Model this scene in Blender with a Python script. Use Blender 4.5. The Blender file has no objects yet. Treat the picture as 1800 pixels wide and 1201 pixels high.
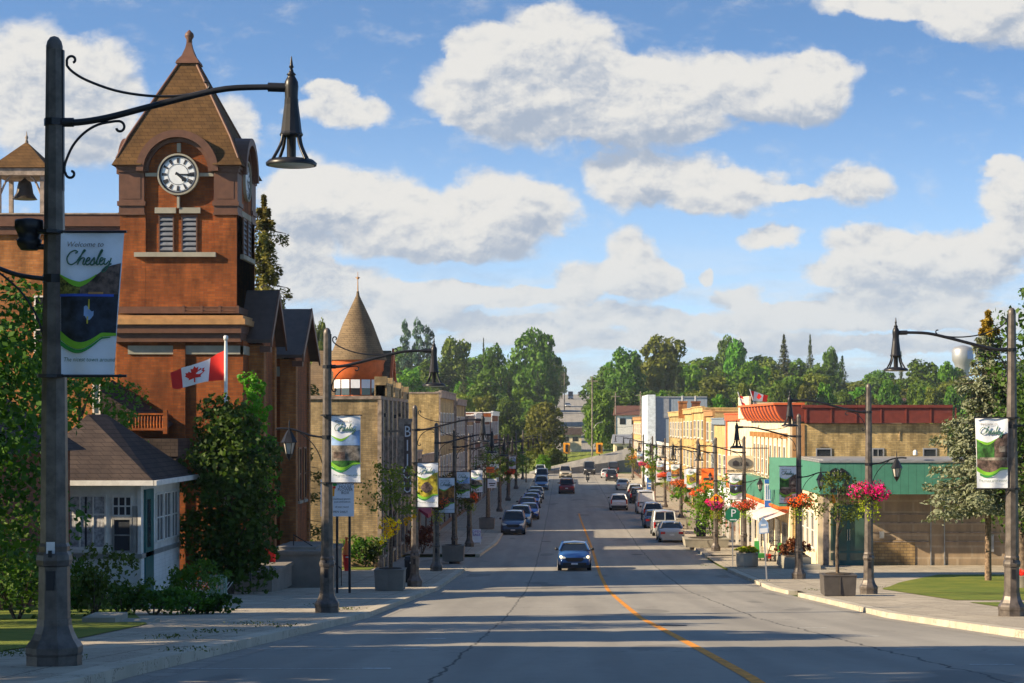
import bpy, math, random
import numpy as np
from mathutils import Vector, Matrix
random.seed(7); rng = np.random.default_rng(7)
R = math.radians
S = bpy.context.scene
C = S.collection
F = 3400.0; VX = 990.0; VY = 740.0      # focal length and vanishing point, in photo pixels

# ------------------------------------------------------------------ camera
cam = bpy.data.cameras.new('camera'); camo = bpy.data.objects.new('camera', cam); C.objects.link(camo)
camo.location = (0, 0, 0); camo.rotation_euler = (R(90), 0, 0)
cam.sensor_width = 36; cam.lens = F/1800*36
cam.shift_x = -(VX-900)/1800; cam.shift_y = (VY-600.5)/1800
cam.clip_start = 0.1; cam.clip_end = 20000
S.camera = camo
S.view_settings.view_transform = 'Standard'; S.view_settings.look = 'None'
S.view_settings.exposure = 1.05; S.view_settings.gamma = 1

# ------------------------------------------------------------------ node helpers
class NT:
    def __init__(s, tree): s.t = tree; s.n = tree.nodes; s.l = tree.links
    def put(s, v, sock):
        if v is None: return
        if isinstance(v, bpy.types.NodeSocket): s.l.new(v, sock)
        else: sock.default_value = v
    def math(s, op, a, b=None, c=None, clamp=False):
        n = s.n.new('ShaderNodeMath'); n.operation = op; n.use_clamp = clamp
        for i, v in enumerate((a, b, c)): s.put(v, n.inputs[i])
        return n.outputs[0]
    def vmath(s, op, a, b=None, c=None):
        n = s.n.new('ShaderNodeVectorMath'); n.operation = op
        for i, v in enumerate((a, b, c)): s.put(v, n.inputs[i])
        return n.outputs['Value'] if op in ('DOT_PRODUCT', 'LENGTH') else n.outputs[0]
    def comb(s, x, y, z=0.0):
        n = s.n.new('ShaderNodeCombineXYZ')
        for i, v in enumerate((x, y, z)): s.put(v, n.inputs[i])
        return n.outputs[0]
    def sep(s, v):
        n = s.n.new('ShaderNodeSeparateXYZ'); s.put(v, n.inputs[0]); return n.outputs
    def noise(s, vec, scale, detail=3, rough=.55, dist=0.0):
        n = s.n.new('ShaderNodeTexNoise'); s.put(vec, n.inputs['Vector']); n.inputs['Scale'].default_value = scale
        n.inputs['Detail'].default_value = detail; n.inputs['Roughness'].default_value = rough; n.inputs['Distortion'].default_value = dist
        return n.outputs['Fac']
    def mix(s, f, a, b, mode='MIX'):
        n = s.n.new('ShaderNodeMix'); n.data_type = 'RGBA'; n.blend_type = mode
        s.put(f, n.inputs[0])
        for v, i in ((a, 6), (b, 7)):
            if isinstance(v, tuple) and len(v) == 3: v = (*v, 1)
            s.put(v, n.inputs[i])
        return n.outputs[2]
    def ramp(s, f, lo, hi, a=0.0, b=1.0):
        n = s.n.new('ShaderNodeMapRange'); n.interpolation_type = 'SMOOTHSTEP'
        s.put(f, n.inputs[0])
        for i, v in enumerate((lo, hi, a, b)): n.inputs[i+1].default_value = v
        return n.outputs[0]

# ------------------------------------------------------------------ sun and sky
SUN_EL, SUN_AZ = R(27), R(18)             # sun low on the left, a little behind the camera
Ld = Vector((math.cos(SUN_EL)*math.cos(SUN_AZ), math.cos(SUN_EL)*math.sin(SUN_AZ), -math.sin(SUN_EL)))
sl = bpy.data.lights.new('sun', 'SUN'); sl.energy = 5.0; sl.angle = R(0.5); sl.color = (1.0, .82, .56)
slo = bpy.data.objects.new('sun', sl); C.objects.link(slo); slo.rotation_euler = Ld.to_track_quat('-Z', 'Y').to_euler()

W = bpy.data.worlds.new('World'); S.world = W; W.use_nodes = True
W.node_tree.nodes.clear(); w = NT(W.node_tree)
g = bpy.data.node_groups.new('cloud_banks', 'ShaderNodeTree')
g.interface.new_socket('P', in_out='INPUT', socket_type='NodeSocketVector')
g.interface.new_socket('F', in_out='OUTPUT', socket_type='NodeSocketFloat')
gg = NT(g); gi = g.nodes.new('NodeGroupInput'); go = g.nodes.new('NodeGroupOutput')
BL = [(835,85,60,50),(840,150,95,75),(930,105,110,90),(1000,85,100,75),(940,195,160,60),(1090,175,150,75),(1200,145,120,65),(1150,215,150,40),
 (1340,145,120,60),(1440,135,90,45),(1390,180,110,40),
 (505,365,60,70),(565,335,85,60),(650,370,130,80),(760,400,140,65),(870,345,75,60),(940,370,85,50),(830,420,150,45),
 (1105,310,75,60),(1190,310,105,55),(1290,335,95,38),(1500,325,65,48),(1400,345,50,16),
 (1700,20,90,50),(1780,30,110,62),(1550,8,110,22),
 (50,130,110,95),(165,150,95,90),(110,230,150,60),(400,235,60,75),(600,195,100,26),(575,160,50,20),
 (1105,455,55,60),(1040,490,70,32),(1135,495,70,34),(1247,485,22,20),(1350,418,55,24),(1530,440,90,40),(1650,470,170,50),(1785,370,60,70),(1770,300,40,22),(1480,480,90,28),
 (1570,525,190,22),(840,525,110,24),(960,520,90,18),(1060,555,100,30),(900,575,120,22),(1330,560,100,30),(1190,575,90,22),(1520,570,190,18),
 (1440,560,150,26),(1300,520,70,20),(1700,430,120,40),(760,520,110,24),(600,500,110,40),(520,450,80,60),(690,560,140,30),(1000,600,260,18),(1350,605,260,18),(1700,560,160,30),(590,580,150,30),(1640,610,200,20)]
acc = None
for (a, b, rx, ry) in BL:
    m = gg.vmath('MULTIPLY_ADD', gi.outputs[0], (F/(rx*1.12), F/(ry*1.14), 0), (-(a-VX)/(rx*1.12), -(VY-b)/(ry*1.14), 0))
    q = gg.math('SUBTRACT', 1.0, gg.vmath('DOT_PRODUCT', m, m), clamp=True)
    acc = q if acc is None else gg.math('ADD', acc, q)
gg.l.new(acc, go.inputs[0])
tc = W.node_tree.nodes.new('ShaderNodeTexCoord')
sx, sy, sz = w.sep(tc.outputs['Generated'])
ysafe = w.math('MAXIMUM', sy, 0.02)
U = w.math('DIVIDE', sx, ysafe); V = w.math('DIVIDE', sz, ysafe)
P0 = w.comb(U, V, 0.0)
wn = w.n.new('ShaderNodeTexNoise'); w.l.new(P0, wn.inputs['Vector']); wn.inputs['Scale'].default_value = 22; wn.inputs['Detail'].default_value = 8; wn.inputs['Roughness'].default_value = .62
warp = w.vmath('SUBTRACT', wn.outputs['Color'], (.5, .5, .5))
P = w.vmath('MULTIPLY_ADD', warp, (.040, .026, 0), P0)
def blobs(p):
    n = w.n.new('ShaderNodeGroup'); n.node_tree = g; w.l.new(p, n.inputs[0]); return n.outputs[0]
f0 = blobs(P)
f1 = blobs(w.vmath('ADD', P, (-.005, .014, 0)))
Pn = w.vmath('MULTIPLY', P0, (1, 1.9, 1))
n1 = w.noise(Pn, 30, 7, .62, .3); n2 = w.noise(w.vmath('ADD', Pn, (-.004, .010, 0)), 30, 7, .62, .3)
fr = w.noise(Pn, 95, 8, .68)
d0 = w.math('ADD', w.math('MULTIPLY', f0, 1.0), w.math('ADD', w.math('MULTIPLY_ADD', n1, 1.05, -.53), w.math('MULTIPLY_ADD', fr, .34, -.17)))
low = w.ramp(V, .105, .035); lowp = w.noise(w.vmath('MULTIPLY', P0, (1, 5, 1)), 13, 8, .62)
lowd = w.math('MULTIPLY', low, w.ramp(lowp, .34, .62))
front = w.ramp(sy, .25, .5)
dens = w.math('MULTIPLY', w.math('MAXIMUM', w.math('MULTIPLY', w.ramp(d0, .0, .62), .97), w.math('MULTIPLY', lowd, .85)), front)
sh = w.math('ADD', w.math('MULTIPLY', w.math('SUBTRACT', f0, f1), .55), w.math('MULTIPLY', w.math('SUBTRACT', n1, n2), 2.6))
sh = w.math('ADD', sh, w.math('ADD', w.math('MULTIPLY_ADD', w.noise(Pn, 16, 6, .6), 1.1, -.05), w.math('MULTIPLY_ADD', fr, .5, -.25)))
f2 = w.noise(w.vmath('ADD', P, (-.0015, .004, 0)), 95, 6, .66); f3 = w.noise(P, 95, 6, .66)
sh = w.math('ADD', w.math('MULTIPLY_ADD', sh, .64, .20), w.math('MULTIPLY', w.math('SUBTRACT', f3, f2), .9))
sh = w.math('ADD', sh, w.math('MULTIPLY', w.ramp(d0, 1.4, .1), .22), clamp=True)
shade = w.ramp(sh, .05, .95)
ccol = w.mix(shade, (.44, .51, .62, 1), (.88, .86, .82, 1))
ccol = w.mix(w.math('MULTIPLY', low, .5), ccol, (.66, .74, .82, 1))
sky = w.n.new('ShaderNodeTexSky'); sky.sky_type = 'NISHITA'; sky.sun_disc = False
sky.sun_elevation = SUN_EL; sky.sun_rotation = R(270) - SUN_AZ
sky.air_density = 1.0; sky.dust_density = .4; sky.ozone_density = 2.5
lift = w.math('MULTIPLY_ADD', w.math('MAXIMUM', sz, 0.0), 2.6, .03)
w.l.new(w.comb(sx, sy, lift), sky.inputs[0])
bg1 = w.n.new('ShaderNodeBackground'); bg1.inputs[1].default_value = 0.105
skc = w.mix(1.0, sky.outputs[0], (.92, 1.07, 1.13), 'MULTIPLY')
w.l.new(w.mix(w.math('MULTIPLY', w.ramp(V, .20, .0), .62), skc, (3.0, 3.75, 4.45)), bg1.inputs[0])
bg2 = w.n.new('ShaderNodeBackground'); w.l.new(ccol, bg2.inputs[0]); bg2.inputs[1].default_value = .46
ms = w.n.new('ShaderNodeMixShader'); w.l.new(dens, ms.inputs[0]); w.l.new(bg1.outputs[0], ms.inputs[1]); w.l.new(bg2.outputs[0], ms.inputs[2])
wo = w.n.new('ShaderNodeOutputWorld'); w.l.new(ms.outputs[0], wo.inputs[0])

# ------------------------------------------------------------------ materials
def base_mat(name, rough=.7, metal=0.0, spec=.5):
    m = bpy.data.materials.new(name); m.use_nodes = True
    t = NT(m.node_tree); b = m.node_tree.nodes['Principled BSDF']
    b.inputs['Roughness'].default_value = rough; b.inputs['Metallic'].default_value = metal
    b.inputs['Specular IOR Level'].default_value = spec
    return m, t, b
def bump(t, b, h, strength=.3, dist=.02):
    n = t.n.new('ShaderNodeBump'); n.inputs['Strength'].default_value = strength; n.inputs['Distance'].default_value = dist
    t.l.new(h, n.inputs['Height']); t.l.new(n.outputs[0], b.inputs['Normal'])
def plain(name, col, rough=.6, metal=0.0, var=.12, scale=3.0, spec=.4, coat=0.0, bmp=0.0):
    m, t, b = base_mat(name, rough, metal, spec)
    tcn = t.n.new('ShaderNodeNewGeometry')
    n = t.noise(tcn.outputs['Position'], scale, 5, .6)
    lo = tuple(c*(1-var*1.6) for c in col); hi = tuple(min(1, c*(1+var)) for c in col)
    t.l.new(t.mix(t.ramp(n, .3, .7), lo, hi), b.inputs['Base Color'])
    if coat: b.inputs['Coat Weight'].default_value = coat; b.inputs['Coat Roughness'].default_value = .08
    if bmp: bump(t, b, n, bmp)
    return m
def wall_uv(t):
    gm = t.n.new('ShaderNodeNewGeometry'); x, y, z = t.sep(gm.outputs['Position'])
    return t.comb(t.math('ADD', x, y), z, 0.0), gm.outputs['Position']
def brick(name, c1, c2, mortar, bw=.23, bh=.078, stain=.35, rough=.85):
    m, t, b = base_mat(name, rough, 0, .25)
    uv, pos = wall_uv(t)
    n = t.n.new('ShaderNodeTexBrick'); t.l.new(uv, n.inputs['Vector'])
    n.inputs['Color1'].default_value = (*c1, 1); n.inputs['Color2'].default_value = (*c2, 1); n.inputs['Mortar'].default_value = (*mortar, 1)
    n.inputs['Scale'].default_value = 1; n.inputs['Brick Width'].default_value = bw; n.inputs['Row Height'].default_value = bh
    n.inputs['Mortar Size'].default_value = bh*.10; n.inputs['Bias'].default_value = 0
    s1 = t.noise(pos, .5, 6, .65); s2 = t.noise(t.vmath('MULTIPLY', pos, (1, 1, .25)), 2.2, 4, .6)
    st = t.math('MULTIPLY', t.math('ADD', s1, s2), .5)
    col = t.mix(t.ramp(st, .36, .66), tuple(c*(1-stain) for c in (1, 1, 1)), (1.12, 1.08, 1.03))
    t.l.new(t.mix(1.0, n.outputs[0], col, 'MULTIPLY'), b.inputs['Base Color'])
    bump(t, b, t.math('ADD', t.math('MULTIPLY', n.outputs['Fac'], -1.0), t.math('MULTIPLY', t.noise(pos, 30, 3), .5)), .35, .008)
    return m
def clap(name, col, pitch=.15, rough=.6, var=.1, axis='z', depth=.012):
    m, t, b = base_mat(name, rough, 0, .3)
    gm = t.n.new('ShaderNodeNewGeometry'); x, y, z = t.sep(gm.outputs['Position'])
    c = z if axis == 'z' else t.math('ADD', x, y)
    fr = t.math('FRACT', t.math('DIVIDE', c, pitch))
    ln = t.ramp(fr, .0, .10, .45, 1.0)
    nz = t.noise(gm.outputs['Position'], 2.5, 5, .6)
    base = t.mix(t.ramp(nz, .3, .7), tuple(k*(1-var*1.5) for k in col), col)
    t.l.new(t.mix(1.0, base, t.mix(ln, (.45, .45, .45), (1, 1, 1)), 'MULTIPLY'), b.inputs['Base Color'])
    bump(t, b, fr, .8, depth)
    return m
def shingle(name, c1, c2, bw=.3, bh=.15):
    m, t, b = base_mat(name, .9, 0, .2)
    gm = t.n.new('ShaderNodeNewGeometry'); x, y, z = t.sep(gm.outputs['Position'])
    uv = t.comb(t.math('ADD', x, y), z, 0.0)
    n = t.n.new('ShaderNodeTexBrick'); t.l.new(uv, n.inputs['Vector'])
    n.inputs['Color1'].default_value = (*c1, 1); n.inputs['Color2'].default_value = (*c2, 1); n.inputs['Mortar'].default_value = (*(c*.45 for c in c1), 1)
    n.inputs['Scale'].default_value = 1; n.inputs['Brick Width'].default_value = bw; n.inputs['Row Height'].default_value = bh; n.inputs['Mortar Size'].default_value = bh*.07
    nz = t.noise(gm.outputs['Position'], 1.3, 5, .65)
    t.l.new(t.mix(1.0, n.outputs[0], t.mix(t.ramp(nz, .3, .7), (.72, .70, .68), (1.15, 1.1, 1.0)), 'MULTIPLY'), b.inputs['Base Color'])
    bump(t, b, n.outputs['Fac'], -.4, .01)
    return m
def leafmat(name, c1, c2, c3=None, trans=.30, scale=.5):
    m, t, b = base_mat(name, .6, 0, .25)
    gm = t.n.new('ShaderNodeNewGeometry'); oi = t.n.new('ShaderNodeObjectInfo')
    n = t.noise(gm.outputs['Position'], scale, 3, .6)
    col = t.mix(t.ramp(n, .35, .65), c1, c2)
    rp = gm.outputs['Random Per Island']
    col = t.mix(t.math('MULTIPLY', rp, .55), col, c3 or tuple(c*1.5 for c in c2))
    hs = t.n.new('ShaderNodeHueSaturation'); t.l.new(col, hs.inputs['Color'])
    t.put(t.math('MULTIPLY_ADD', oi.outputs['Random'], .05, .475), hs.inputs['Hue'])
    t.put(t.math('MULTIPLY_ADD', oi.outputs['Random'], .6, .85), hs.inputs['Value']); hs.inputs['Saturation'].default_value = 1.06
    t.l.new(hs.outputs[0], b.inputs['Base Color'])
    tr = t.n.new('ShaderNodeBsdfTranslucent'); t.l.new(t.mix(1.0, hs.outputs[0], (1.25, 1.35, .5), 'MULTIPLY'), tr.inputs[0])
    mx = t.n.new('ShaderNodeMixShader'); mx.inputs[0].default_value = trans
    t.l.new(b.outputs[0], mx.inputs[1]); t.l.new(tr.outputs[0], mx.inputs[2])
    t.l.new(mx.outputs[0], t.n['Material Output'].inputs[0])
    return m
def glassmat(name, col=(.02, .025, .03), rough=.06, spec=.7):
    m, t, b = base_mat(name, rough, 0, spec); b.inputs['Base Color'].default_value = (*col, 1)
    gm = t.n.new('ShaderNodeNewGeometry'); bump(t, b, t.noise(gm.outputs['Position'], 1.5, 2), .05, .01)
    return m
def emit(name, col, e):
    m, t, b = base_mat(name, .4); b.inputs['Base Color'].default_value = (*col, 1)
    b.inputs['Emission Color'].default_value = (*col, 1); b.inputs['Emission Strength'].default_value = e
    return m

M = {}
def asphalt():
    m, t, b = base_mat('asphalt', .9, 0, .25)
    gm = t.n.new('ShaderNodeNewGeometry'); p = gm.outputs['Position']; x, y, z = t.sep(p)
    big = t.noise(t.vmath('MULTIPLY', p, (1, .12, 1)), .6, 5, .6)
    fine = t.noise(p, 45, 4, .7); mid = t.noise(p, 3.0, 6, .7)
    col = t.mix(t.ramp(big, .3, .7), (.245, .226, .196), (.325, .300, .260))
    col = t.mix(t.math('MULTIPLY', t.ramp(mid, .45, .75), .35), col, (.185, .176, .162))
    col = t.mix(t.math('MULTIPLY', fine, .30), col, (.30, .29, .27))
    # cracks: warped thin lines across and along
    wx = t.noise(p, .9, 6, .65)
    cr = t.math('ABSOLUTE', t.math('SUBTRACT', t.math('FRACT', t.math('MULTIPLY_ADD', wx, .55, t.math('MULTIPLY', y, .105))), .5))
    col = t.mix(t.ramp(cr, .0045, .0012), col, (.10, .095, .09))
    cx = t.math('ABSOLUTE', t.math('SUBTRACT', t.math('ADD', x, t.math('MULTIPLY', wx, .5)), 5.35))
    col = t.mix(t.ramp(cx, .035, .012), col, (.07, .068, .065))
    cx2 = t.math('ABSOLUTE', t.math('ADD', t.math('ADD', x, t.math('MULTIPLY', wx, .35)), 1.35))
    col = t.mix(t.ramp(cx2, .03, .012), col, (.08, .076, .072))
    # wheel-track polish and oily lane centres
    tr = t.math('SINE', t.math('MULTIPLY', t.math('SUBTRACT', x, .2), 3.3))
    col = t.mix(t.math('MULTIPLY', t.ramp(tr, .2, 1.0), .16), col, (.12, .115, .11))
    # tar patches
    vr = t.noise(t.vmath('MULTIPLY', p, (.35, .1, 1)), 1.0, 2, .4)
    col = t.mix(t.math('MULTIPLY', t.ramp(vr, .66, .68), .45), col, (.11, .107, .102))
    t.l.new(col, b.inputs['Base Color']); bump(t, b, fine, .35, .01)
    return m
def concrete(name, c1, c2, joint=1.5, jw=.012, grass=.0):
    m, t, b = base_mat(name, .9, 0, .25)
    gm = t.n.new('ShaderNodeNewGeometry'); p = gm.outputs['Position']; x, y, z = t.sep(p)
    a = t.noise(p, .8, 6, .65); f = t.noise(p, 25, 4, .7)
    col = t.mix(t.ramp(a, .3, .7), c1, c2); col = t.mix(t.math('MULTIPLY', f, .25), col, tuple(c*.6 for c in c1))
    if joint:
        wv = t.math('MULTIPLY', t.noise(p, 4, 3), .03)
        jy = t.math('ABSOLUTE', t.math('SUBTRACT', t.math('FRACT', t.math('DIVIDE', t.math('ADD', y, wv), joint)), .5))
        jx = t.math('ABSOLUTE', t.math('SUBTRACT', t.math('FRACT', t.math('DIVIDE', t.math('ADD', x, wv), joint)), .5))
        j = t.math('MAXIMUM', t.ramp(jy, .5-jw, .5-jw*.3), t.ramp(jx, .5-jw, .5-jw*.3))
        col = t.mix(j, col, tuple(c*.35 for c in c1))
        cr = t.math('ABSOLUTE', t.math('SUBTRACT', a, .5)); col = t.mix(t.ramp(cr, .006, .002), col, tuple(c*.4 for c in c1))
    t.l.new(col, b.inputs['Base Color']); bump(t, b, f, .3, .01)
    return m
M['asphalt'] = asphalt()
M['patch'] = plain('tar_patch', (.125, .120, .112), .9, var=.25, scale=5, bmp=.2)
M['gutterc'] = concrete('gutter_concrete', (.26, .24, .21), (.34, .31, .27), 3.0, .006)
M['iron'] = plain('cast_iron', (.055, .05, .048), .6, .4)
M['walk'] = concrete('sidewalk_concrete', (.33, .285, .225), (.47, .41, .32))
M['curb'] = concrete('curb_concrete', (.42, .37, .29), (.56, .50, .40), 3.0, .004)
M['conc'] = concrete('planter_concrete', (.20, .175, .15), (.29, .26, .22), 0)
M['stone'] = concrete('pale_stone', (.28, .26, .21), (.42, .385, .32), 0)
def grassm(name, c1, c2, c3):
    m, t, b = base_mat(name, .9, 0, .2)
    gm = t.n.new('ShaderNodeNewGeometry'); p = gm.outputs['Position']
    col = t.mix(t.ramp(t.noise(p, .7, 5, .7), .35, .65), c1, c2); col = t.mix(t.math('MULTIPLY', t.noise(p, 22, 3, .7), .6), col, c3)
    t.l.new(col, b.inputs['Base Color']); bump(t, b, t.noise(p, 40, 3, .8), .8, .03)
    return m
M['grass'] = grassm('lawn', (.10, .155, .022), (.22, .23, .035), (.14, .17, .03))
M['field'] = grassm('field', (.055, .095, .018), (.11, .15, .025), (.08, .10, .025))
M['redbrick'] = brick('red_brick', (.25, .062, .014), (.36, .098, .020), (.20, .085, .04), bw=.32, bh=.105, stain=.55)
M['redbrick2'] = brick('orange_brick', (.36, .135, .04), (.50, .21, .065), (.30, .17, .09), bw=.32, bh=.105, stain=.55)
M['buff'] = brick('buff_brick', (.46, .33, .14), (.64, .48, .22), (.34, .27, .16), bw=.32, bh=.105, stain=.6)
M['buff2'] = brick('old_buff_brick', (.40, .29, .15), (.56, .42, .23), (.33, .27, .19), bw=.32, bh=.105, stain=.6)
M['gold'] = brick('golden_brick', (.55, .38, .16), (.68, .50, .22), (.42, .30, .15), stain=.35)
M['darkbrick'] = brick('dark_brick', (.16, .055, .03), (.22, .08, .04), (.14, .07, .05))
M['block'] = brick('split_block', (.36, .27, .18), (.40, .30, .20), (.44, .35, .25), bw=1.6, bh=.62, stain=.3)
M['brown'] = plain('brown_paint', (.125, .055, .032), .55, bmp=.1)
M['tan_trim'] = plain('tan_trim', (.42, .22, .085), .6)
M['spire'] = shingle('spire_shingle', (.125, .070, .030), (.095, .052, .022), .34, .16)
M['darkshingle'] = shingle('dark_shingle', (.055, .042, .040), (.070, .053, .049), .35, .14)
M['greyshingle'] = shingle('grey_shingle', (.155, .115, .075), (.19, .14, .09), .3, .13)
M['darkroof'] = plain('dark_metal_roof', (.085, .056, .044), .5)
M['white'] = plain('white_paint', (.72, .70, .66), .5, var=.08)
M['cream'] = plain('cream_stucco', (.74, .62, .43), .8, var=.14, scale=1.2, bmp=.1)
M['clap'] = clap('white_clapboard', (.80, .80, .80), .13)
M['bluemetal'] = clap('blue_grey_cladding', (.235, .285, .345), .45, .45, axis='h', depth=.03)
M['greenfascia'] = clap('green_ribbed_cladding', (.065, .22, .16), .42, .5, axis='h', depth=.02)
M['teal'] = plain('teal_door_paint', (.03, .13, .125), .45)
M['redfascia'] = plain('red_brown_fascia', (.15, .028, .018), .6)
M['redtile'] = plain('orange_red_tile', (.62, .13, .04), .6)
M['glass'] = glassmat('window_glass')
M['carglass'] = glassmat('car_glass', (.008, .011, .018), .05, .45)
M['curtain'] = plain('curtain', (.42, .42, .44), .9, var=.3, scale=8)
M['lamp'] = plain('lamp_post_paint', (.115, .096, .084), .42, .25, var=.25, scale=5, bmp=.05)
M['black'] = plain('black_iron', (.022, .022, .026), .38, .3, var=.2)
M['blackplastic'] = plain('black_plastic', (.02, .02, .021), .5)
M['lantern_glass'] = plain('frosted_lantern_glass', (.45, .42, .38), .25)
M['lens'] = plain('lamp_lens', (.75, .70, .62), .3)
M['rubber'] = plain('rubber', (.018, .018, .018), .8)
M['rim'] = plain('alloy_rim', (.45, .45, .46), .3, .8)
M['chrome'] = plain('chrome', (.6, .6, .6), .18, .9)
M['plate'] = plain('licence_plate_white', (.7, .7, .72), .5)
M['taillight'] = plain('tail_light', (.50, .015, .012), .2, coat=.5)
M['headlight'] = plain('head_light_glass', (.72, .70, .62), .12, coat=.6)
M['lit'] = emit('lit_head_light', (1, .82, .5), 1.6)
M['amber'] = emit('amber_lamp', (1, .35, .05), .8)
M['bark'] = plain('bark', (.115, .085, .06), .95, var=.4, scale=9, bmp=.8)
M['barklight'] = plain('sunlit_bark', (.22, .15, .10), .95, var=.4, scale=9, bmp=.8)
M['pole_wood'] = plain('grey_timber', (.24, .20, .16), .9, var=.3)
M['galv'] = plain('galvanised_steel', (.38, .38, .38), .45, .5)
M['flagpole'] = plain('flag_pole', (.65, .65, .64), .35, .3)
M['yline'] = plain('orange_line_paint', (.72, .27, .02), .8, var=.25, scale=8)
M['wline'] = plain('worn_white_paint', (.62, .62, .60), .8, var=.35, scale=14)
M['maroon'] = plain('maroon_fabric', (.25, .015, .05), .8)
M['red'] = plain('red_plastic', (.62, .03, .015), .4)
M['orange'] = plain('orange_plastic', (.85, .16, .02), .5)
M['signgreen'] = plain('sign_green', (.015, .17, .085), .4)
M['signyellow'] = plain('sign_amber', (.85, .35, .02), .45)
M['signblue'] = plain('sign_blue', (.03, .14, .50), .4)
M['signwhite'] = plain('sign_white', (.72, .74, .78), .5, var=.04)
M['ink'] = plain('sign_ink', (.03, .03, .04), .5)
M['inkgreen'] = plain('dark_green_ink', (.045, .14, .09), .7)
M['swoosh'] = plain('lime_ink', (.20, .48, .03), .7)
M['swoosh2'] = plain('leaf_green_ink', (.03, .26, .05), .7)
M['cloth'] = plain('banner_cloth', (.76, .79, .86), .8, var=.05)
M['pic_dark'] = plain('banner_dark_water', (.022, .030, .05), .7, var=.5, scale=6)
M['pic_bank'] = plain('banner_reed_bank', (.16, .15, .025), .7, var=.6, scale=22)
M['pic_brown'] = plain('banner_brown', (.13, .085, .07), .7, var=.5, scale=9)
M['pic_blue'] = plain('banner_blue', (.03, .08, .42), .6)
M['pic_sky'] = plain('banner_pale_blue', (.28, .42, .68), .7, var=.2)
M['pic_green'] = plain('banner_green', (.035, .13, .022), .7, var=.5, scale=6)
M['pic_orange'] = plain('banner_orange', (.40, .16, .03), .7, var=.5, scale=5)
M['pic_yellow'] = plain('banner_yellow', (.42, .34, .03), .7, var=.5, scale=5)
M['pic_grey'] = plain('banner_grey', (.26, .22, .18), .7, var=.5, scale=6)
M['flagred'] = plain('flag_red', (.66, .018, .012), .7, var=.05)
M['flagwhite'] = plain('flag_white', (.78, .76, .78), .7, var=.03)
M['bronze'] = plain('bell_bronze', (.075, .060, .045), .45, .6)
M['weathered'] = plain('weathered_wood', (.30, .24, .20), .8, var=.3, bmp=.2)
M['soil'] = plain('soil', (.05, .035, .022), .95)
M['skin'] = plain('skin', (.45, .27, .19), .6)
M['jacket'] = plain('dark_jacket', (.03, .035, .05), .8)
M['awning'] = plain('white_awning', (.70, .72, .74), .7)
L_DARK = leafmat('dark_foliage', (.022, .050, .012), (.045, .090, .016), (.10, .16, .022))
L_DEEP = leafmat('deep_green_foliage', (.042, .085, .014), (.075, .14, .020), (.13, .20, .028), .34, .25)
L_OLIVE = leafmat('olive_foliage', (.075, .095, .018), (.125, .15, .025), (.18, .20, .035), .32, .25)
L_BRIGHT = leafmat('bright_foliage', (.055, .13, .015), (.10, .21, .02), (.16, .27, .03), .32, .4)
L_BLUE = leafmat('blue_green_foliage', (.04, .085, .05), (.065, .125, .07), (.09, .16, .09), .2, .3)
L_SPRUCE = leafmat('spruce_needles', (.035, .060, .026), (.065, .095, .035), (.10, .12, .035), .12, .6)
L_BSPRUCE = leafmat('blue_spruce_needles', (.13, .16, .11), (.20, .235, .16), (.28, .29, .17), .15, .5)
L_SPRUCE2 = leafmat('golden_spruce_needles', (.075, .095, .026), (.13, .13, .035), (.22, .17, .04), .2, .6)
L_GOLD = leafmat('golden_cones', (.20, .13, .025), (.30, .19, .03), (.4, .26, .05), .2, .8)
L_SHRUB = leafmat('shrub_foliage', (.03, .06, .012), (.07, .11, .02), (.12, .15, .03), .25, 1.5)
L_RUST = leafmat('rust_shrub', (.14, .045, .022), (.2, .07, .03), (.24, .12, .04), .2, 1.5)
L_LIME = leafmat('lime_trailing', (.20, .28, .02), (.30, .38, .03), (.42, .48, .05), .35, 4)
P_PINK = leafmat('pink_petals', (.72, .02, .16), (.80, .03, .26), (.85, .10, .40), .25, 6)
P_RED = leafmat('red_petals', (.72, .02, .03), (.80, .05, .06), (.85, .12, .10), .25, 6)
P_ORANGE = leafmat('coral_petals', (.80, .14, .06), (.85, .22, .10), (.85, .35, .1), .25, 6)
P_YELLOW = leafmat('yellow_petals', (.75, .42, .02), (.85, .55, .03), (.85, .65, .1), .25, 6)

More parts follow.
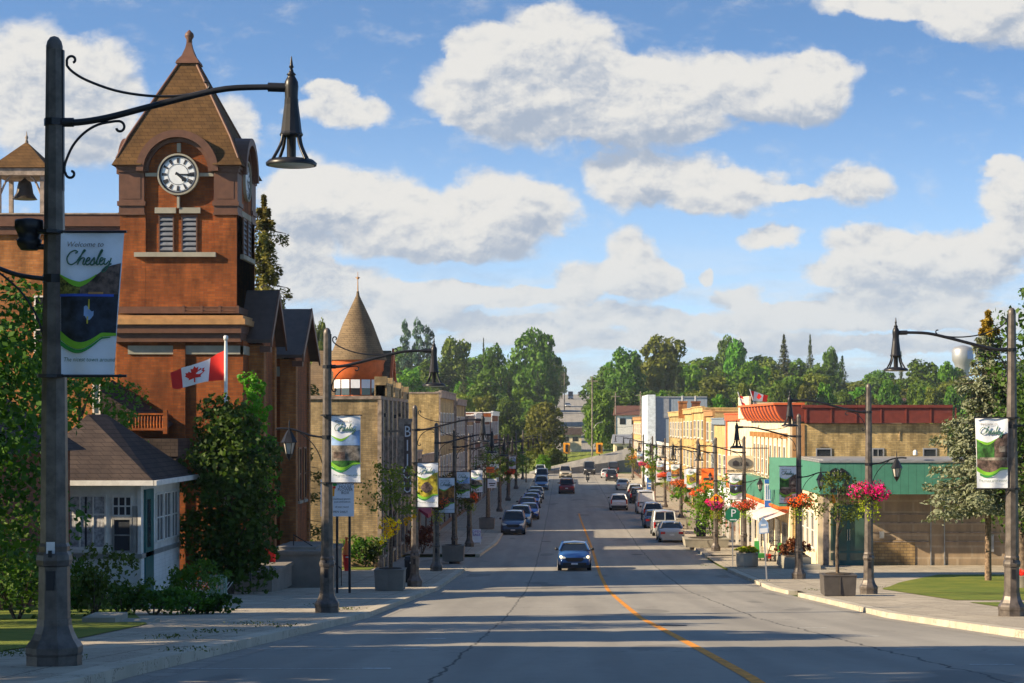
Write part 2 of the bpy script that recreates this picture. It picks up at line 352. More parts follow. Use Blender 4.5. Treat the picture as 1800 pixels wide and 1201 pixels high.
# ------------------------------------------------------------------ mesh builder
def wl(o):
    v = Vector((0, 0, 0))
    while o: v += o.location; o = o.parent
    return v
class MB:
    def __init__(s): s.v = []; s.f = []; s.mi = []; s.sm = []
    def add(s, vs, fs, mi=0, sm=False):
        k = len(s.v); s.v += [tuple(p) for p in vs]
        for f in fs: s.f.append([k+i for i in f]); s.mi.append(mi); s.sm.append(sm)
        return s
    def box(s, x0, x1, y0, y1, z0, z1, mi=0):
        vs = [(x, y, z) for x in (x0, x1) for y in (y0, y1) for z in (z0, z1)]
        return s.add(vs, [(0, 1, 3, 2), (4, 6, 7, 5), (0, 4, 5, 1), (2, 3, 7, 6), (0, 2, 6, 4), (1, 5, 7, 3)], mi)
    def hexa(s, b, t, mi=0):       # bottom quad, top quad
        return s.add(list(b)+list(t), [(3, 2, 1, 0), (4, 5, 6, 7), (0, 1, 5, 4), (1, 2, 6, 5), (2, 3, 7, 6), (3, 0, 4, 7)], mi)
    def quad(s, a, b, c, d, mi=0): return s.add([a, b, c, d], [(0, 1, 2, 3)], mi)
    def prism(s, poly, fn, t0, t1, mi=0):   # fn(u,v,t)->xyz
        n = len(poly); vs = [fn(u, v, t0) for u, v in poly]+[fn(u, v, t1) for u, v in poly]
        fs = [tuple(range(n))[::-1], tuple(range(n, 2*n))]+[(i, (i+1) % n, n+(i+1) % n, n+i) for i in range(n)]
        return s.add(vs, fs, mi)
    def lathe(s, prof, c=(0, 0, 0), n=16, mi=0, sm=True, ph=0.0):
        vs = []; fs = []
        for (r, z) in prof:
            for k in range(n):
                a = 2*math.pi*k/n+ph; vs.append((c[0]+r*math.cos(a), c[1]+r*math.sin(a), c[2]+z))
        for i in range(len(prof)-1):
            for k in range(n): fs.append((i*n+k, i*n+(k+1) % n, (i+1)*n+(k+1) % n, (i+1)*n+k))
        s.add(vs, fs, mi, sm)
        s.add(vs[:n], [tuple(range(n))[::-1]], mi); s.add(vs[-n:], [tuple(range(n))], mi)
        return s
    def tube(s, pts, rad, n=8, mi=0, sm=True):
        P = [Vector(p) for p in pts]; m = len(P)
        if not hasattr(rad, '__len__'): rad = [rad]*m
        vs = []; fs = []; up = Vector((0, 1, 0.01)).normalized()
        for i in range(m):
            t = (P[min(i+1, m-1)]-P[max(i-1, 0)]).normalized()
            if abs(t.dot(up)) > .95: up = Vector((1, 0, .01)).normalized()
            a = t.cross(up).normalized(); b = t.cross(a).normalized()
            for k in range(n):
                q = 2*math.pi*k/n; vs.append(P[i]+(a*math.cos(q)+b*math.sin(q))*rad[i])
        for i in range(m-1):
            for k in range(n): fs.append((i*n+k, i*n+(k+1) % n, (i+1)*n+(k+1) % n, (i+1)*n+k))
        s.add(vs, fs, mi, sm); s.add(vs[:n], [tuple(range(n))[::-1]], mi); s.add(vs[-n:], [tuple(range(n))], mi)
        return s
    def cyl(s, a, b, r, n=16, mi=0, sm=True): return s.tube([a, b], r, n, mi, sm)
    def split(s, name, mats, parent=None, world=False, gap=.03):
        par = list(range(len(s.v)))
        def fd(i):
            while par[i] != i: par[i] = par[par[i]]; i = par[i]
            return i
        for f in s.f:
            for k in f[1:]: par[fd(k)] = fd(f[0])
        isl = {}
        for f in range(len(s.f)): isl.setdefault(fd(s.f[f][0]), []).append(f)
        items = []
        for fs in isl.values():
            pts = np.array([s.v[k] for f in fs for k in s.f[f]]); items.append([fs, pts.min(0), pts.max(0)])
        ch = True
        while ch:
            ch = False
            for i in range(len(items)):
                for j in range(i+1, len(items)):
                    if (items[i][1]-gap < items[j][2]).all() and (items[j][1]-gap < items[i][2]).all():
                        items[i] = [items[i][0]+items[j][0], np.minimum(items[i][1], items[j][1]), np.maximum(items[i][2], items[j][2])]; items.pop(j); ch = True; break
                if ch: break
        for it in items:
            m = MB(); idx = {}
            for f in it[0]:
                ff = []
                for k in s.f[f]:
                    if k not in idx: idx[k] = len(m.v); m.v.append(s.v[k])
                    ff.append(idx[k])
                m.f.append(ff); m.mi.append(s.mi[f]); m.sm.append(s.sm[f])
            o = m.build(name, mats, parent, world)
        return o
    def build(s, name, mats, parent=None, world=False):
        me = bpy.data.meshes.new(name)
        off = wl(parent) if (world and parent) else Vector((0, 0, 0))
        me.from_pydata([(p[0]-off.x, p[1]-off.y, p[2]-off.z) for p in s.v], [], s.f)
        if not isinstance(mats, (list, tuple)): mats = [mats]
        for m in mats: me.materials.append(m)
        me.polygons.foreach_set('material_index', s.mi); me.polygons.foreach_set('use_smooth', s.sm)
        me.update()
        o = bpy.data.objects.new(name, me); C.objects.link(o)
        if parent: o.parent = parent
        return o
def tag(o, label=None, cat=None, group=None, kind=None):
    for k, v in (('label', label), ('category', cat), ('group', group), ('kind', kind)):
        if v: o[k] = v
    return o
def thing(name, loc, label, cat, group=None, rz=0):
    o = bpy.data.objects.new(name, None); C.objects.link(o); o.location = loc; o.rotation_euler = (0, 0, rz); o.empty_display_size = .2
    return tag(o, label, cat, group)
def copy_tree(o, parent=None):
    c = o.copy(); C.objects.link(c)
    if parent: c.parent = parent
    for ch in [x for x in bpy.data.objects if x.parent == o]: copy_tree(ch, c)
    return c
kids = {}
def clone(o, loc, label, group=None, rz=None, sc=None, cat=None):
    c = copy_tree(o); c.location = loc; c['label'] = label
    if group: c['group'] = group
    if cat: c['category'] = cat
    if rz is not None: c.rotation_euler = (0, 0, rz)
    if sc is not None: c.scale = (sc, sc, sc) if not hasattr(sc, '__len__') else sc
    return c
def smooth(pts, n=6):       # Catmull-Rom
    P = [Vector(p) for p in pts]; out = []
    for i in range(len(P)-1):
        a, b, c, d = P[max(i-1, 0)], P[i], P[i+1], P[min(i+2, len(P)-1)]
        for k in range(n):
            t = k/n; out.append(.5*((2*b)+(c-a)*t+(2*a-5*b+4*c-d)*t*t+(3*b-a-3*c+d)*t**3))
    out.append(P[-1]); return out

# ------------------------------------------------------------------ ground
GY = [-60, 0, 20, 23, 51, 80, 98, 110, 135, 200, 320, 385, 430, 480, 600, 720, 800, 850, 900, 1000, 1500, 4000, 9000]
GZ = [-1.2, -1.4, -2.85, -3.05, -5.2, -7.0, -7.75, -8.12, -8.6, -9.1, -9.15, -9.1, -7.2, -5.0, 0.0, 5.2, 9.0, 11.2, 12.3, 12.5, 9, -10, -60]
def zg(y): return float(np.interp(y, GY, GZ))
def dpix(py):
    lo, hi = 12., 395.
    for _ in range(50):
        m = (lo+hi)/2
        if VY-F*zg(m)/m > py: lo = m
        else: hi = m
    return (lo+hi)/2
def at(px, py, d): return Vector(((px-VX)*d/F, d, (VY-py)*d/F))
def gp(px, py, dz=0.0):
    d = dpix(py); return Vector(((px-VX)*d/F, d, zg(d)+dz))
def sheet(name, xa, xb, y0, y1, dz, mat, step=3.0, nx=1, th=0.0, edge=None):
    ys = sorted(set([y0, y1]+[y for y in GY if y0 < y < y1]+list(np.arange(y0, y1, step))))
    fa = xa if callable(xa) else (lambda y: xa); fb = xb if callable(xb) else (lambda y: xb)
    b = MB(); vs = []; fs = []
    for y in ys:
        for k in range(nx+1):
            t = k/nx; vs.append((fa(y)*(1-t)+fb(y)*t, y, zg(y)+dz))
    for i in range(len(ys)-1):
        for k in range(nx): a = i*(nx+1)+k; fs.append((a, a+1, a+nx+2, a+nx+1))
    b.add(vs, fs)
    if th:
        for f in (fa, fb):
            v2 = []
            for y in ys: v2 += [(f(y), y, zg(y)+dz), (f(y), y, zg(y)+dz-th)]
            b.add(v2, [(2*i, 2*i+1, 2*i+3, 2*i+2) for i in range(len(ys)-1)])
        for y in (ys[0], ys[-1]):
            b.quad((fa(y), y, zg(y)+dz), (fb(y), y, zg(y)+dz), (fb(y), y, zg(y)+dz-th), (fa(y), y, zg(y)+dz-th))
    return b.build(name, mat)
def struct(o): return tag(o, kind='structure')
CL = lambda y: float(np.interp(y, [115, 135, 400, 550, 900], [-5.15, -4.6, -4.6, -4.0, -3.0]))
CR = lambda y: float(np.interp(y, [0, 400, 550, 900], [8.5, 8.8, 10.5, 15.5]))
# terrain: one sheet to the horizon
ys = [-60, -20]+list(range(0, 140, 5))+list(range(140, 1000, 20))+[1100, 1500, 2500, 4000, 9000]
xs = [-4000, -1500, -600, -300, -150, -80, -40, -20, -5, 9, 20, 40, 80, 150, 300, 600, 1500, 4000]
b = MB(); b.add([(x, y, zg(y)-.02) for y in ys for x in xs], [(j*len(xs)+i, j*len(xs)+i+1, (j+1)*len(xs)+i+1, (j+1)*len(xs)+i) for j in range(len(ys)-1) for i in range(len(xs)-1)])
struct(b.build('ground', M['field']))
struct(sheet('road', CL, CR, -60, 900, 0, M['asphalt'], 5))
struct(sheet('curb', lambda y: CL(y)-.35, CL, -60, 101, .15, M['curb'], 2, th=.17))
struct(sheet('curb', lambda y: CL(y)-.30, CL, 118, 330, .15, M['curb'], 4, th=.17))
struct(sheet('curb', CR, lambda y: CR(y)+.35, -60, 70.5, .15, M['curb'], 2, th=.17))
struct(sheet('curb', CR, lambda y: CR(y)+.35, 73.5, 101, .15, M['curb'], 2, th=.17))
struct(sheet('curb', CR, lambda y: CR(y)+.35, 117, 330, .15, M['curb'], 4, th=.17))
struct(sheet('sidewalk', -12.6, lambda y: CL(y)-.35, 12, 101, .145, M['walk'], 3))
struct(sheet('sidewalk', -9.8, lambda y: CL(y)-.30, 118, 330, .145, M['walk'], 4))
struct(sheet('sidewalk', lambda y: CR(y)+.35, 13.0, 12, 101, .145, M['walk'], 3))
struct(sheet('sidewalk', lambda y: CR(y)+.35, 13.4, 117, 330, .145, M['walk'], 4))
struct(sheet('side_street', -60, lambda y: CL(y)+.02, 102.2, 117, .004, M['asphalt'], 4))
struct(sheet('side_street', lambda y: CR(y)-.02, 13.6, 102.2, 116.4, .12, M['walk'], 4))
struct(sheet('forecourt', 13.0, 44, 93, 104.7, .141, M['walk'], 3))
# lawn on the right with its path
b = MB()
pl = [(12.45, 61.5), (12.45, 76), (14.6, 84), (18.0, 92.9), (44, 92.9), (44, 61.5)]
def poly_sheet(name, pl, dz, mat, y_step=2.0):
    b = MB(); y0 = min(p[1] for p in pl); y1 = max(p[1] for p in pl)
    yy = list(np.arange(y0, y1, y_step))+[y1]
    def span(y):
        xs_ = []
        for i in range(len(pl)):
            (xa, ya), (xb, yb) = pl[i], pl[(i+1) % len(pl)]
            if ya != yb and min(ya, yb) <= y <= max(ya, yb): xs_.append(xa+(xb-xa)*(y-ya)/(yb-ya))
            elif ya == yb == y: xs_ += [xa, xb]
        return min(xs_), max(xs_)
    vs = []
    for y in yy:
        a, c = span(min(max(y, y0+1e-4), y1-1e-4)); vs += [(a, y, zg(y)+dz), (c, y, zg(y)+dz)]
    b.add(vs, [(2*i, 2*i+1, 2*i+3, 2*i+2) for i in range(len(yy)-1)])
    return b.build(name, mat)
struct(sheet('sidewalk', 12.99, 44, 12, 93.0, .143, M['walk'], 3))
struct(poly_sheet('lawn', pl, .16, M['grass']))
struct(poly_sheet('lawn', [(12.45, 30), (12.45, 59.3), (44, 59.3), (44, 30)], .16, M['grass']))
struct(poly_sheet('lawn', [(-30, 12), (-30, 75), (-12.6, 75), (-12.6, 56), (-8.6, 40), (-7.8, 30), (-7.6, 12)], .16, M['grass']))
# markings
struct(sheet('centre_line', lambda y: 1.78+.003*(110-y)+0.10*math.sin(y*.06), lambda y: 1.94+.003*(110-y)+.10*math.sin(y*.06), 8, 188, .006, M['yline'], 2))
b = MB()
for (px, py) in [(670,1176),(736,1141),(772,1123),(813,1093),(857,1049),(887,1000),(940,905)]:
    p = gp(px, py); 
    b.add([(p.x-.25, p.y-.05, zg(p.y-.05)+.005), (p.x+.12, p.y-.05, zg(p.y-.05)+.005), (p.x+.12, p.y+.16, zg(p.y+.16)+.005), (p.x-.25, p.y+.16, zg(p.y+.16)+.005)], [(0, 1, 2, 3)])
for (px, py) in [(1430,1104),(1518,1119),(1608,1141),(1745,1169),(1240,1040),(1330,1075)]:
    p = gp(px, py)
    b.add([(p.x-.3, p.y, zg(p.y)+.005), (p.x+.3, p.y, zg(p.y)+.005), (p.x+.3, p.y+.12, zg(p.y+.12)+.005), (p.x-.3, p.y+.12, zg(p.y+.12)+.005)], [(0, 1, 2, 3)])
struct(b.build('parking_marks', M['wline']))
b = MB()
for (px, py) in [(670,1176),(736,1141),(813,1093)]:
    p = gp(px, py); y = p.y
    for k in range(6):
        xa = -5.1+(p.x-.25+5.1)*k/6; xb = -5.1+(p.x-.25+5.1)*(k+.96)/6
        b.add([(xa, y, zg(y)+.005), (xb, y, zg(y)+.005), (xb, y+.07, zg(y+.07)+.005), (xa, y+.07, zg(y+.07)+.005)], [(0, 1, 2, 3)])
struct(b.build('stall_lines', M['wline']))

struct(sheet('gutter', lambda y: CL(y)+.003, lambda y: CL(y)+.42, -60, 101, .003, M['gutterc'], 3)); struct(sheet('gutter', lambda y: CR(y)-.42, lambda y: CR(y)-.003, -60, 101, .003, M['gutterc'], 3))
for (px, py) in ((905, 1050), (1180, 1100), (960, 952), (1120, 975)):
    p = gp(px, py); t = thing('manhole_cover', (p.x, p.y, zg(p.y)+.006), ['iron manhole cover left of the blue hatchback lane', 'iron manhole cover right of the orange line nearest the viewer', 'small iron cover on the road behind the blue hatchback', 'iron cover on the right lane before the silver sedan'][[905, 1180, 960, 1120].index(px)], 'manhole cover'); t.rotation_euler = (math.atan((zg(p.y+1)-zg(p.y-1))/2), 0, 0)
    MB().lathe([(.36, 0), (.36, .006), (.31, .006), (.30, .002), (.02, .004)], n=20, sm=False).build('iron_ring', M['iron'], t)
# ------------------------------------------------------------------ foliage
def leaf_mesh(name, cen, nrm, size, mat, aspect=.65, jit=.6, seed=0):
    """many small bent leaf quads from arrays of centres and normals"""
    r = np.random.default_rng(seed); N = len(cen)
    n = nrm+r.normal(0, jit, (N, 3)); n /= np.linalg.norm(n, axis=1)[:, None]+1e-9
    t = r.normal(0, 1, (N, 3)); t -= (t*n).sum(1)[:, None]*n; t /= np.linalg.norm(t, axis=1)[:, None]+1e-9
    bt = np.cross(n, t); s = (size*r.uniform(.6, 1.35, N))[:, None]
    a = cen-t*s; c = cen+t*s; m1 = cen+bt*s*aspect+n*s*.2; m2 = cen-bt*s*aspect+n*s*.2
    V_ = np.stack([a, m1, c, m2], 1).reshape(-1, 3)
    me = bpy.data.meshes.new(name); me.vertices.add(4*N); me.loops.add(4*N); me.polygons.add(N)
    me.vertices.foreach_set('co', V_.ravel()); me.loops.foreach_set('vertex_index', np.arange(4*N, dtype=np.int32))
    me.polygons.foreach_set('loop_start', np.arange(0, 4*N, 4, dtype=np.int32))
    me.polygons.foreach_set('loop_total', np.full(N, 4, dtype=np.int32))
    me.materials.append(mat); me.update(calc_edges=True); me.validate()
    return me
def lobes_leaves(lobes, per, r, shell=.45):
    C_ = []; N_ = []
    for (x, y, z, rx, ry, rz) in lobes:
        vol = rx*ry+ry*rz+rx*rz; k = max(20, int(per*vol))
        d = r.normal(0, 1, (k, 3)); d /= np.linalg.norm(d, axis=1)[:, None]
        rad = 1-shell*r.random(k)**1.6
        rad *= 1+.10*np.sin(d[:, 0]*7+x)*np.cos(d[:, 2]*6+z)
        C_.append(np.stack([x+d[:, 0]*rx*rad, y+d[:, 1]*ry*rad, z+d[:, 2]*rz*rad], 1)); N_.append(d*np.array([1/rx, 1/ry, 1/rz])*min(rx, ry, rz))
    return np.concatenate(C_), np.concatenate(N_)
def link_mesh(name, me, parent=None):
    o = bpy.data.objects.new(name, me); C.objects.link(o)
    if parent: o.parent = parent
    return o
def decid(name, loc, h, w, mat, label, cat='tree', group=None, dens=10., leaf=.22, trunk=.25, seed=1, shape='round', bark=None, nl=16, lean=0, base=.15, clumps=5):
    r = np.random.default_rng(seed)
    t = thing(name, loc, label, cat, group)
    z0 = h*trunk; lobes = []
    for i in range(nl):
        f = (i+.5)/nl; z = z0+(h-z0)*(.06+.86*f)
        if shape == 'round': prof = math.sin(math.pi*(.16+.80*f))**.7
        elif shape == 'cone': prof = (1-f)**.75*.95+.12
        elif shape == 'column': prof = .55+.45*math.sin(math.pi*f)
        else: prof = math.sqrt(max(.05, 1-f*f*.9))
        a = i*2.4+r.uniform(-.5, .5); rr = w*.5*prof*r.uniform(.35, .72)
        s = w*.5*r.uniform(.34, .55)*(.6+.5*prof)
        lobes.append((rr*math.cos(a)+lean*f, rr*math.sin(a), z, s, s, s*r.uniform(.7, 1.0)))
    big = list(lobes)
    for (x, y, z, s, _, sz_) in big:          # small clumps break the outline up
        for k in range(clumps):
            d = r.normal(0, 1, 3); d /= np.linalg.norm(d); d[2] = abs(d[2])*.9-.15
            q = s*r.uniform(.24, .42); lobes.append((x+d[0]*s*.92, y+d[1]*s*.92, z+d[2]*sz_*.92, q, q, q*.8))
    cen, nrm = lobes_leaves(lobes, dens, r)
    keep = cen[:, 2] > h*base*.6
    me = leaf_mesh('crown', cen[keep], nrm[keep], leaf, mat, seed=seed)
    link_mesh('crown', me, t)
    b = MB(); rt = max(.06, h*.018); bark = bark or M['bark']
    b.tube(smooth([(0, 0, -.25), (0.02*h*r.uniform(-1, 1), 0, h*.25), (lean*.4, 0, h*.55), (lean*.8, 0, h*.85)], 3), [rt*1.25]+[rt]*3+[rt*.75]*3+[rt*.35]*3, 8)
    b.build('trunk', bark, t)
    lb = MB()
    for (x, y, z, s, _, _2) in big[::2]:
        zs = max(h*.12, z-.55*math.hypot(x, y)-s*.6)
        lb.tube(smooth([(lean*.3*zs/h, 0, zs), (x*.45, y*.45, zs*.45+z*.55), (x, y, z)], 3), [rt*.5]+[rt*.4]*2+[rt*.25]*2+[rt*.12]*2, 5)
    lb.build('limb', bark, t)
    return t
def conifer(name, loc, h, w, mat, label, cat='spruce tree', group=None, trunk=.06, seed=1, droop=.35, rows=22, perb=60, leaf=.10, top=None, bare=0, bark=None, jag=.35, prof=.85, nbr=9, vfill=True):
    r = np.random.default_rng(seed); t = thing(name, loc, label, cat, group)
    cs = []; ns = []; tops = []; tn = []; lb = MB()
    rsp = h*(1-trunk)/rows
    for i in range(rows):
        f = i/(rows-1.0); z = h*(trunk+(1-trunk)*f)*.985
        R_ = w*.5*((1-f)**prof)*r.uniform(1-jag, 1.08)+.05
        if trunk > .2 and f < .12: R_ *= .8
        nb = max(4, int(nbr*(1-f*.5)))
        for k in range(nb):
            a = k*2*math.pi/nb+i*.9+r.uniform(-.25, .25); L_ = R_*r.uniform(.65, 1.15)
            m = max(int(perb*.22)+8, int(perb*(L_/(w*.5)+.12))); u = r.random(m)**.75
            side = r.normal(0, .14, m)*L_*(1.1-u*.55); dz = -droop*L_*(u**1.2)*(1-.55*u)*1.5+r.normal(0, .05, m)*L_*.5-np.abs(side)*.35
            x = math.cos(a)*L_*u-math.sin(a)*side; y = math.sin(a)*L_*u+math.cos(a)*side
            P_ = np.stack([x, y, z+dz-r.random(m)*rsp*(.9 if vfill else .35)], 1)
            n_ = np.stack([np.full(m, math.cos(a)*.4), np.full(m, math.sin(a)*.4), np.full(m, .8)], 1)
            (tops if (top and f > top) else cs).append(P_); (tn if (top and f > top) else ns).append(n_)
            if L_ > w*.12: lb.tube([(0, 0, z+.02), (math.cos(a)*L_*.5, math.sin(a)*L_*.5, z-droop*L_*.33), (math.cos(a)*L_*.9, math.sin(a)*L_*.9, z-droop*L_*.5)], [h*.0022, h*.0016, h*.0006], 4)
    link_mesh('crown', leaf_mesh('crown', np.concatenate(cs), np.concatenate(ns), leaf, mat, .38, .55, seed), t)
    if tops: link_mesh('cone_cluster', leaf_mesh('cone_cluster', np.concatenate(tops), np.concatenate(tn), leaf*1.1, L_GOLD if top < .9 else mat, .5, .6, seed+1), t)
    b = MB(); b.tube([(0, 0, -.3), (0, 0, h*.3), (0, 0, h*.97)], [h*.013, h*.010, h*.002], 8); b.build('trunk', bark or M['bark'], t)
    lb.build('limb', M['bark'], t)
    return t
def bush(name, loc, dims, mat, label, cat='shrub', group=None, dens=60, leaf=.07, seed=1, nl=8, stem=True):
    r = np.random.default_rng(seed); t = thing(name, loc, label, cat, group); lobes = []
    for i in range(nl):
        s = r.uniform(.30, .48)
        lobes.append((r.uniform(-.5, .5)*dims[0]*.62, r.uniform(-.5, .5)*dims[1]*.62, dims[2]*r.uniform(.25, .72), dims[0]*s*.7, dims[1]*s*.7, dims[2]*s*.75))
    for (x, y, z, a, b_, c) in list(lobes):
        for k in range(4):
            d = r.normal(0, 1, 3); d /= np.linalg.norm(d); lobes.append((x+d[0]*a, y+d[1]*b_, z+abs(d[2])*c, a*.3, b_*.3, c*.35))
    cen, nrm = lobes_leaves(lobes, dens, r, .6); k = cen[:, 2] > 0.0
    link_mesh('foliage', leaf_mesh('foliage', cen[k], nrm[k], leaf, mat, seed=seed), t)
    if stem:
        b = MB()
        for i in range(5):
            a = r.uniform(0, 6.28); b.tube([(0, 0, -.05), (math.cos(a)*dims[0]*.15, math.sin(a)*dims[1]*.15, dims[2]*.35), (math.cos(a)*dims[0]*.3, math.sin(a)*dims[1]*.3, dims[2]*.7)], [.03, .02, .008], 5)
        b.build('stem', M['bark'], t)
    return t

# ------------------------------------------------------------------ street lamps
def spiral(c, r0, a0, turns, sgn, y=0.0, n=14, shrink=.55):
    out = []
    for k in range(n+1):
        t = k/n; a = a0+sgn*turns*2*math.pi*t; r = r0*(1-shrink*t); out.append((c[0]+r*math.cos(a), y, c[1]+r*math.sin(a)))
    return out
def street_lamp(name, sg, loc, label, group, head=True, lantern=True):
    t = thing(name, loc, label, 'street lamp', group)
    b = MB()
    oct_ = dict(n=8, sm=False, ph=math.pi/8)
    b.lathe([(.325, -.3), (.325, .17), (.335, .20), (.335, .27), (.31, .31), (.27, .36), (.235, .43), (.205, .52), (.20, .60)], **oct_)
    base = b.build('base', M['lamp'], t)
    b = MB(); b.lathe([(.19, .56), (.182, 1.22), (.205, 1.24), (.215, 1.30), (.205, 1.36), (.178, 1.40), (.185, 1.46), (.165, 1.50), (.150, 3.2), (.125, 5.0), (.098, 7.25), (.098, 7.36)], **oct_)
    b.lathe([(.100, 7.36), (.100, 7.40), (.085, 7.46), (.05, 7.51), (.01, 7.525)], n=12)
    b.build('pole', M['lamp'], t)
    b = MB(); b.box(-.045, .045, -.205, -.16, .95, 1.18); b.box(-.02, .02, -.21, -.18, 1.34, 1.42); b.split('access_cover', M['black'], t)
    X = lambda px: sg*(px-108)/148; Z = lambda py: (1175-py)/148
    b = MB(); pts = [(X(112), 0, Z(213)), (X(150), 0, Z(213)), (X(200), 0, Z(205)), (X(270), 0, Z(187)), (X(340), 0, Z(169)), (X(410), 0, Z(154)), (X(480), 0, Z(151)), (X(512), 0, Z(152))]
    sp = smooth(pts, 4); b.tube(sp, [.042-.008*i/len(sp) for i in range(len(sp))], 8)
    b.tube([(X(484), 0, Z(151)), (X(518), 0, Z(152))], .055, 8); b.lathe([(.125, Z(219)), (.125, Z(207))], n=8, sm=False)
    b.tube([(X(112), 0, Z(213)), (X(142), 0, Z(213))], .055, 8)
    b.box(min(X(117), X(125)), max(X(117), X(125)), -.03, .03, Z(334), Z(86))
    b.build('arm', M['black'], t)
    b = MB()
    up = spiral((X(139), Z(104)), .062, math.pi*1.0 if sg > 0 else 0, .68, -sg)[::-1]+smooth([(X(130), 0, Z(113)), (X(140), 0, Z(124)), (X(165), 0, Z(139)), (X(215), 0, Z(157)), (X(270), 0, Z(166)), (X(320), 0, Z(167)), (X(360), 0, Z(162)), (X(380), 0, Z(158))], 4)
    b.tube(up, .016, 6); b.tube(spiral((X(374), Z(147)), .062, -math.pi/2+.2*sg, .55, sg), .015, 6)
    lo = spiral((X(137), Z(303)), .062, math.pi if sg > 0 else 0, .72, sg)[::-1]+smooth([(X(126), 0, Z(300)), (X(127), 0, Z(285)), (X(140), 0, Z(255)), (X(160), 0, Z(232)), (X(185), 0, Z(217)), (X(215), 0, Z(211))], 4)+spiral((X(222), Z(222)), .075, math.pi/2, .7, -sg)
    b.tube(lo, .016, 6)
    b.build('scroll', M['black'], t)
    hx = X(525)
    h = MB()
    h.lathe([(.072, Z(185)), (.078, Z(170)), (.080, Z(160)), (.085, Z(150)), (.080, Z(142)), (.060, Z(136)), (.040, Z(131)), (.058, Z(129)), (.03, Z(125)), (.016, Z(118)), (.03, Z(116)), (.02, Z(112)), (.006, Z(97))], (hx, 0, 0), 12)
    h.lathe([(.135, Z(237)), (.140, Z(234)), (.125, Z(230)), (.105, Z(205)), (.085, Z(182)), (.082, Z(172))], (hx, 0, 0), 12, sm=False)
    h.lathe([(.055, Z(285)), (.055, Z(240)), (.075, Z(234))], (hx, 0, 0), 10)
    for k in range(4):
        a = k*math.pi/2+math.pi/4*1.0; ca, sa = math.cos(a), math.sin(a)
        h.tube(smooth([(hx+ca*.125, sa*.125, Z(236)), (hx+ca*.16, sa*.16, Z(255)), (hx+ca*.27, sa*.27, Z(281))], 3), .020, 5)
    h.lathe([(.30, Z(289)), (.305, Z(285)), (.26, Z(279)), (.08, Z(275))], (hx, 0, 0), 20)
    ho = h.build('lamp_head', M['black'], t)
    MB().lathe([(.0, Z(290.5)), (.27, Z(290)), (.27, Z(288.6))], (hx, 0, 0), 18).build('lens', M['lens'], ho)
    if lantern:
        z = 4.66; b = MB(); b.tube(smooth([(-sg*.12, 0, z-.02), (-sg*.45, 0, z+.03), (-sg*.85, 0, z+.17), (-sg*1.15, 0, z+.21), (-sg*1.35, 0, z+.20)], 4), .028, 6)
        b.tube(smooth([(-sg*.12, 0, z-.75), (-sg*.22, 0, z-.45), (-sg*.42, 0, z-.15), (-sg*.72, 0, z+.10)], 4), .013, 6); b.lathe([(.142, z-.07), (.142, z+.03)], n=8, sm=False)
        b.build('lantern_arm', M['black'], t)
        lx = -sg*1.0; q = MB(); zz = z+.2
        q.lathe([(.015, zz+.02), (.02, zz+.16), (.004, zz+.26)], (lx, 0, 0), 8)
        q.lathe([(.215, zz-.36), (.205, zz-.33), (.10, zz-.12), (.05, zz-.04), (.03, zz+.02)], (lx, 0, 0), 6, sm=False)
        for k in range(6):
            a = k*math.pi/3; q.tube([(lx+.17*math.cos(a), .17*math.sin(a), zz-.36), (lx+.10*math.cos(a), .10*math.sin(a), zz-.66)], .012, 4)
        q.lathe([(.012, zz-.84), (.03, zz-.80), (.085, zz-.72), (.11, zz-.66)], (lx, 0, 0), 6, sm=False)
        qo = q.build('lantern', M['black'], t)
        MB().lathe([(.085, zz-.655), (.15, zz-.37)], (lx, 0, 0), 6, sm=False).build('lantern_glass', M['lantern_glass'], qo)
    return t
# ------------------------------------------------------------------ the lettering drawn as strokes ("Chesley")
CHES = [[(.16,.78),(.20,.90),(.13,.98),(.04,.80),(.0,.45),(.05,.12),(.14,.04),(.22,.22)],
        [(.22,.20),(.30,.70),(.36,.98),(.33,1.0),(.29,.6),(.26,.04)],[(.27,.25),(.33,.48),(.38,.45),(.37,.12),(.40,.04),(.44,.14)],
        [(.43,.22),(.50,.36),(.49,.50),(.45,.46),(.43,.18),(.47,.03),(.54,.14)],
        [(.53,.14),(.60,.52),(.61,.30),(.62,.12),(.58,.02),(.54,.08)],[(.63,.10),(.66,.14)],
        [(.65,.14),(.72,.70),(.75,.98),(.72,1.0),(.68,.5),(.68,.10),(.71,.04),(.75,.16)],
        [(.74,.22),(.80,.36),(.79,.50),(.75,.46),(.74,.18),(.78,.03),(.84,.16)],
        [(.84,.48),(.84,.16),(.88,.06),(.94,.30)],[(.97,.50),(.95,.05),(.90,-.38),(.84,-.42),(.86,-.22),(1.0,.12)]]
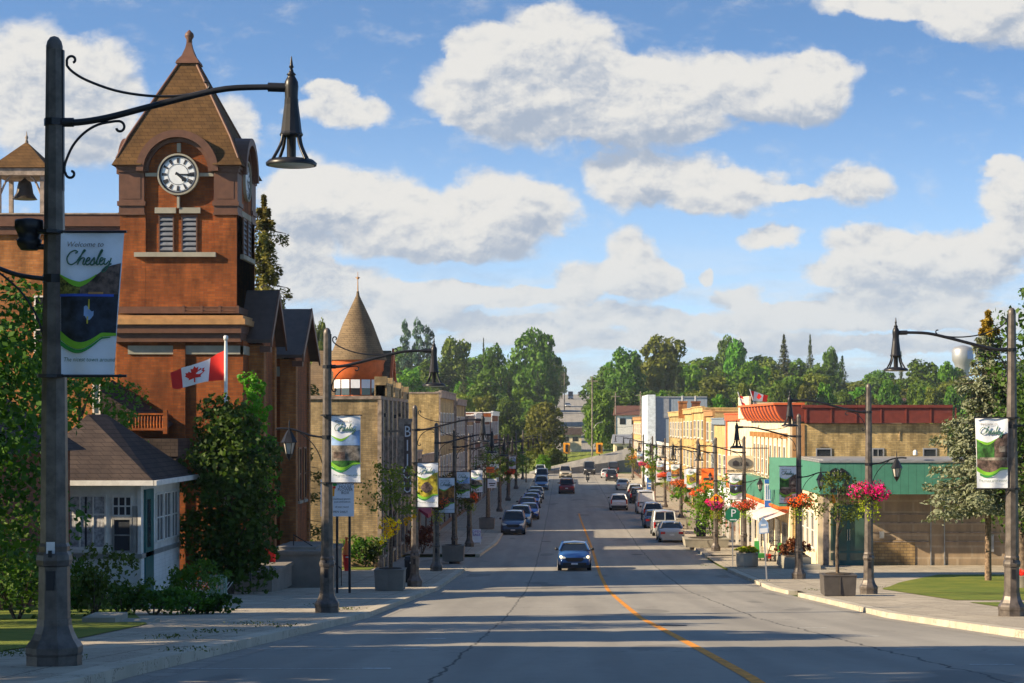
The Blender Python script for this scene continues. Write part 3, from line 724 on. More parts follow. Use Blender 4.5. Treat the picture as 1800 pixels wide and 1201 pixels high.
class Cloth:
    """a hanging cloth: (u,v) in 0..1 -> local point, with a curve and a lean"""
    def __init__(s, w, h, sg, lean=0.0, belly=.06, taper=0.0, x0=.13, skew=0.0):
        s.w, s.h, s.sg, s.lean, s.belly, s.taper, s.x0, s.skew = w, h, sg, lean, belly, taper, x0, skew
    def p(s, u, v, off=0.0):
        k = 1-v; wd = s.w*(1-s.taper*k)
        x = s.sg*(s.x0+wd*u+s.skew*k); z = s.h*(v-1)
        y = -s.belly*math.sin(math.pi*v)*math.sin(math.pi*min(1, u*.9+.1))+s.lean*u+.015*math.sin(u*9+v*5)
        return (x, y-off, z)
    def strip(s, b, lo, hi, off, n=18, nv=6, u0=0., u1=1., mi=0):
        vs = []; fs = []
        for i in range(n+1):
            u = u0+(u1-u0)*i/n; a, c = lo(u), hi(u)
            for k in range(nv+1): vs.append(s.p(u, a+(c-a)*k/nv, off))
        for i in range(n):
            for k in range(nv): q = i*(nv+1)+k; fs.append((q, q+nv+1, q+nv+2, q+1))
        b.add(vs, fs, mi, True)
def flip(sg, u): return u if sg > 0 else 1-u
def banner(loc, sg, label, kind, w=.72, h=1.70, lean=0.0, taper=0.0, belly=.07, skew=0.0, half=False):
    t = thing('banner', loc, label, 'banner', 'street banners hung on the lamp posts')
    cl = Cloth(w, h, sg, lean, belly, taper, skew=skew)
    k = lambda v: (lambda u: v)
    b = MB(); cl.strip(b, k(0), k(1), -.008, 20, 14); b.build('cloth', M['cloth'], t)
    fu = lambda u: flip(sg, u)
    top = lambda u: .70-.055*math.sin(math.pi*min(1, fu(u)*1.25))+.085*max(0, fu(u)-.35)/.65
    bot = lambda u: .255-.075*math.sin(math.pi*min(1, (fu(u)*1.35)))+.03*fu(u)
    b = MB(); cl.strip(b, bot, top, .010, 20, 8, .01, .99, 0)
    pic = {'river': 'pic_dark', 'hay': 'pic_grey', 'cow': 'pic_yellow', 'field': 'pic_orange', 'bridge': 'pic_brown'}[kind]
    b.build('printed_photo', M[pic], t)
    b = MB()
    if kind == 'river':
        cl.strip(b, k(.565), lambda u: top(u)-.004, .014, 10, 4, .0, .36, 0); cl.strip(b, k(.565), lambda u: top(u)-.004, .014, 10, 4, .36, .98, 1)
        cl.strip(b, k(.548), k(.566), .016, 14, 1, .0, .92, 2); cl.strip(b, k(.565), k(.580), .019, 8, 1, .5, .75, 5)
        cl.strip(b, lambda u: .42-.035*abs(math.sin(u*21)), lambda u: .465+.02*math.sin(u*30), .018, 10, 2, .44, .60, 3)
        cl.strip(b, k(.46), k(.53), .018, 2, 2, .505, .53, 4); cl.strip(b, k(.36), k(.41), .018, 2, 2, .49, .515, 4)
        b.build('printed_scenery', [M['pic_bank'], M['pic_brown'], M['pic_blue'], M['pic_sky'], M['pic_yellow'], M['tan_trim']], t)
    elif kind == 'hay':
        cl.strip(b, lambda u: bot(u)+.005, k(.33), .014, 10, 3, .01, .98, 0); cl.strip(b, lambda u: .36+.01*math.sin(u*9), k(.46), .016, 8, 3, .08, .48, 1); cl.strip(b, k(.555), lambda u: top(u)-.004, .014, 10, 4, .01, .98, 2)
        b.build('printed_scenery', [M['pic_green'], M['pic_brown'], M['pic_sky']], t)
    elif kind == 'cow':
        cl.strip(b, lambda u: .42-.10*math.sin(math.pi*(u-.15)/.6), lambda u: .45+.12*math.sin(math.pi*(u-.15)/.6), .015, 10, 4, .16, .74, 0)
        b.build('printed_scenery', [M['pic_brown']], t)
    elif kind == 'field':
        cl.strip(b, k(.30), k(.42), .015, 10, 3, .02, .98, 0); b.build('printed_scenery', [M['pic_brown']], t)
    else:
        cl.strip(b, k(.42), lambda u: top(u)-.004, .015, 8, 4, .45, .98, 0); cl.strip(b, k(.40), k(.44), .018, 8, 1, .02, .9, 1); cl.strip(b, k(.52), k(.60), .02, 3, 2, .1, .3, 2)
        b.build('printed_scenery', [M['pic_green'], M['pic_grey'], M['pic_grey']], t)
    b = MB(); cl.strip(b, lambda u: top(u)-.030*math.sin(math.pi*min(1, fu(u)*1.6))-.004, lambda u: top(u)+.004, .018, 14, 1, .0 if sg > 0 else .38, .62 if sg > 0 else 1, 0)
    cl.strip(b, lambda u: bot(u)-.006, lambda u: bot(u)+.045*(1-fu(u))+.012, .018, 18, 1, .0, 1, 0)
    cl.strip(b, lambda u: bot(u)-.045*(1-fu(u)*.7), lambda u: bot(u)-.010, .018, 18, 1, .0, .9, 1)
    b.split('swoosh', [M['swoosh'], M['swoosh2']], t)
    # lettering
    b = MB()
    for st in CHES:
        pts = smooth([(x, y, 0) for x, y in st], 4); q = []
        for p in pts:
            uu = .12+.74*(p[0]+.05*p[1]-.02); vv = .765+.105*p[1]
            q.append(cl.p(fu(uu) if sg > 0 else 1-fu(1-uu)*1.0 if False else (uu if sg > 0 else 1-uu), vv, .020))
        b.tube(q, .0085 if w < 1 else .012, 5)
    b.build('lettering', M['inkgreen'], t)
    def line(s_, u0, v0, hgt, mat):
        o = text_mesh(s_, hgt*h); me = o
        for vtx in me.vertices:
            uu = u0+vtx.co.x/w; q = cl.p(uu if sg > 0 else 1-uu, v0+vtx.co.y/h, .02); vtx.co = q
        me.materials.append(M[mat]); link_mesh('lettering', me, t)
    line('Welcome to', .10, .895, .036, 'pic_grey'); line('The nicest town around', .05, .10, .030, 'inkgreen')
    b = MB()
    for v in (1.0, 0.0):
        z = h*(v-1); b.tube([(0, 0, z), (sg*(.13+w*1.06), 0, z)], .016, 6)
        b.lathe([(.155, z-.02), (.155, z+.02)], n=8, sm=False)
    b.split('banner_rod', M['black'], t)
    return t
def text_mesh(s_, hgt, shear=.25, align='LEFT', ext=0.0):
    cu = bpy.data.curves.new('t', 'FONT'); cu.body = s_; cu.size = hgt*1.4; cu.shear = shear; cu.align_x = align; cu.extrude = ext; cu.resolution_u = 2
    o = bpy.data.objects.new('t', cu); C.objects.link(o); me = bpy.data.meshes.new_from_object(o); me.name = 'lettering'
    bpy.data.objects.remove(o); bpy.data.curves.remove(cu); me.materials.clear(); return me
def put_text(s_, hgt, loc, mat, parent, rot='front', shear=0, align='CENTER', ext=.004, name='lettering', xs_=1.0):
    me = text_mesh(s_, hgt, shear, align, ext)
    for v in me.vertices:
        x, y, z = v.co; x *= xs_
        if rot == 'front': v.co = (x, -z, y)
        elif rot == 'left': v.co = (-z, -x, y)      # on a wall facing -X
        else: v.co = (z, x, y)                      # on a wall facing +X
    me.materials.append(mat); o = link_mesh(name, me, parent); o.location = loc; return o

# basket of flowers hung around a lamp post
def basket(loc, label, pm, dia=1.35, seed=1, sg=1):
    t = thing('flower_basket', loc, label, 'flower basket', 'flower baskets hung on the lamp posts'); r = np.random.default_rng(seed)
    rr = dia/2; lobes = []
    for k in range(9):
        a = k*.7; lobes.append((rr*.55*math.cos(a), rr*.55*math.sin(a), r.uniform(-.02, .18), rr*r.uniform(.36, .50), rr*r.uniform(.36, .50), r.uniform(.20, .32)))
    lobes += [(r.uniform(-1, 1)*rr*.8, r.uniform(-1, 1)*rr*.5, r.uniform(-.25, .3), .16, .16, .14) for k in range(10)]
    c2, n2_ = lobes_leaves(lobes, 110, r, .6); link_mesh('basket_leaves', leaf_mesh('basket_leaves', c2, n2_, .045, L_SHRUB, .7, .9, seed+3), t)
    cen, nrm = lobes_leaves(lobes, 300, r, .30)
    link_mesh('blossom', leaf_mesh('blossom', cen, nrm, .038, pm, .9, .5, seed), t)
    lobes = []
    for k in range(9):
        a = k*.7+.3; q = r.uniform(.2, .75); lobes.append((rr*.40*math.cos(a), rr*.40*math.sin(a), -.25-q*.5, .16, .16, .28+q*.4))
    cen, nrm = lobes_leaves(lobes, 220, r, .6)
    link_mesh('trailing_leaves', leaf_mesh('trailing_leaves', cen, nrm, .04, L_LIME, .6, .8, seed), t)
    MB().lathe([(.12, -.30), (.30, -.25), (.40, -.02), (.42, .0), (.2, .0)], n=14).build('basket', M['soil'], t)
    return t

# ================================================================== BUILDINGS
def win(parent, x0, x1, z0, z1, y, face='front', frame=None, glass=None, mx=1, mz=1, fr=.07, depth=.10, sill=True, name='window', out=.03, sillmat=None):
    """window with frame, mullions, pane and sill. face front: plane y (outside = -y); left: plane x=y outside -x; right: plane x=y, outside +x (x0,x1 are then y)"""
    frame = frame or M['white']; glass = glass or M['glass']
    def mp(u, o_, z):
        if face == 'front': return (u, y-o_, z)
        if face == 'left': return (y-o_, u, z)
        return (y+o_, u, z)
    def bx(b, a0, a1, o0, o1, c0, c1, mi=0):
        vs = [mp(u, o_, z) for u in (a0, a1) for o_ in (o0, o1) for z in (c0, c1)]
        b.add(vs, [(0, 1, 3, 2), (4, 6, 7, 5), (0, 4, 5, 1), (2, 3, 7, 6), (0, 2, 6, 4), (1, 5, 7, 3)], mi)
    f = MB()
    bx(f, x0, x0+fr, -.02, out+.02, z0, z1); bx(f, x1-fr, x1, -.02, out+.02, z0, z1)
    bx(f, x0+fr, x1-fr, -.02, out+.018, z1-fr, z1); bx(f, x0+fr, x1-fr, -.02, out+.018, z0, z0+fr)
    for i in range(1, mx): u = x0+(x1-x0)*i/mx; bx(f, u-.022, u+.022, -.01, out+.010, z0+fr, z1-fr)
    for i in range(1, mz): z = z0+(z1-z0)*i/mz; bx(f, x0+fr, x1-fr, -.01, out+.013, z-.022, z+.022)
    fo = f.build(name, frame, parent, True)
    p = MB(); bx(p, x0+fr, x1-fr, -.03, .006, z0+fr, z1-fr); p.build('pane', glass, fo, True)
    if sill:
        p = MB(); bx(p, x0-.08, x1+.08, -.01, out+.08, z0-.12, z0-.003); p.build('sill', sillmat or M['stone'], fo, True)
    return fo
def bld(name, x, y, label, cat='building', group=None, z=None): return thing(name, (x, y, zg(y) if z is None else z), label, cat, group)
def steps_roofline(): pass

# ---------------- town hall with the clock tower
TH = bld('town_hall', -15.9, 80, 'red brick town hall with a tall clock tower and steep brown spire', 'town hall')
s8 = 42.5; X8 = lambda px: (px-990)/s8; Z8 = lambda py: (740-py)/s8
xL, xR, y0t, y1t = X8(211), X8(416), 80.0, 84.7
xc = (xL+xR)/2; yc = (y0t+y1t)/2
b = MB()
b.box(xL, xR, y0t+.14, y1t-.14, Z8(545), Z8(300))                       # shaft
b.box(xL, X8(256), y0t, y1t, Z8(543), Z8(378)); b.box(X8(377), xR, y0t, y1t, Z8(543), Z8(378))   # corner piers
b.box(X8(256)+.002, X8(377)-.002, y0t+.003, y0t+.2, Z8(543), Z8(452))
TW = b.build('tower_wall', M['redbrick'], TH, True)
# corner caps in brown paint with panels
b = MB()
for (a, c) in ((X8(205), X8(258)), (X8(372), X8(422))):
    for (ya, yb) in ((y0t-.14, y0t+1.15), (y1t-1.15, y1t+.14)):
        b.box(a+.10, c-.10, ya+.10, yb-.10, Z8(378), Z8(297)); b.box(a, c, ya, yb, Z8(297), Z8(291)); b.box(a+.05, c-.05, ya+.05, yb-.05, Z8(303), Z8(297)-.001)
        b.box(a+.04, c-.04, ya+.04, yb-.04, Z8(362), Z8(354)); b.box(a+.07, c-.07, ya+.07, yb-.07, Z8(378), Z8(374))
    m_, n_ = a+.25, c-.25
    b.box(m_, n_, y0t-.055, y0t-.02, Z8(350), Z8(308))
b.split('corner_cap', M['brown'], TH, True)
# arched dormers on the four faces
def arch_pts(cx, cz, r, n=18, a0=0., a1=math.pi): return [(cx+r*math.cos(a0+(a1-a0)*i/n), cz+r*math.sin(a0+(a1-a0)*i/n)) for i in range(n+1)]
zc = Z8(302); r1, r0 = 1.70, 1.40
def dormer(parent, face):
    def mp(u, o_, z):
        if face == 'front': return (xc+u, y0t-o_, z)
        if face == 'right': return (xR+o_, yc+u, z)
        return (xL-o_, yc+u, z)
    b = MB(); n = 18; P1 = arch_pts(0, zc, r1, n); P0 = arch_pts(0, zc, r0, n)
    for (o0, o1, pa, pb) in ((-1.6, .30, P1, P0),):
        vs = []
        for (q, w_) in zip(pa, pb): vs += [mp(q[0], o1, q[1]), mp(w_[0], o1, w_[1]), mp(q[0], o0, q[1]), mp(w_[0], o0+1.2, w_[1])]
        fs = []
        for i in range(n): a = 4*i; fs += [(a, a+1, a+5, a+4), (a, a+4, a+6, a+2), (a+1, a+3, a+7, a+5)]
        b.add(vs, fs, 0, False)
    P2 = arch_pts(0, zc, r0-.16, n); vs = []
    for (q, w_) in zip(P0, P2): vs += [mp(q[0], .06, q[1]), mp(w_[0], .06, w_[1]), mp(w_[0], -.15, w_[1])]
    b.add(vs, [f for i in range(n) for f in ((3*i, 3*i+1, 3*i+4, 3*i+3), (3*i+1, 3*i+2, 3*i+5, 3*i+4))])
    b.build('arched_dormer', M['brown'], parent, True)
    t = MB(); pp = arch_pts(0, zc, r0-.02, n); t.add([mp(0, -.10, zc)]+[mp(q[0], -.10, q[1]) for q in pp], [(0, i+1, i+2) for i in range(n)])
    t.build('tympanum', M['redbrick'], parent, True)
for f_ in ('front', 'right', 'left'): dormer(TH, f_)
# clock faces
def clock(parent, face):
    def mp(u, o_, z):
        if face == 'front': return (xc+u, y0t-o_, z)
        return (xR+o_, yc+u, z)
    zk = Z8(307); R_ = .86
    c = MB(); n = 40
    def ring(ra, rb, o_, mi, b): 
        vs = []
        for i in range(n): a = 2*math.pi*i/n; vs += [mp(ra*math.cos(a), o_, zk+ra*math.sin(a)), mp(rb*math.cos(a), o_, zk+rb*math.sin(a))]
        b.add(vs, [(2*i, 2*i+1, (2*i+3) % (2*n), (2*i+2) % (2*n)) for i in range(n)], mi)
    def rim(r, oa, ob, mi, b):
        vs = []
        for i in range(n): a = 2*math.pi*i/n; vs += [mp(r*math.cos(a), oa, zk+r*math.sin(a)), mp(r*math.cos(a), ob, zk+r*math.sin(a))]
        b.add(vs, [(2*i, 2*i+1, (2*i+3) % (2*n), (2*i+2) % (2*n)) for i in range(n)], mi)
    ring(R_, R_-.07, .12, 0, c); rim(R_, -.1, .12, 0, c); rim(R_-.07, .04, .12, 0, c)
    co = c.build('clock_face', [M['stone']], parent, True)
    d = MB(); ring(R_-.07, .0, .05, 0, d); d.build('dial', M['signwhite'], co, True)
    k = MB(); ring(R_-.07, R_-.15, .056, 0, k); ring(.435, .415, .060, 0, k); ring(R_-.17, R_-.185, .058, 0, k)
    for h in range(12):
        a = math.pi/2-h*math.pi/6; ns = [2, 1, 2, 3, 3, 1, 2, 2, 3, 2, 1, 2][h]
        for j in range(ns):
            da = (j-(ns-1)/2)*.095; ca, sa = math.cos(a+da), math.sin(a+da); w_ = .024 if ns > 1 else .04
            tx, tz = -math.sin(a+da)*w_, math.cos(a+da)*w_
            k.add([mp(.47*ca-tx*.8, .064, zk+.47*sa-tz*.8), mp(.47*ca+tx*.8, .064, zk+.47*sa+tz*.8), mp(.68*ca+tx*1.3, .064, zk+.68*sa+tz*1.3), mp(.68*ca-tx*1.3, .064, zk+.68*sa-tz*1.3)], [(0, 1, 2, 3)])
    k.build('numerals', M['ink'], co, True)
    m = MB()
    def hand(ang, L_, w_, o_):
        ca, sa = math.cos(ang), math.sin(ang); tx, tz = -sa*w_, ca*w_
        P_ = [(-.12, .5), (L_*.55, .75), (L_*.72, 1.3), (L_, .2)]
        vs = []
        for (q, ww) in P_: vs += [mp(q*ca-tx*ww, o_, zk+q*sa-tz*ww), mp(q*ca+tx*ww, o_, zk+q*sa+tz*ww)]
        m.add(vs, [(0, 1, 3, 2), (2, 3, 5, 4), (4, 5, 7, 6)])
    hand(math.pi/2-R(92), .66, .045, .075); hand(math.pi/2-R(150-20), .44, .085, .071); 
    m.build('clock_hands', M['black'], co, True)
clock(TH, 'front'); clock(TH, 'right')
b = MB(); b.box(xc-.05, xc+.10, y0t-.05, y0t+.2, Z8(268), Z8(252)); b.box(xc-.05, xc+.05, y0t-.06, y0t+.2, Z8(366), Z8(345))
b.box(X8(255), xc-.80, y0t+.02, y0t+.2, Z8(310), Z8(304)); b.box(xc+.80, X8(375), y0t+.02, y0t+.2, Z8(310), Z8(304))
b.box(X8(272), X8(309), y0t-.02, y0t+.3, Z8(375), Z8(365)); b.box(X8(315), X8(352), y0t-.02, y0t+.3, Z8(375), Z8(365))
b.box(X8(237), X8(380), y0t-.16, y0t+.3, Z8(452), Z8(444)); b.box(xR-.2, xR+.16, yc-1.5, yc+1.5, Z8(452), Z8(444)); b.box(xR-.2, xR+.04, yc-1.2, yc+1.2, Z8(375), Z8(365))
b.split('stone_trim', M['stone'], TH, True)
for (a, c, fc) in ((X8(278), X8(305), 'front'), (X8(318), X8(346), 'front'), (yc-1.0, yc-.2, 'right'), (yc+.2, yc+1.0, 'right')):
    pl_ = y0t+.14 if fc == 'front' else xR+.01
    v = MB(); fn = (lambda u, o_, z: (u, pl_-o_, z)) if fc == 'front' else (lambda u, o_, z: (pl_+o_, u, z))
    def bx(b, a0, a1, o0, o1, c0, c1):
        vs = [fn(u, o_, z) for u in (a0, a1) for o_ in (o0, o1) for z in (c0, c1)]
        b.add(vs, [(0, 1, 3, 2), (4, 6, 7, 5), (0, 4, 5, 1), (2, 3, 7, 6), (0, 2, 6, 4), (1, 5, 7, 3)])
    bx(v, a, a+.05, 0, .06, Z8(443), Z8(377)); bx(v, c-.05, c, 0, .06, Z8(443), Z8(377)); bx(v, a+.05, c-.05, 0, .055, Z8(381), Z8(377))
    lo = v.build('louvre_window', M['brown'], TH, True)
    v = MB(); bx(v, a+.05, c-.05, .001, .006, Z8(443), Z8(381)); v.build('shadow_gap', M['ink'], lo, True)
    v = MB()
    for i in range(7):
        z = Z8(440)+i*.205
        P_ = [fn(a+.05, .008, z+.11), fn(c-.05, .008, z+.11), fn(c-.05, .055, z), fn(a+.05, .055, z)]
        v.add(P_+[(p[0], p[1], p[2]+.035) for p in P_], [(0, 1, 2, 3), (7, 6, 5, 4), (3, 2, 6, 7)])
    v.build('louvre', plain('grey_slats', (.15, .16, .19), .6) if 'grey_slats' not in bpy.data.materials else bpy.data.materials['grey_slats'], lo, True)
# spire
def pyr(b, cx, cy, prof, mi=0):      # prof: list of (half, z)
    vs = []
    for (h, z) in prof: vs += [(cx-h, cy-h, z), (cx+h, cy-h, z), (cx+h, cy+h, z), (cx-h, cy+h, z)]
    fs = [(4*i+k, 4*i+(k+1) % 4, 4*i+4+(k+1) % 4, 4*i+4+k) for i in range(len(prof)-1) for k in range(4)]
    b.add(vs, fs+[(3, 2, 1, 0), tuple(4*(len(prof)-1)+k for k in range(4))], mi)
hs = (xR-xL)/2
b = MB(); hz_ = [(Z8(292), hs+.28), (Z8(280), hs+.14), (Z8(240), hs-.30), (15.2, .34)]
def halfw(z): return float(np.interp(z, [p_[0] for p_ in hz_], [p_[1] for p_ in hz_]))
ztp = Z8(229); pyr(b, xc, yc, [(halfw(ztp), ztp), (.34, 15.2)])
for fc in range(4):
    def mp(u, o_, z):
        return [(xc+u, yc-o_, z), (xc+o_, yc+u, z), (xc-u, yc+o_, z), (xc-o_, yc-u, z)][fc]
    for sg in (-1, 1):
        vs = []; n = 12
        for i in range(n+1):
            z = Z8(292)+(ztp-Z8(292))*i/n; h_ = halfw(z); rin = math.sqrt(max(0.0, 1.50**2-max(0, z-zc)**2)); vs += [mp(sg*h_, h_, z), mp(sg*min(h_, rin), h_, z)]
        b.add(vs, [(2*i, 2*i+1, 2*i+3, 2*i+2) for i in range(n)])
SP = b.build('spire_roof', M['spire'], TH, True)
b = MB(); pyr(b, xc, yc, [(.50, 15.15), (.46, 15.27), (.28, 15.5), (.15, 15.85), (.09, 16.15)])
for sx_ in (-1, 1):
    for sy_ in (-1, 1): b.tube([(xc+sx_*(hs+.10), yc+sy_*(hs+.10), Z8(279)), (xc+sx_*(hs-.29), yc+sy_*(hs-.29), Z8(240)+.02), (xc+sx_*.34, yc+sy_*.34, 15.2)], .06, 6)
b.build('roof_cap', M['brown'], TH, True)
b = MB(); b.lathe([(.08, 16.05), (.13, 16.12), (.12, 16.22), (.20, 16.36), (.18, 16.48), (.10, 16.56), (.02, 16.64)], (xc, yc, 0), 12); b.build('finial', M['brown'], TH, True)
# skirt block below the tower, cornice and street wing
b = MB()
b.box(X8(212), X8(432), 79.3, 91.0, zg(85)-.5, Z8(600))
b.box(X8(322)-.25, X8(322)+.25, 79.16, 79.4, zg(80)-.3, Z8(600))
BW = b.build('hall_wall', M['redbrick'], TH, True)
b = MB()
b.box(X8(206), X8(433)+.15, 78.75, 91.3, Z8(573), Z8(563)); b.box(X8(208), X8(430)+.12, 78.9, 91.2, Z8(562.9), Z8(557))
b.build('gutter_band', M['tan_trim'], TH, True)
b = MB(); b.box(X8(209), X8(430), 78.98, 91.1, Z8(603), Z8(588)); b.box(X8(207), X8(432), 78.85, 91.15, Z8(587.9), Z8(573)-.002); b.box(X8(210), X8(425), 79.35, 90.8, Z8(552)-.01, Z8(541)); 
b.build('eaves', M['brown'], TH, True)
b = MB(); b.box(X8(232), X8(432)+.02, 79.24, 79.5, Z8(624), Z8(609)); b.box(X8(432)-.1, X8(432)+.04, 79.24, 90.9, Z8(624), Z8(609)); b.build('stone_band', M['stone'], TH, True)
b = MB(); xs_ = np.linspace(X8(331), X8(425), 4)
for x in xs_: b.box(x-.05, x+.05, 78.98, 79.08, Z8(553), Z8(540))
b.tube([(X8(331), 79.03, Z8(543)), (X8(427), 79.03, Z8(543))], .03, 6); b.tube([(X8(331), 79.03, Z8(549)), (X8(427), 79.03, Z8(549))], .025, 6)
b.build('snow_guard', M['brown'], TH, True)
# corner pilasters on the street side
xf = -12.95
def gable_bay(y0, y1, xo, ze, zr, deep=4.5):
    """bay projecting towards the street with a steep gable"""
    ym = (y0+y1)/2; b = MB()
    b.box(xo-1.3, xo, y0+.25, y1-.25, zg(y0)-.4, ze-.28); bo = b.build('bay_wall', M['darkbrick'] if False else M['redbrick'], TH, True)
    b = MB()
    for yy in (y0+.25, y1-.25-.55): b.box(xo-.05, xo+.10, yy, yy+.55, zg(y0)-.3, ze-.3)
    for xx in (xo-.60,): b.box(xx, xo+.10, y0+.16, y0+.26, zg(y0)-.3, ze-.3); 
    b.box(xo-1.3, xo-.98, y0+.17, y0+.26, zg(y0)-.3, ze-.3)
    b.split('pilaster', M['redbrick2'], TH, True)
    b = MB(); th = .14
    for (ya, yb) in ((y0-.2, ym), (y1+.2, ym)):
        P_ = [(xo-deep, ya, ze-.1), (xo+.42, ya, ze-.1), (xo+.42, yb, zr), (xo-deep, yb, zr)]
        b.hexa([(p[0], p[1], p[2]-th) for p in P_], P_)
    b.build('gable_roof', M['darkroof'], TH, True)
    b = MB(); b.add([(xo+.05, y0, ze-.3), (xo+.05, y1, ze-.3), (xo+.05, ym, zr-.25), (xo-.2, y0, ze-.3), (xo-.2, y1, ze-.3), (xo-.2, ym, zr-.25)], [(0, 1, 2), (5, 4, 3), (0, 3, 4, 1)])
    b.build('gable_wall', M['redbrick'], TH, True)
    b = MB()
    for (ya, yb) in ((y0-.22, ym), (y1+.22, ym)):
        b.add([(xo+.43, ya, ze-.42), (xo+.43, yb, zr-.34), (xo+.43, yb, zr+.03), (xo+.43, ya, ze-.06), (xo+.50, ya, ze-.42), (xo+.50, yb, zr-.34), (xo+.50, yb, zr+.03), (xo+.50, ya, ze-.06)], [(0, 1, 2, 3), (7, 6, 5, 4), (0, 4, 5, 1), (3, 2, 6, 7), (0, 3, 7, 4)])
    b.box(xo+.0, xo+.45, y0-.3, y0+.05, ze-.62, ze-.38)
    b.build('bargeboard', M['brown'], TH, True)
    b = MB(); b.box(xo-1.35, xo+.03, y0+.2, y0+.24, ze-1.05, ze-.62); b.build('stone_band', M['stone'], TH, True)
gable_bay(80.6, 84.6, -12.6, Z8(592), Z8(503))
gable_bay(85.2, 90.6, -11.9, Z8(612), Z8(545)+.5, 6)
for i, y in enumerate((87.2, 88.9)): win(TH, y-.45, y+.45, -3.6, -1.2, -11.9, 'right', mz=2, frame=M['brown'])
# left wing with the belfry
b = MB(); b.box(-34, X8(212)-.002, 84.2, 91, zg(90)-1, 8.35); b.box(-30, X8(230), 82.0, 84.19, zg(84)-1, Z8(640)); b.build('wing_wall', M['redbrick2'], TH, True)
b = MB(); b.box(-34.2, X8(212), 83.95, 84.19, 8.45, 8.95); b.box(-34.2, X8(212), 84.05, 84.19, 8.1, 8.44); b.build('cornice', M['brown'], TH, True)
b = MB(); b.box(-34.2, X8(212), 83.9, 84.5, 8.96, 9.02); b.box(-34, X8(214), 84.5, 91, 8.352, 8.9); b.build('roof_flashing', M['weathered'], TH, True)
for (px0, px1, py0, py1, yy) in ((163, 177, 730, 672, 82.0), (60, 110, 640, 520, 84.2), (150, 190, 640, 520, 84.2)):
    q = 3400/yy; win(TH, (px0-990)/q, (px1-990)/q, (740-py0)/q, (740-py1)/q, yy, mz=2)
# belfry
b = MB(); bs = 38.5; bxx = (47-990)/bs; byy = 88.3; h_ = .98
for sx_ in (-1, 1):
    for sy_ in (-1, 1):
        b.box(bxx+sx_*h_-.09, bxx+sx_*h_+.09, byy+sy_*h_-.09, byy+sy_*h_+.09, 8.9, (740-312)/bs)
for sx_ in (-1, 1):
    b.tube(smooth([(bxx+sx_*(h_-.08), byy-h_, (740-345)/bs), (bxx+sx_*(h_-.3), byy-h_, (740-325)/bs), (bxx+sx_*(h_-.55), byy-h_, (740-314)/bs)], 4), .05, 6)
b.box(bxx-h_-.25, bxx+h_+.25, byy-h_-.25, byy+h_+.25, (740-314)/bs, (740-302)/bs)
b.box(bxx-h_-.1, bxx+h_+.1, byy-h_-.1, byy+h_+.1, 8.9, 9.35)
BF = b.build('belfry', M['weathered'], TH, True)
b = MB(); pyr(b, bxx, byy, [(h_+.34, (740-301)/bs), (.07, (740-252)/bs)]); b.build('belfry_roof', M['spire'], BF, True)
b = MB(); b.lathe([(.06, (740-255)/bs), (.09, (740-250)/bs), (.04, (740-246)/bs), (.08, (740-242)/bs), (.03, (740-238)/bs), (.01, (740-231)/bs)], (bxx, byy, 0), 8); b.build('finial', M['weathered'], BF, True)
b = MB(); zb = (740-352)/bs; b.lathe([(.56, zb), (.50, zb+.08), (.38, zb+.28), (.33, zb+.60), (.28, zb+.78), (.14, zb+.86), (.05, zb+.95)], (bxx, byy-.3, 0), 20); b.build('bell', M['bronze'], BF, True)
# porch details on the camera side
b = MB(); b.add([(X8(205), 79.25, Z8(740)), (X8(205), 79.25, Z8(668)), (X8(312), 79.25, Z8(745)), (X8(205), 77.2, Z8(752)), (X8(205), 77.2, Z8(690)), (X8(312), 77.2, Z8(757))], [(0, 1, 2), (5, 4, 3), (1, 4, 5, 2), (0, 2, 5, 3)])
b.build('lean_to_roof', M['darkshingle'], TH, True)
b = MB(); b.box(X8(215), X8(345), 76.2, 79.2, Z8(800), Z8(770)); b.hexa([(X8(222), 76.0, Z8(815)), (X8(342), 76.0, Z8(815)), (X8(342), 79.2, Z8(800)), (X8(222), 79.2, Z8(800))], [(X8(222), 76.0, Z8(806)), (X8(342), 76.0, Z8(806)), (X8(342), 79.2, Z8(775)), (X8(222), 79.2, Z8(775))]); b.build('porch_roof', M['darkshingle'], TH, True)
b = MB()
for i in range(12): x = X8(262)+i*(X8(318)-X8(262))/11; b.lathe([(.05, Z8(752)), (.075, Z8(745)), (.04, Z8(738)), (.06, Z8(730))], (x, 76.5, 0), 6)
b.box(X8(256), X8(322), 76.42, 76.58, Z8(730), Z8(727)); b.box(X8(256), X8(322), 76.42, 76.58, Z8(756), Z8(752)); b.box(X8(318), X8(325), 76.4, 76.6, Z8(762), Z8(722)); b.build('balustrade', M['redbrick'], TH, True)
b = MB()
for px in (262, 300, 338): b.box(X8(px)-.12, X8(px)+.12, 76.3, 76.55, zg(76)-.2, Z8(812))
b.split('porch_post', M['weathered'], TH, True)
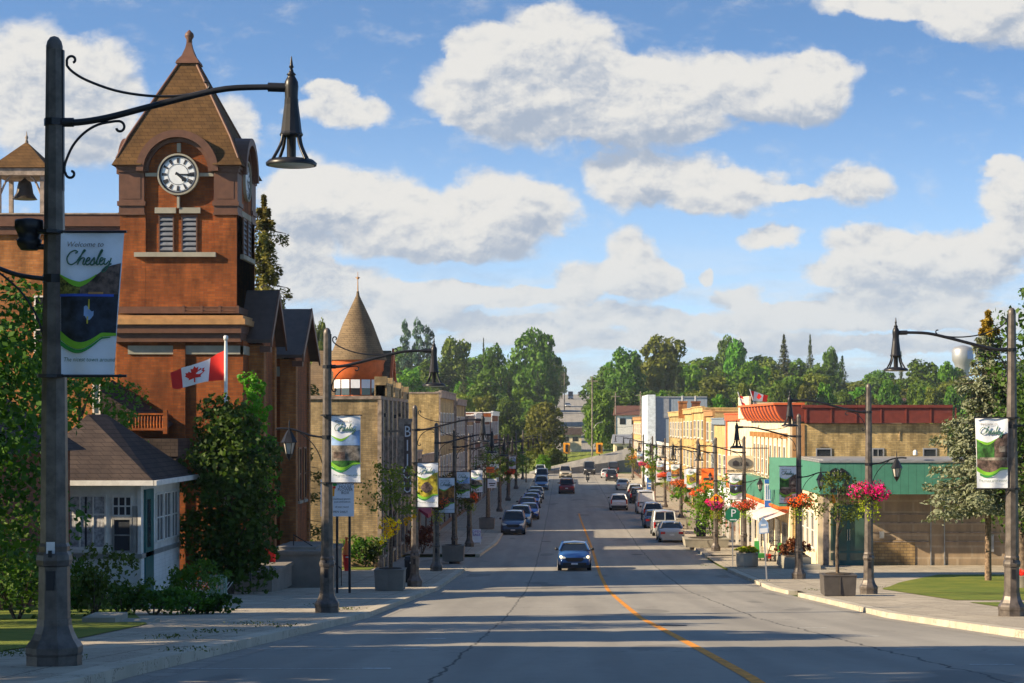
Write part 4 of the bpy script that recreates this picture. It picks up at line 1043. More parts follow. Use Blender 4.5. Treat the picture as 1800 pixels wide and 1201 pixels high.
# stone steps and cheek walls by the sidewalk
ST = bld('entrance_steps', -11.6, 76.5, 'curved stone entrance steps with iron railings in front of the town hall', 'steps')
b = MB(); s7 = 3400/76.
def mason(px0, px1, py0, py1, y0, y1, cap=True):
    q = 3400/y0; b.box((px0-990)/q, (px1-990)/q, y0, y1, (740-py0)/q, (740-py1)/q)
    if cap: b.box((px0-990)/q-.06, (px1-990)/q+.06, y0-.06, y1+.06, (740-py1)/q+.001, (740-py1)/q+.14)
mason(405, 478, 1048, 1012, 71.5, 74.5); mason(425, 494, 1040, 1003, 75, 78); mason(470, 577, 1035, 975, 78.2, 83); mason(487, 555, 975, 962, 79, 82.8, False)
b.split('masonry', M['conc'], ST, True)
b = MB()
for i in range(5): b.box(-11.0+i*.3, -9.9+0*i if False else -10.0, 72.0+i*.0, 74.8, zg(73)+.12, zg(73)+.12) if False else None
for i in range(5): q = 3400/79.0; b.box((577-990)/q-.02, (577-990)/q+.12-i*.02, 78.6+i*.05, 83-i*.05, zg(80)+.02+i*.16, zg(80)+.17+i*.16)
b.build('step', M['stone'], ST, True)
b = MB(); A_ = at(516, 965, 80); B_ = at(516, 940, 80); D_ = at(562, 968, 79.5); E_ = at(600, 1000, 79)
b.tube([A_, B_, D_, E_], .025, 6); b.tube([D_, D_-Vector((0, 0, .6))], .02, 6); b.tube([E_, E_-Vector((0, 0, .7))], .02, 6)
A_ = at(440, 1040, 71); b.tube([A_, at(440, 980, 71), at(418, 985, 71.5)], .028, 6); b.tube([at(440, 982, 71), at(472, 1003, 73)], .025, 6); b.tube([at(420, 1045, 71), at(420, 985, 71)], .025, 6)
b.split('railing', M['black'], ST, True)
# small banner/bunting by the door
t = bld('door_bunting', -11.6, 79, 'red and blue striped bunting hanging by the town hall steps', 'bunting'); b = MB(); q = at(463, 985, 77.6); 
b.add([at(463, 966, 77.5), at(484, 962, 77.5), at(484, 1000, 77.5), at(470, 990, 77.5), at(463, 966, 77.53), at(484, 962, 77.53), at(484, 1000, 77.53), at(470, 990, 77.53)], [(0, 1, 2, 3), (7, 6, 5, 4), (0, 4, 5, 1), (1, 5, 6, 2), (2, 6, 7, 3)], 0)
for i in range(6): b.add([at(444+i*5, 978+i*.6, 77.4), at(448+i*5, 978+i*.6, 77.4), at(448+i*5, 992, 77.4), at(444+i*5, 992, 77.4)], [(0, 1, 2, 3)], 1+i % 2)
b.build('fabric', [M['flagred'], M['flagwhite'], M['pic_blue']], t, True)

# ---------------- white clapboard cottage
HD = 62.0; hsc = F/HD; XH = lambda px: (px-990)/hsc; ZH = lambda py: (740-py)/hsc
H = bld('clapboard_cottage', XH(150), HD+3, 'small white clapboard cottage with dark hip roof and teal corner door', 'cottage')
hx0, hx1, hy0, hy1 = XH(66), XH(247), HD, HD+6.2
zt, zw = ZH(845), ZH(1062)
b = MB(); b.box(hx0, hx1, hy0, hy1, zw-.6, ZH(982)); b.build('clapboard_wall', M['clap'], H, True)
b = MB(); b.box(hx0+.02, hx1-.02, hy0+.02, hy1-.02, ZH(982)+.001, zt); b.box(hx1-.12, hx1+.02, hy0-.02, hy0+.12, zw-.6, zt); b.box(hx0-.02, hx0+.12, hy0-.02, hy0+.12, zw-.6, zt); b.box(hx1-.12, hx1+.02, hy1-.12, hy1+.02, zw-.6, zt); b.build('upper_wall', M['white'], H, True)
b = MB(); b.box(hx0-.06, hx1+.06, hy0-.07, hy1+.05, ZH(982), ZH(974)); b.build('belt_board', M['galv'], H, True)
e = .55; zr = ZH(728); xm = XH(130); ym1, ym2 = hy0+2.6, hy1-2.6
b = MB(); A = [(hx0-e, hy0-e, zt-.02), (hx1+e, hy0-e, zt-.02), (hx1+e, hy1+e, zt-.02), (hx0-e, hy1+e, zt-.02)]
b.add(A+[(xm-.2, ym1, zr), (xm+.2, ym2, zr)], [(0, 1, 4), (1, 2, 5, 4), (2, 3, 5), (3, 0, 4, 5), (3, 2, 1, 0)]); b.build('hip_roof', M['darkshingle'], H, True)
b = MB(); b.box(hx0-e-.02, hx1+e+.02, hy0-e-.10, hy0-e, zt-.14, zt+.02); b.box(hx1+e, hx1+e+.10, hy0-e-.10, hy1+e, zt-.139, zt+.019); b.box(hx0-e, hx1+e, hy0-e, hy1+e, zt-.10, zt-.03); b.build('gutter', M['white'], H, True)
GC = glassmat('dim_glass', (.05, .055, .065), .12, .5)
wo_ = win(H, XH(117), XH(187), ZH(965), ZH(870), hy0+.02, glass=GC, mx=3, mz=1, fr=.06, sillmat=M['white'], name='picture_window')
b = MB(); b.box(XH(120), XH(184), hy0+.005, hy0+.03, ZH(906), ZH(903)); b.build('transom', M['white'], wo_, True)
b = MB(); n = 34; vs = []
for i in range(n+1):
    x = XH(122)+(XH(183)-XH(122))*i/n; yy = hy0+.0085+.004*math.sin(i*1.9)
    if 14 < i < 18: yy += .0
    vs += [(x, yy, ZH(962)), (x, yy, ZH(873))]
b.add(vs, [(2*i, 2*i+2, 2*i+3, 2*i+1) for i in range(n) if not (i in (15, 16))], 0, True); b.build('curtain', M['curtain'], wo_, True)
win(H, XH(197), XH(232), ZH(972), ZH(910), hy0+.02, frame=M['galv'], glass=GC, mx=1, mz=2, sillmat=M['white'], name='sash_window')
win(H, XH(197), XH(232), ZH(908), ZH(872), hy0+.02, glass=GC, mx=3, mz=2, fr=.05, sill=False, name='sash_window')
b = MB(); b.box(XH(100), XH(114), hy0-.03, hy0+.03, ZH(915), ZH(880)); b.box(XH(233), XH(242), hy0-.02, hy0+.03, ZH(972), ZH(890)); b.split('shutter', M['galv'], H, True)
b = MB(); b.box(hx1-.02, hx1+.06, hy0+.55, hy0+1.75, zw-.2, ZH(862)); dr = b.build('door', M['teal'], H, True)
b = MB(); b.box(hx1+.055, hx1+.075, hy0+.75, hy0+1.2, ZH(965), ZH(880)); b.build('pane', GC, dr, True)
for i in range(3): y = hy0+2.3+i*1.25; win(H, y, y+1.1, ZH(962), ZH(872), hx1, 'right', glass=GC, mx=2, mz=2, fr=.06, sill=False)
# brick house at the far left behind the leaves
t = bld('brick_house', -20, 52, 'dark red brick house wall at the left edge behind the leafy tree', 'house'); b = MB(); b.box(-26, -15.3, 52, 60, zg(55)-1, -.9); b.build('wall', M['darkbrick'], t, True)
b = MB(); b.hexa([(-26.4, 51.5, -.9), (-14.9, 51.5, -.9), (-14.9, 60.5, -.9), (-26.4, 60.5, -.9)], [(-24, 54, 1.2), (-17.5, 54, 1.2), (-17.5, 58, 1.2), (-24, 58, 1.2)]); b.build('roof', M['darkshingle'], t, True)
win(t, -18.6, -17.6, -4.2, -2.4, 52, mz=2)

# ---------------- buff brick theatre with the vertical sign
DB = 103.; sB = F/DB; XB = lambda px: (px-990)/sB; ZB = lambda py: (740-py)/sB
fx = XB(667)
TB = bld('cinema_building', fx-4, 112, 'buff brick two storey building with the tall vertical lettered sign', 'building')
b = MB(); b.box(-22, fx, DB, 121, zg(104)-.8, ZB(702)); b.build('wall', M['buff2'], TB, True)
b = MB(); b.box(-22.1, fx+.08, DB-.1, 121.1, ZB(702)+.001, ZB(696)); b.box(XB(664), fx+.12, DB-.12, DB+.001, zg(104)-.2, ZB(703)); 
for k in range(7):
    y = DB+.5+k*2.8; b.box(fx-.2, fx+.14, y, y+.5, zg(104)-.2, ZB(702)-.02)
b.split('stone_trim', M['weathered'], TB, True)
b = MB()
for (ya, yb, zz) in ((104.5, 108.5, 2.05), (109.5, 114, 1.9), (115, 119.5, 1.75)):
    b.box(fx-.35, fx+.16, ya, yb, ZB(696)+.001, zz-.12); b.box(fx-.4, fx+.22, ya-.1, yb+.1, zz-.119, zz)
    for y in (ya, yb-.4): b.box(fx-.42, fx+.26, y, y+.4, ZB(696)+.002, zz+.35)
b.split('parapet', M['buff2'], TB, True)
for k in range(6):
    y = DB+1.3+k*2.8
    for dy in (0, .85): win(TB, y+dy, y+dy+.6, ZB(848), ZB(768), fx, 'right', frame=M['weathered'], mz=2, sillmat=M['weathered'])
for k in range(3): win(TB, 105+k*5.2, 108+k*5.2, zg(110)+.8, zg(110)+3, fx, 'right', frame=M['brown'], mx=2)
b = MB()
for (px, py) in ((680, 733), (702, 735), (712, 732)): b.box(fx+.1, fx+.25, DB+1+(px-680)*.3, DB+1.3+(px-680)*.3, ZB(py), ZB(py)+.2)
b.split('security_light', M['black'], TB, True)
SG = bld('vertical_sign', -8.3, 106, 'tall vertical sign spelling BIJOU in pale letters on brown brick building', 'sign')
sy = 106.; sq = F/sy; X_ = lambda px: (px-994)/sq; Z_ = lambda py: (740-py)/sq
b = MB(); b.box(X_(705), X_(713)-.002, sy-.02, sy+.3, Z_(868), Z_(736)); b.box(X_(713), X_(727), sy, sy+.28, Z_(870), Z_(742)); b.box(X_(713), X_(727)+.1, sy+.04, sy+.24, Z_(742)+.001, Z_(736)); b.box(fx, X_(705)+.1, sy+.1, sy+.2, Z_(760), Z_(756)); b.box(fx, X_(705)+.1, sy+.1, sy+.2, Z_(850), Z_(846))
b.build('sign_box', M['weathered'], SG, True)
b = MB(); b.box(X_(714.5), X_(726.2), sy-.02, sy-.001, Z_(868), Z_(746)); b.build('letter_panel', plain('sign_panel_brown', (.10, .07, .065), .6), SG, True)
for i, ch in enumerate('BIJOU'):
    me = put_text(ch, .62, (X_(720.3), sy-.03, Z_(768+i*24.5)), M['signwhite'], SG, 'front', ext=.02, xs_=.80)
    me.location = Vector((X_(720.3), sy-.03, Z_(768+i*24.5)))-SG.location
# turreted house behind
DT = 128.; sT = F/DT; XT = lambda px: (px-990)/sT; ZT = lambda py: (740-py)/sT
TT = bld('turret_house', XT(628), DT, 'red painted corner turret house with tall conical shingle roof and gable', 'house')
tx = XT(629); r_ = 43/sT
b = MB(); b.lathe([(r_, zg(128)), (r_, ZT(697)), (r_*.93, ZT(696)), (r_*.93, ZT(666)), (r_, ZT(665)), (r_*1.0, ZT(655)), (r_*1.06, ZT(652)), (r_*1.06, ZT(640)), (r_*1.12, ZT(634))], (tx, DT, 0), 28); b.build('turret_wall', plain('red_orange_paint', (.50, .11, .025), .6), TT, True)
b = MB(); b.lathe([(r_*1.18, ZT(634)), (r_*1.16, ZT(629)), (r_*1.02, ZT(616)), (r_*.62, ZT(570)), (.12, ZT(520)), (.07, ZT(512))], (tx, DT, 0), 28, sm=True); b.build('conical_roof', M['greyshingle'], TT, True)
b = MB(); b.tube([(tx, DT, ZT(520)), (tx, DT, ZT(478))], [.05, .015], 6); b.lathe([(.01, ZT(492)), (.12, ZT(489)), (.01, ZT(486))], (tx, DT, 0), 8); b.tube([(tx-.15, DT, ZT(488)), (tx+.15, DT, ZT(488))], .02, 5); b.build('finial', M['tan_trim'], TT, True)
for k in range(9):
    a = -math.pi/2+(k-4)*R(26); c_, s_ = math.cos(a), math.sin(a); w_ = .30
    P_ = lambda u, z, o_: (tx+c_*(r_*.93+o_)-s_*u, DT+s_*(r_*.93+o_)+c_*u, z)
    b = MB(); zz = (ZT(695), ZT(683), ZT(668))
    b.add([P_(-w_, zz[0], .03), P_(w_, zz[0], .03), P_(w_, zz[1], .03), P_(-w_, zz[1], .03), P_(-w_, zz[2], .03), P_(w_, zz[2], .03)], [(0, 1, 2, 3)], 0); b.add([P_(-w_, zz[1], .035), P_(w_, zz[1], .035), P_(w_, zz[2], .035), P_(-w_, zz[2], .035)], [(0, 1, 2, 3)], 1)
    b.build('window', [M['glass'], M['signwhite']], TT, True)
b = MB(); xa, xb_ = XT(515), XT(690); ya, yb = DT+.3, DT+9; ze, zr = ZT(697), ZT(612)
b.box(xa+.5, xb_-.3, ya+.2, yb, zg(130), ze); b.build('house_wall', M['buff2'], TT, True)
b = MB(); xm_ = XT(630)
b.hexa([(xa, ya, ze), (xb_, ya, ze), (xb_, yb, ze), (xa, yb, ze)], [(XT(545), (ya+yb)/2-.05, zr), (XT(668), (ya+yb)/2-.05, zr), (XT(668), (ya+yb)/2+.05, zr), (XT(545), (ya+yb)/2+.05, zr)]); b.build('pitched_roof', M['greyshingle'], TT, True)
b = MB(); gx = XT(684)
b.add([(gx, DT-1.2, ZT(700)), (gx, DT+1.6, ZT(615)), (gx, DT+4.4, ZT(700)), (gx-2.6, DT-1.2, ZT(700)), (gx-2.6, DT+1.6, ZT(615)), (gx-2.6, DT+4.4, ZT(700))], [(0, 2, 1), (3, 4, 5), (0, 1, 4, 3), (1, 2, 5, 4)]); b.build('gable_roof', M['greyshingle'], TT, True)
b = MB(); b.add([(gx+.05, DT-1.35, ZT(703)), (gx+.05, DT+1.6, ZT(611)), (gx+.05, DT+4.55, ZT(703)), (gx+.05, DT+4.3, ZT(712)), (gx+.05, DT+1.6, ZT(624)), (gx+.05, DT-1.1, ZT(712)), (gx+.2, DT-1.35, ZT(703)), (gx+.2, DT+1.6, ZT(611)), (gx+.2, DT+4.55, ZT(703)), (gx+.2, DT+4.3, ZT(712)), (gx+.2, DT+1.6, ZT(624)), (gx+.2, DT-1.1, ZT(712))], [(6, 7, 10, 11), (7, 8, 9, 10), (0, 1, 7, 6), (1, 2, 8, 7), (5, 4, 10, 11), (4, 3, 9, 10)]); b.build('bargeboard', bpy.data.materials['red_orange_paint'], TT, True)

# ---------------- generic shops of the two street rows
def shop(name, side, xf, y0, y1, depth, ztop, mat, label, nw=3, floors=1, cornice=None, wing=(.5, 1.6), awn=None, awnmat=None, par=.0, frame=None, ground=None, group=None, cat='building'):
    zb = zg((y0+y1)/2); t = bld(name, xf+(-side)*depth*-.5 if False else xf, (y0+y1)/2, label, cat, group)
    sg = side      # +1: right row, facade faces -x, body towards +x ; -1: left row
    x2 = xf+sg*depth; b = MB(); b.box(min(xf, x2), max(xf, x2), y0+.01, y1-.01, zb-1, ztop); b.build('wall', mat, t, True)
    cm = cornice or M['weathered']; b = MB(); f1 = xf-sg*.22
    b.box(min(f1, xf+sg*.3), max(f1, xf+sg*.3), y0+.02, y1-.02, ztop-.32, ztop+.16+par); b.box(min(xf-sg*.30, xf), max(xf-sg*.30, xf), y0+.03, y1-.03, ztop+.161+par, ztop+.26+par)
    b.box(min(xf, x2), max(xf, x2), y0-.04, y0+.06, ztop+.001, ztop+.12)
    b.box(min(xf-sg*.10, xf), max(xf-sg*.10, xf), y0+.02, y1-.02, zb+3.35, zb+3.75)
    for yy in (y0+.02, y1-.42): b.box(min(xf-sg*.12, xf), max(xf-sg*.12, xf), yy, yy+.4, zb, ztop-.33)
    b.build('cornice', cm, t, True)
    fc = 'left' if sg > 0 else 'right'; W_ = y1-y0
    H_ = ztop-zb-4.0; nf = 2 if H_ > 5.2 else 1
    for f_ in range(nf):
        z0 = zb+4.25+f_*H_/nf; z1 = z0+min(1.75, H_/nf-.9)
        for k in range(nw):
            c = y0+W_*(k+.5)/nw; win(t, c-W_/nw*.26, c+W_/nw*.26, z0, z1, xf, fc, frame=frame or M['white'], mz=2, out=.05)
    b = MB(); xs0, xs1 = sorted((xf-sg*.03, xf)); b.box(xs0, xs1, y0+.5, y1-.5, zb+.5, zb+3.1); b.split('shop_window', M['glass'], t, True)
    b = MB()
    for k in range(4): c = y0+.5+(W_-1)*k/3; b.box(min(xf-sg*.08, xf), max(xf-sg*.08, xf), c-.06, c+.06, zb+.1, zb+3.2)
    b.box(min(xf-sg*.09, xf), max(xf-sg*.09, xf), y0+.44, y1-.44, zb+.1, zb+.5); b.build('shop_front', ground or M['brown'], t, True)
    if awnmat:
        b = MB(); xo = xf-sg*1.3; P_ = [(xf-sg*.1, y0+.4, zb+3.3), (xf-sg*.1, y1-.4, zb+3.3), (xo, y1-.4, zb+2.55), (xo, y0+.4, zb+2.55)]
        b.add(P_+[(xo, y1-.4, zb+2.3), (xo, y0+.4, zb+2.3)], [(0, 1, 2, 3), (3, 2, 4, 5), (0, 3, 5)]); b.build('awning', awnmat, t, True)
    return t
fl = fx
shop('brick_shop', -1, fl, 121.1, 131, 7, -2.2, M['buff2'], 'low buff brick shop with maroon awning beside the theatre', 3, awnmat=M['maroon'])
shop('brick_shop', -1, fl, 131.1, 150, 9, -2.6, M['buff2'], 'low brick shop front between the theatre and the tall buff block', 4, awnmat=M['maroon'])
shop('commercial_block', -1, fl, 152, 173, 12, 2.15, M['buff'], 'tall plain buff brick commercial block with stone pilasters', 5)
shop('commercial_block', -1, fl+.1, 173.2, 190, 12, 1.75, M['buff'], 'slightly lower buff brick block with paler front next up the street', 4)
shop('brick_shop', -1, fl+.2, 190.2, 205, 12, .2, M['buff2'], 'weathered yellow brick shop below the tall left hand blocks', 3)
shop('brick_shop', -1, fl+.3, 205.2, 222, 12, .55, M['darkbrick'], 'dark brick shop with white end strip on the left row', 3, cornice=M['white'])
shop('brick_shop', -1, fl+.4, 222.2, 246, 12, .2, M['darkbrick'], 'brown flat fronted shop with grey sheet roof on the left row', 4, cornice=M['galv'])
shop('brick_shop', -1, fl+.6, 246.2, 272, 12, 1.0, M['redbrick'], 'red brick shop with white corner post at the end of the left row', 4, cornice=M['white'])
shop('brick_shop', -1, fl+.9, 272.5, 300, 10, -3.6, M['darkbrick'], 'low dark shed roofed shop at the far end of the left row', 3)

# right row
xr = 13.4
# green canopy building, nearest on the right
DG = 105.; sG = F/DG; XG = lambda px: (px-990)/sG; ZG = lambda py: (740-py)/sG
GB = bld('green_canopy_building', XG(1600), DG+4, 'tan block office with wide green canopy band and hands emblem', 'office building')
gx0 = XG(1437)
b = MB(); b.box(gx0+.9, 44, DG, 113, zg(106)-.6, ZG(812)); b.build('wall', M['block'], GB, True)
b = MB(); b.box(XG(1532), XG(1608), DG-.05, DG-.003, zg(105)-.2, ZG(950)); b.build('rough_stone_wall', brick('rough_stone', (.30, .20, .09), (.44, .31, .15), (.22, .16, .10), bw=.34, bh=.16, stain=.5), GB, True)
b = MB()
for z_ in (905, 920, 937, 953): b.box(XG(1534), XG(1632), DG-.04-(.03 if z_ > 949 else 0), DG-.004, ZG(z_), ZG(z_)+.05); b.box(XG(1662), 40, DG-.04, DG-.004, ZG(z_), ZG(z_)+.05)
b.split('course_line', M['weathered'], GB, True)
b = MB(); b.box(gx0, gx0+.899, DG-.06, 112.9, zg(106)-.6, ZG(866)); b.build('corner_pier', M['cream'], GB, True)
for k, y in enumerate((106.2, 108.4, 110.6)): win(GB, y, y+1.2, zg(107)+1.0, zg(107)+3.0, gx0, 'left', frame=M['white'], mz=2, mx=1)
b = MB(); b.box(gx0+.25, gx0+.55, DG-.55, DG-.25, zg(105)-.2, ZG(866)); b.build('canopy_post', M['weathered'], GB, True)
# canopy
b = MB(); cz0, cz1 = ZG(866)-.02, ZG(812)
cx0 = XG(1443)-.2
b.box(cx0, 44, DG-2.0, DG-1.86, cz0, cz1); b.box(cx0-.12, cx0-.001, DG-2.0, 113, cz0, cz1)
b.hexa([(cx0-1.75, 113.0, cz0-.1), (cx0-.12, 111.5, cz0-.1), (cx0-.12, 111.62, cz0-.1), (cx0-1.75, 113.12, cz0-.1)], [(cx0-1.75, 113.0, cz1+.1), (cx0-.12, 111.5, cz1+.1), (cx0-.12, 111.62, cz1+.1), (cx0-1.75, 113.12, cz1+.1)])
CN = b.build('canopy_fascia', M['greenfascia'], GB, True)
b = MB(); b.box(cx0-.16, 44, DG-2.06, 113, cz1+.001, cz1+.10); b.box(cx0+.1, 44, DG-1.7, 112.9, cz1+.101, cz1+.16)
b.box(cx0, 44, DG-1.85, DG-.11, cz0, cz0+.08); b.build('canopy_edge', M['galv'], GB, True)
# emblem: two cupped hands holding a group, as dark relief
b = MB(); ex, ez, ey = XG(1464), ZG(840), DG-2.0
for sg in (-1, 1):
    n = 14; vs = []
    for i in range(n+1):
        a = R(-62)+R(140)*i/n; ro = .60; ri = .60-.24+.10*(i/n)
        vs += [(ex+sg*ro*math.cos(a), ey-.05, ez+ro*math.sin(a)), (ex+sg*ri*math.cos(a), ey-.05, ez+ri*math.sin(a)), (ex+sg*ro*math.cos(a), ey, ez+ro*math.sin(a)), (ex+sg*ri*math.cos(a), ey, ez+ri*math.sin(a))]
    b.add(vs, [f for i in range(n) for f in ((4*i, 4*i+1, 4*i+5, 4*i+4), (4*i, 4*i+4, 4*i+6, 4*i+2), (4*i+1, 4*i+3, 4*i+7, 4*i+5))])
    b.box(ex+sg*.12 if sg > 0 else ex-.42, ex+.42 if sg > 0 else ex-.12, ey-.05, ey-.001, ez-.72, ez-.50); b.box(ex+sg*.24 if sg > 0 else ex-.36, ex+.36 if sg > 0 else ex-.24, ey-.048, ey-.001, ez-.50, ez-.36)
for k, dx in enumerate((-.17, 0, .17)): b.lathe([(.0, 0), (.085, .02), (.085, .30), (.03, .34), (.07, .38), (.07, .48), (.0, .52)], (ex+dx, ey-.02, ez-.06+.06*(k == 1)), 8)
b.build('emblem', M['black'], GB, True)
# doors
b = MB(); b.box(XG(1456), XG(1527), DG-.05, DG-.004, zg(105)+.1, ZG(888)); dd = b.build('entrance_door', M['teal'], GB, True)
for (a, c) in ((1460, 1488), (1494, 1523)):
    b = MB(); b.box(XG(a), XG(c), DG-.07, DG-.05, ZG(960)-.25, ZG(893)); b.box(XG(a), XG(c), DG-.07, DG-.05, ZG(985), ZG(972)); b.build('pane', glassmat('door_glass', (.06, .12, .10), .1, .6), dd, True)
b = MB(); b.tube([(XG(1489), DG-.12, ZG(950)), (XG(1489), DG-.12, ZG(930))], .03, 6); b.tube([(XG(1493), DG-.12, ZG(950)), (XG(1493), DG-.12, ZG(930))], .03, 6); b.build('handle', M['chrome'], dd, True)
b = MB(); b.box(XG(1545), XG(1553), DG-.22, DG-.1, ZG(946), ZG(934)); b.box(XG(1740), XG(1746), DG-.15, DG-.0, ZG(970), ZG(940)); b.split('wall_box', M['galv'], GB, True)
b = MB(); 
for x in (XG(1636), XG(1660)): b.box(x-.03, x+.03, DG-.06, DG-.003, zg(105), ZG(868))
b.split('downpipe', M['galv'], GB, True)
b = MB(); b.box(XG(1743), XG(1752), DG-2.0-.10, DG-2.06, cz1+.4, cz1+.75); b.lathe([(.12, 0), (.12, .2), (.05, .28)], (XG(1597), DG-2.0, cz1+.4), 10); b.split('floodlight', M['white'], GB, True)
b = MB(); b.box(XG(1462), XG(1469), DG-.09, DG-.055, ZG(885), ZG(870)); b.build('notice', M['signyellow'], GB, True)
# blue wall sign under the canopy end
t = bld('blue_wall_sign', gx0-.3, DG, 'small blue square sign with white house mark under green canopy end', 'sign'); b = MB(); sx0 = XG(1408); b.box(sx0, sx0+.95, 112.5, 112.6, ZG(886), ZG(864)); b.build('panel', M['signblue'], t, True)
b = MB(); b.add([(sx0+.2, 112.48, ZG(882)), (sx0+.75, 112.48, ZG(882)), (sx0+.75, 112.48, ZG(874)), (sx0+.48, 112.48, ZG(867)), (sx0+.2, 112.48, ZG(874))], [(0, 1, 2, 3, 4)]); b.build('house_mark', M['signwhite'], t, True)
# brick storey with red fascia, behind the canopy; white front to the street
DR = 113.; sR_ = F/DR; XR = lambda px: (px-990)/sR_; ZR = lambda py: (740-py)/sR_
RB = bld('red_cornice_building', 16, 125, 'two storey brick building with cream front and big orange red cornice', 'building')
b = MB(); b.box(xr+.02, XR(1665), DR, 144.9, zg(120)-1, ZR(745)); b.build('brick_wall', M['buff'], RB, True)
b = MB(); b.box(xr-.16, xr, DR-.02, 145, zg(130)-1, ZR(737)); b.build('stucco_front', M['cream'], RB, True)
b = MB(); b.box(xr+.7, XR(1672), DR-.35, DR-.003, ZR(744), ZR(717)); b.box(xr+.5, XR(1672), DR-.45, 144.9, ZR(717)+.001, ZR(712))
for k in range(7): x = XR(1392)+.8+k*1.45; b.box(x-.04, x+.04, DR-.40, DR-.351, ZR(744), ZR(717)-.002)
b.build('red_fascia', M['redfascia'], RB, True)
b = MB()      # curved tile cornice over the street front
prof = [(0, 0), (-.28, .05), (-.50, .22), (-.66, .50), (-.78, .78), (-.80, .96)]
vs = []
for (dx, dz) in prof: vs += [(xr-.17+dx, DR+.0, ZR(741)+dz), (xr-.17+dx, 136, ZR(741)+dz)]
vs += [(xr+.7, DR, ZR(741)+.96), (xr+.7, 136, ZR(741)+.96)]
b.add(vs, [(2*i, 2*i+2, 2*i+3, 2*i+1) for i in range(6)]); b.add([vs[i] for i in (0, 2, 4, 6, 8, 10, 12)]+[(xr+.7, DR, ZR(741))], [tuple(range(8))])
b.build('cornice', M['redfascia'], RB, True)
b = MB(); b.box(xr-1.12, xr+.7, DR-.05, 136.1, ZR(741)+.965, ZR(741)+1.10); b.build('coping', M['redtile'], RB, True)
b = MB()
for k in range(12):
    y = DR+.6+k*1.95
    b.tube([(xr-.17+dx, y, ZR(741)+dz) for (dx, dz) in prof[1:]], .085, 6)
b.split('roof_tile', M['redtile'], RB, True)
b = MB(); b.box(xr-.30, xr-.161, 136.4, 144.8, ZR(735), 1.75); b.box(xr+.0, xr+3, 136.4, 144.8, ZR(737)+.002, 1.3); b.split('parapet', M['cream'], RB, True)
b = MB()
for k in range(9):
    y = DR+1.2+k*2.55; b.box(xr-.22, xr-.161, y, y+.07, zg(130)+4.3, ZR(768)); b.box(xr-.40, xr-.161, y-.1, y+.26, ZR(772), ZR(762))
b.split('pilaster', M['tan_trim'], RB, True)
for k in range(8): y = DR+2.0+k*2.55; win(RB, y, y+1.2, zg(130)+5.0, ZR(785), xr-.16, 'left', frame=M['white'], mz=2)
for (a, c) in ((1434, 1462), (1533, 1554), (1622, 1647)): win(RB, XR(a), XR(c), ZR(808), ZR(788), DR, 'front', frame=M['galv'], mx=2 if a == 1533 else 1, sill=False)
b = MB(); b.add([(XR(1440), DR-.04, ZR(786)), (XR(1456), DR-.04, ZR(786)), (XR(1448), DR-.04, ZR(780)), (XR(1440), DR, ZR(786)), (XR(1456), DR, ZR(786)), (XR(1448), DR, ZR(780))], [(0, 1, 2), (0, 2, 5, 3), (1, 4, 5, 2)]); b.box(XR(1580), XR(1582), DR-.05, DR-.003, ZR(774), ZR(756)); b.split('wall_bracket', M['buff2'], RB, True)
b = MB(); b.box(xr-.02, xr+.7, DR-.05, DR-.001, ZR(812), ZR(746)); b.build('wood_panel', M['tan_trim'], RB, True)
# green and orange shop band on the street side
b = MB(); zb = zg(128)
b.box(xr-.75, xr-.161, 113.2, 144, zb+3.45, zb+4.75); b.build('green_band', M['greenfascia'], RB, True)
b = MB(); b.box(xr-.85, xr-.161, 113.2, 144, zb+3.30, zb+3.449); b.build('orange_band', M['orange'], RB, True)
b = MB(); P_ = [(xr-.16, 113.4, zb+3.1), (xr-.16, 143.8, zb+3.1), (xr-1.6, 143.8, zb+2.6), (xr-1.6, 113.4, zb+2.6)]
b.add(P_+[(xr-1.6, 143.8, zb+2.4), (xr-1.6, 113.4, zb+2.4)], [(0, 1, 2, 3), (3, 2, 4, 5)])
for k in range(9): y = 113.6+k*3.7; b.box(xr-1.6, xr-1.42, y, y+.18, zg(y)+.1, zb+2.6)
b.build('veranda', M['white'], RB, True)
b = MB()
for k in range(8): y = 114.2+k*3.7; b.box(xr-.2, xr-.161, y, y+2.7, zg(y)+.5, zb+2.4)
b.split('shop_window', M['glass'], RB, True)
put_text('HARDWARE' if False else 'GIFTS', .9, (0, 0, 0), M['signwhite'], RB, 'left').location = Vector((xr-.78, 141, zb+3.8))-RB.location
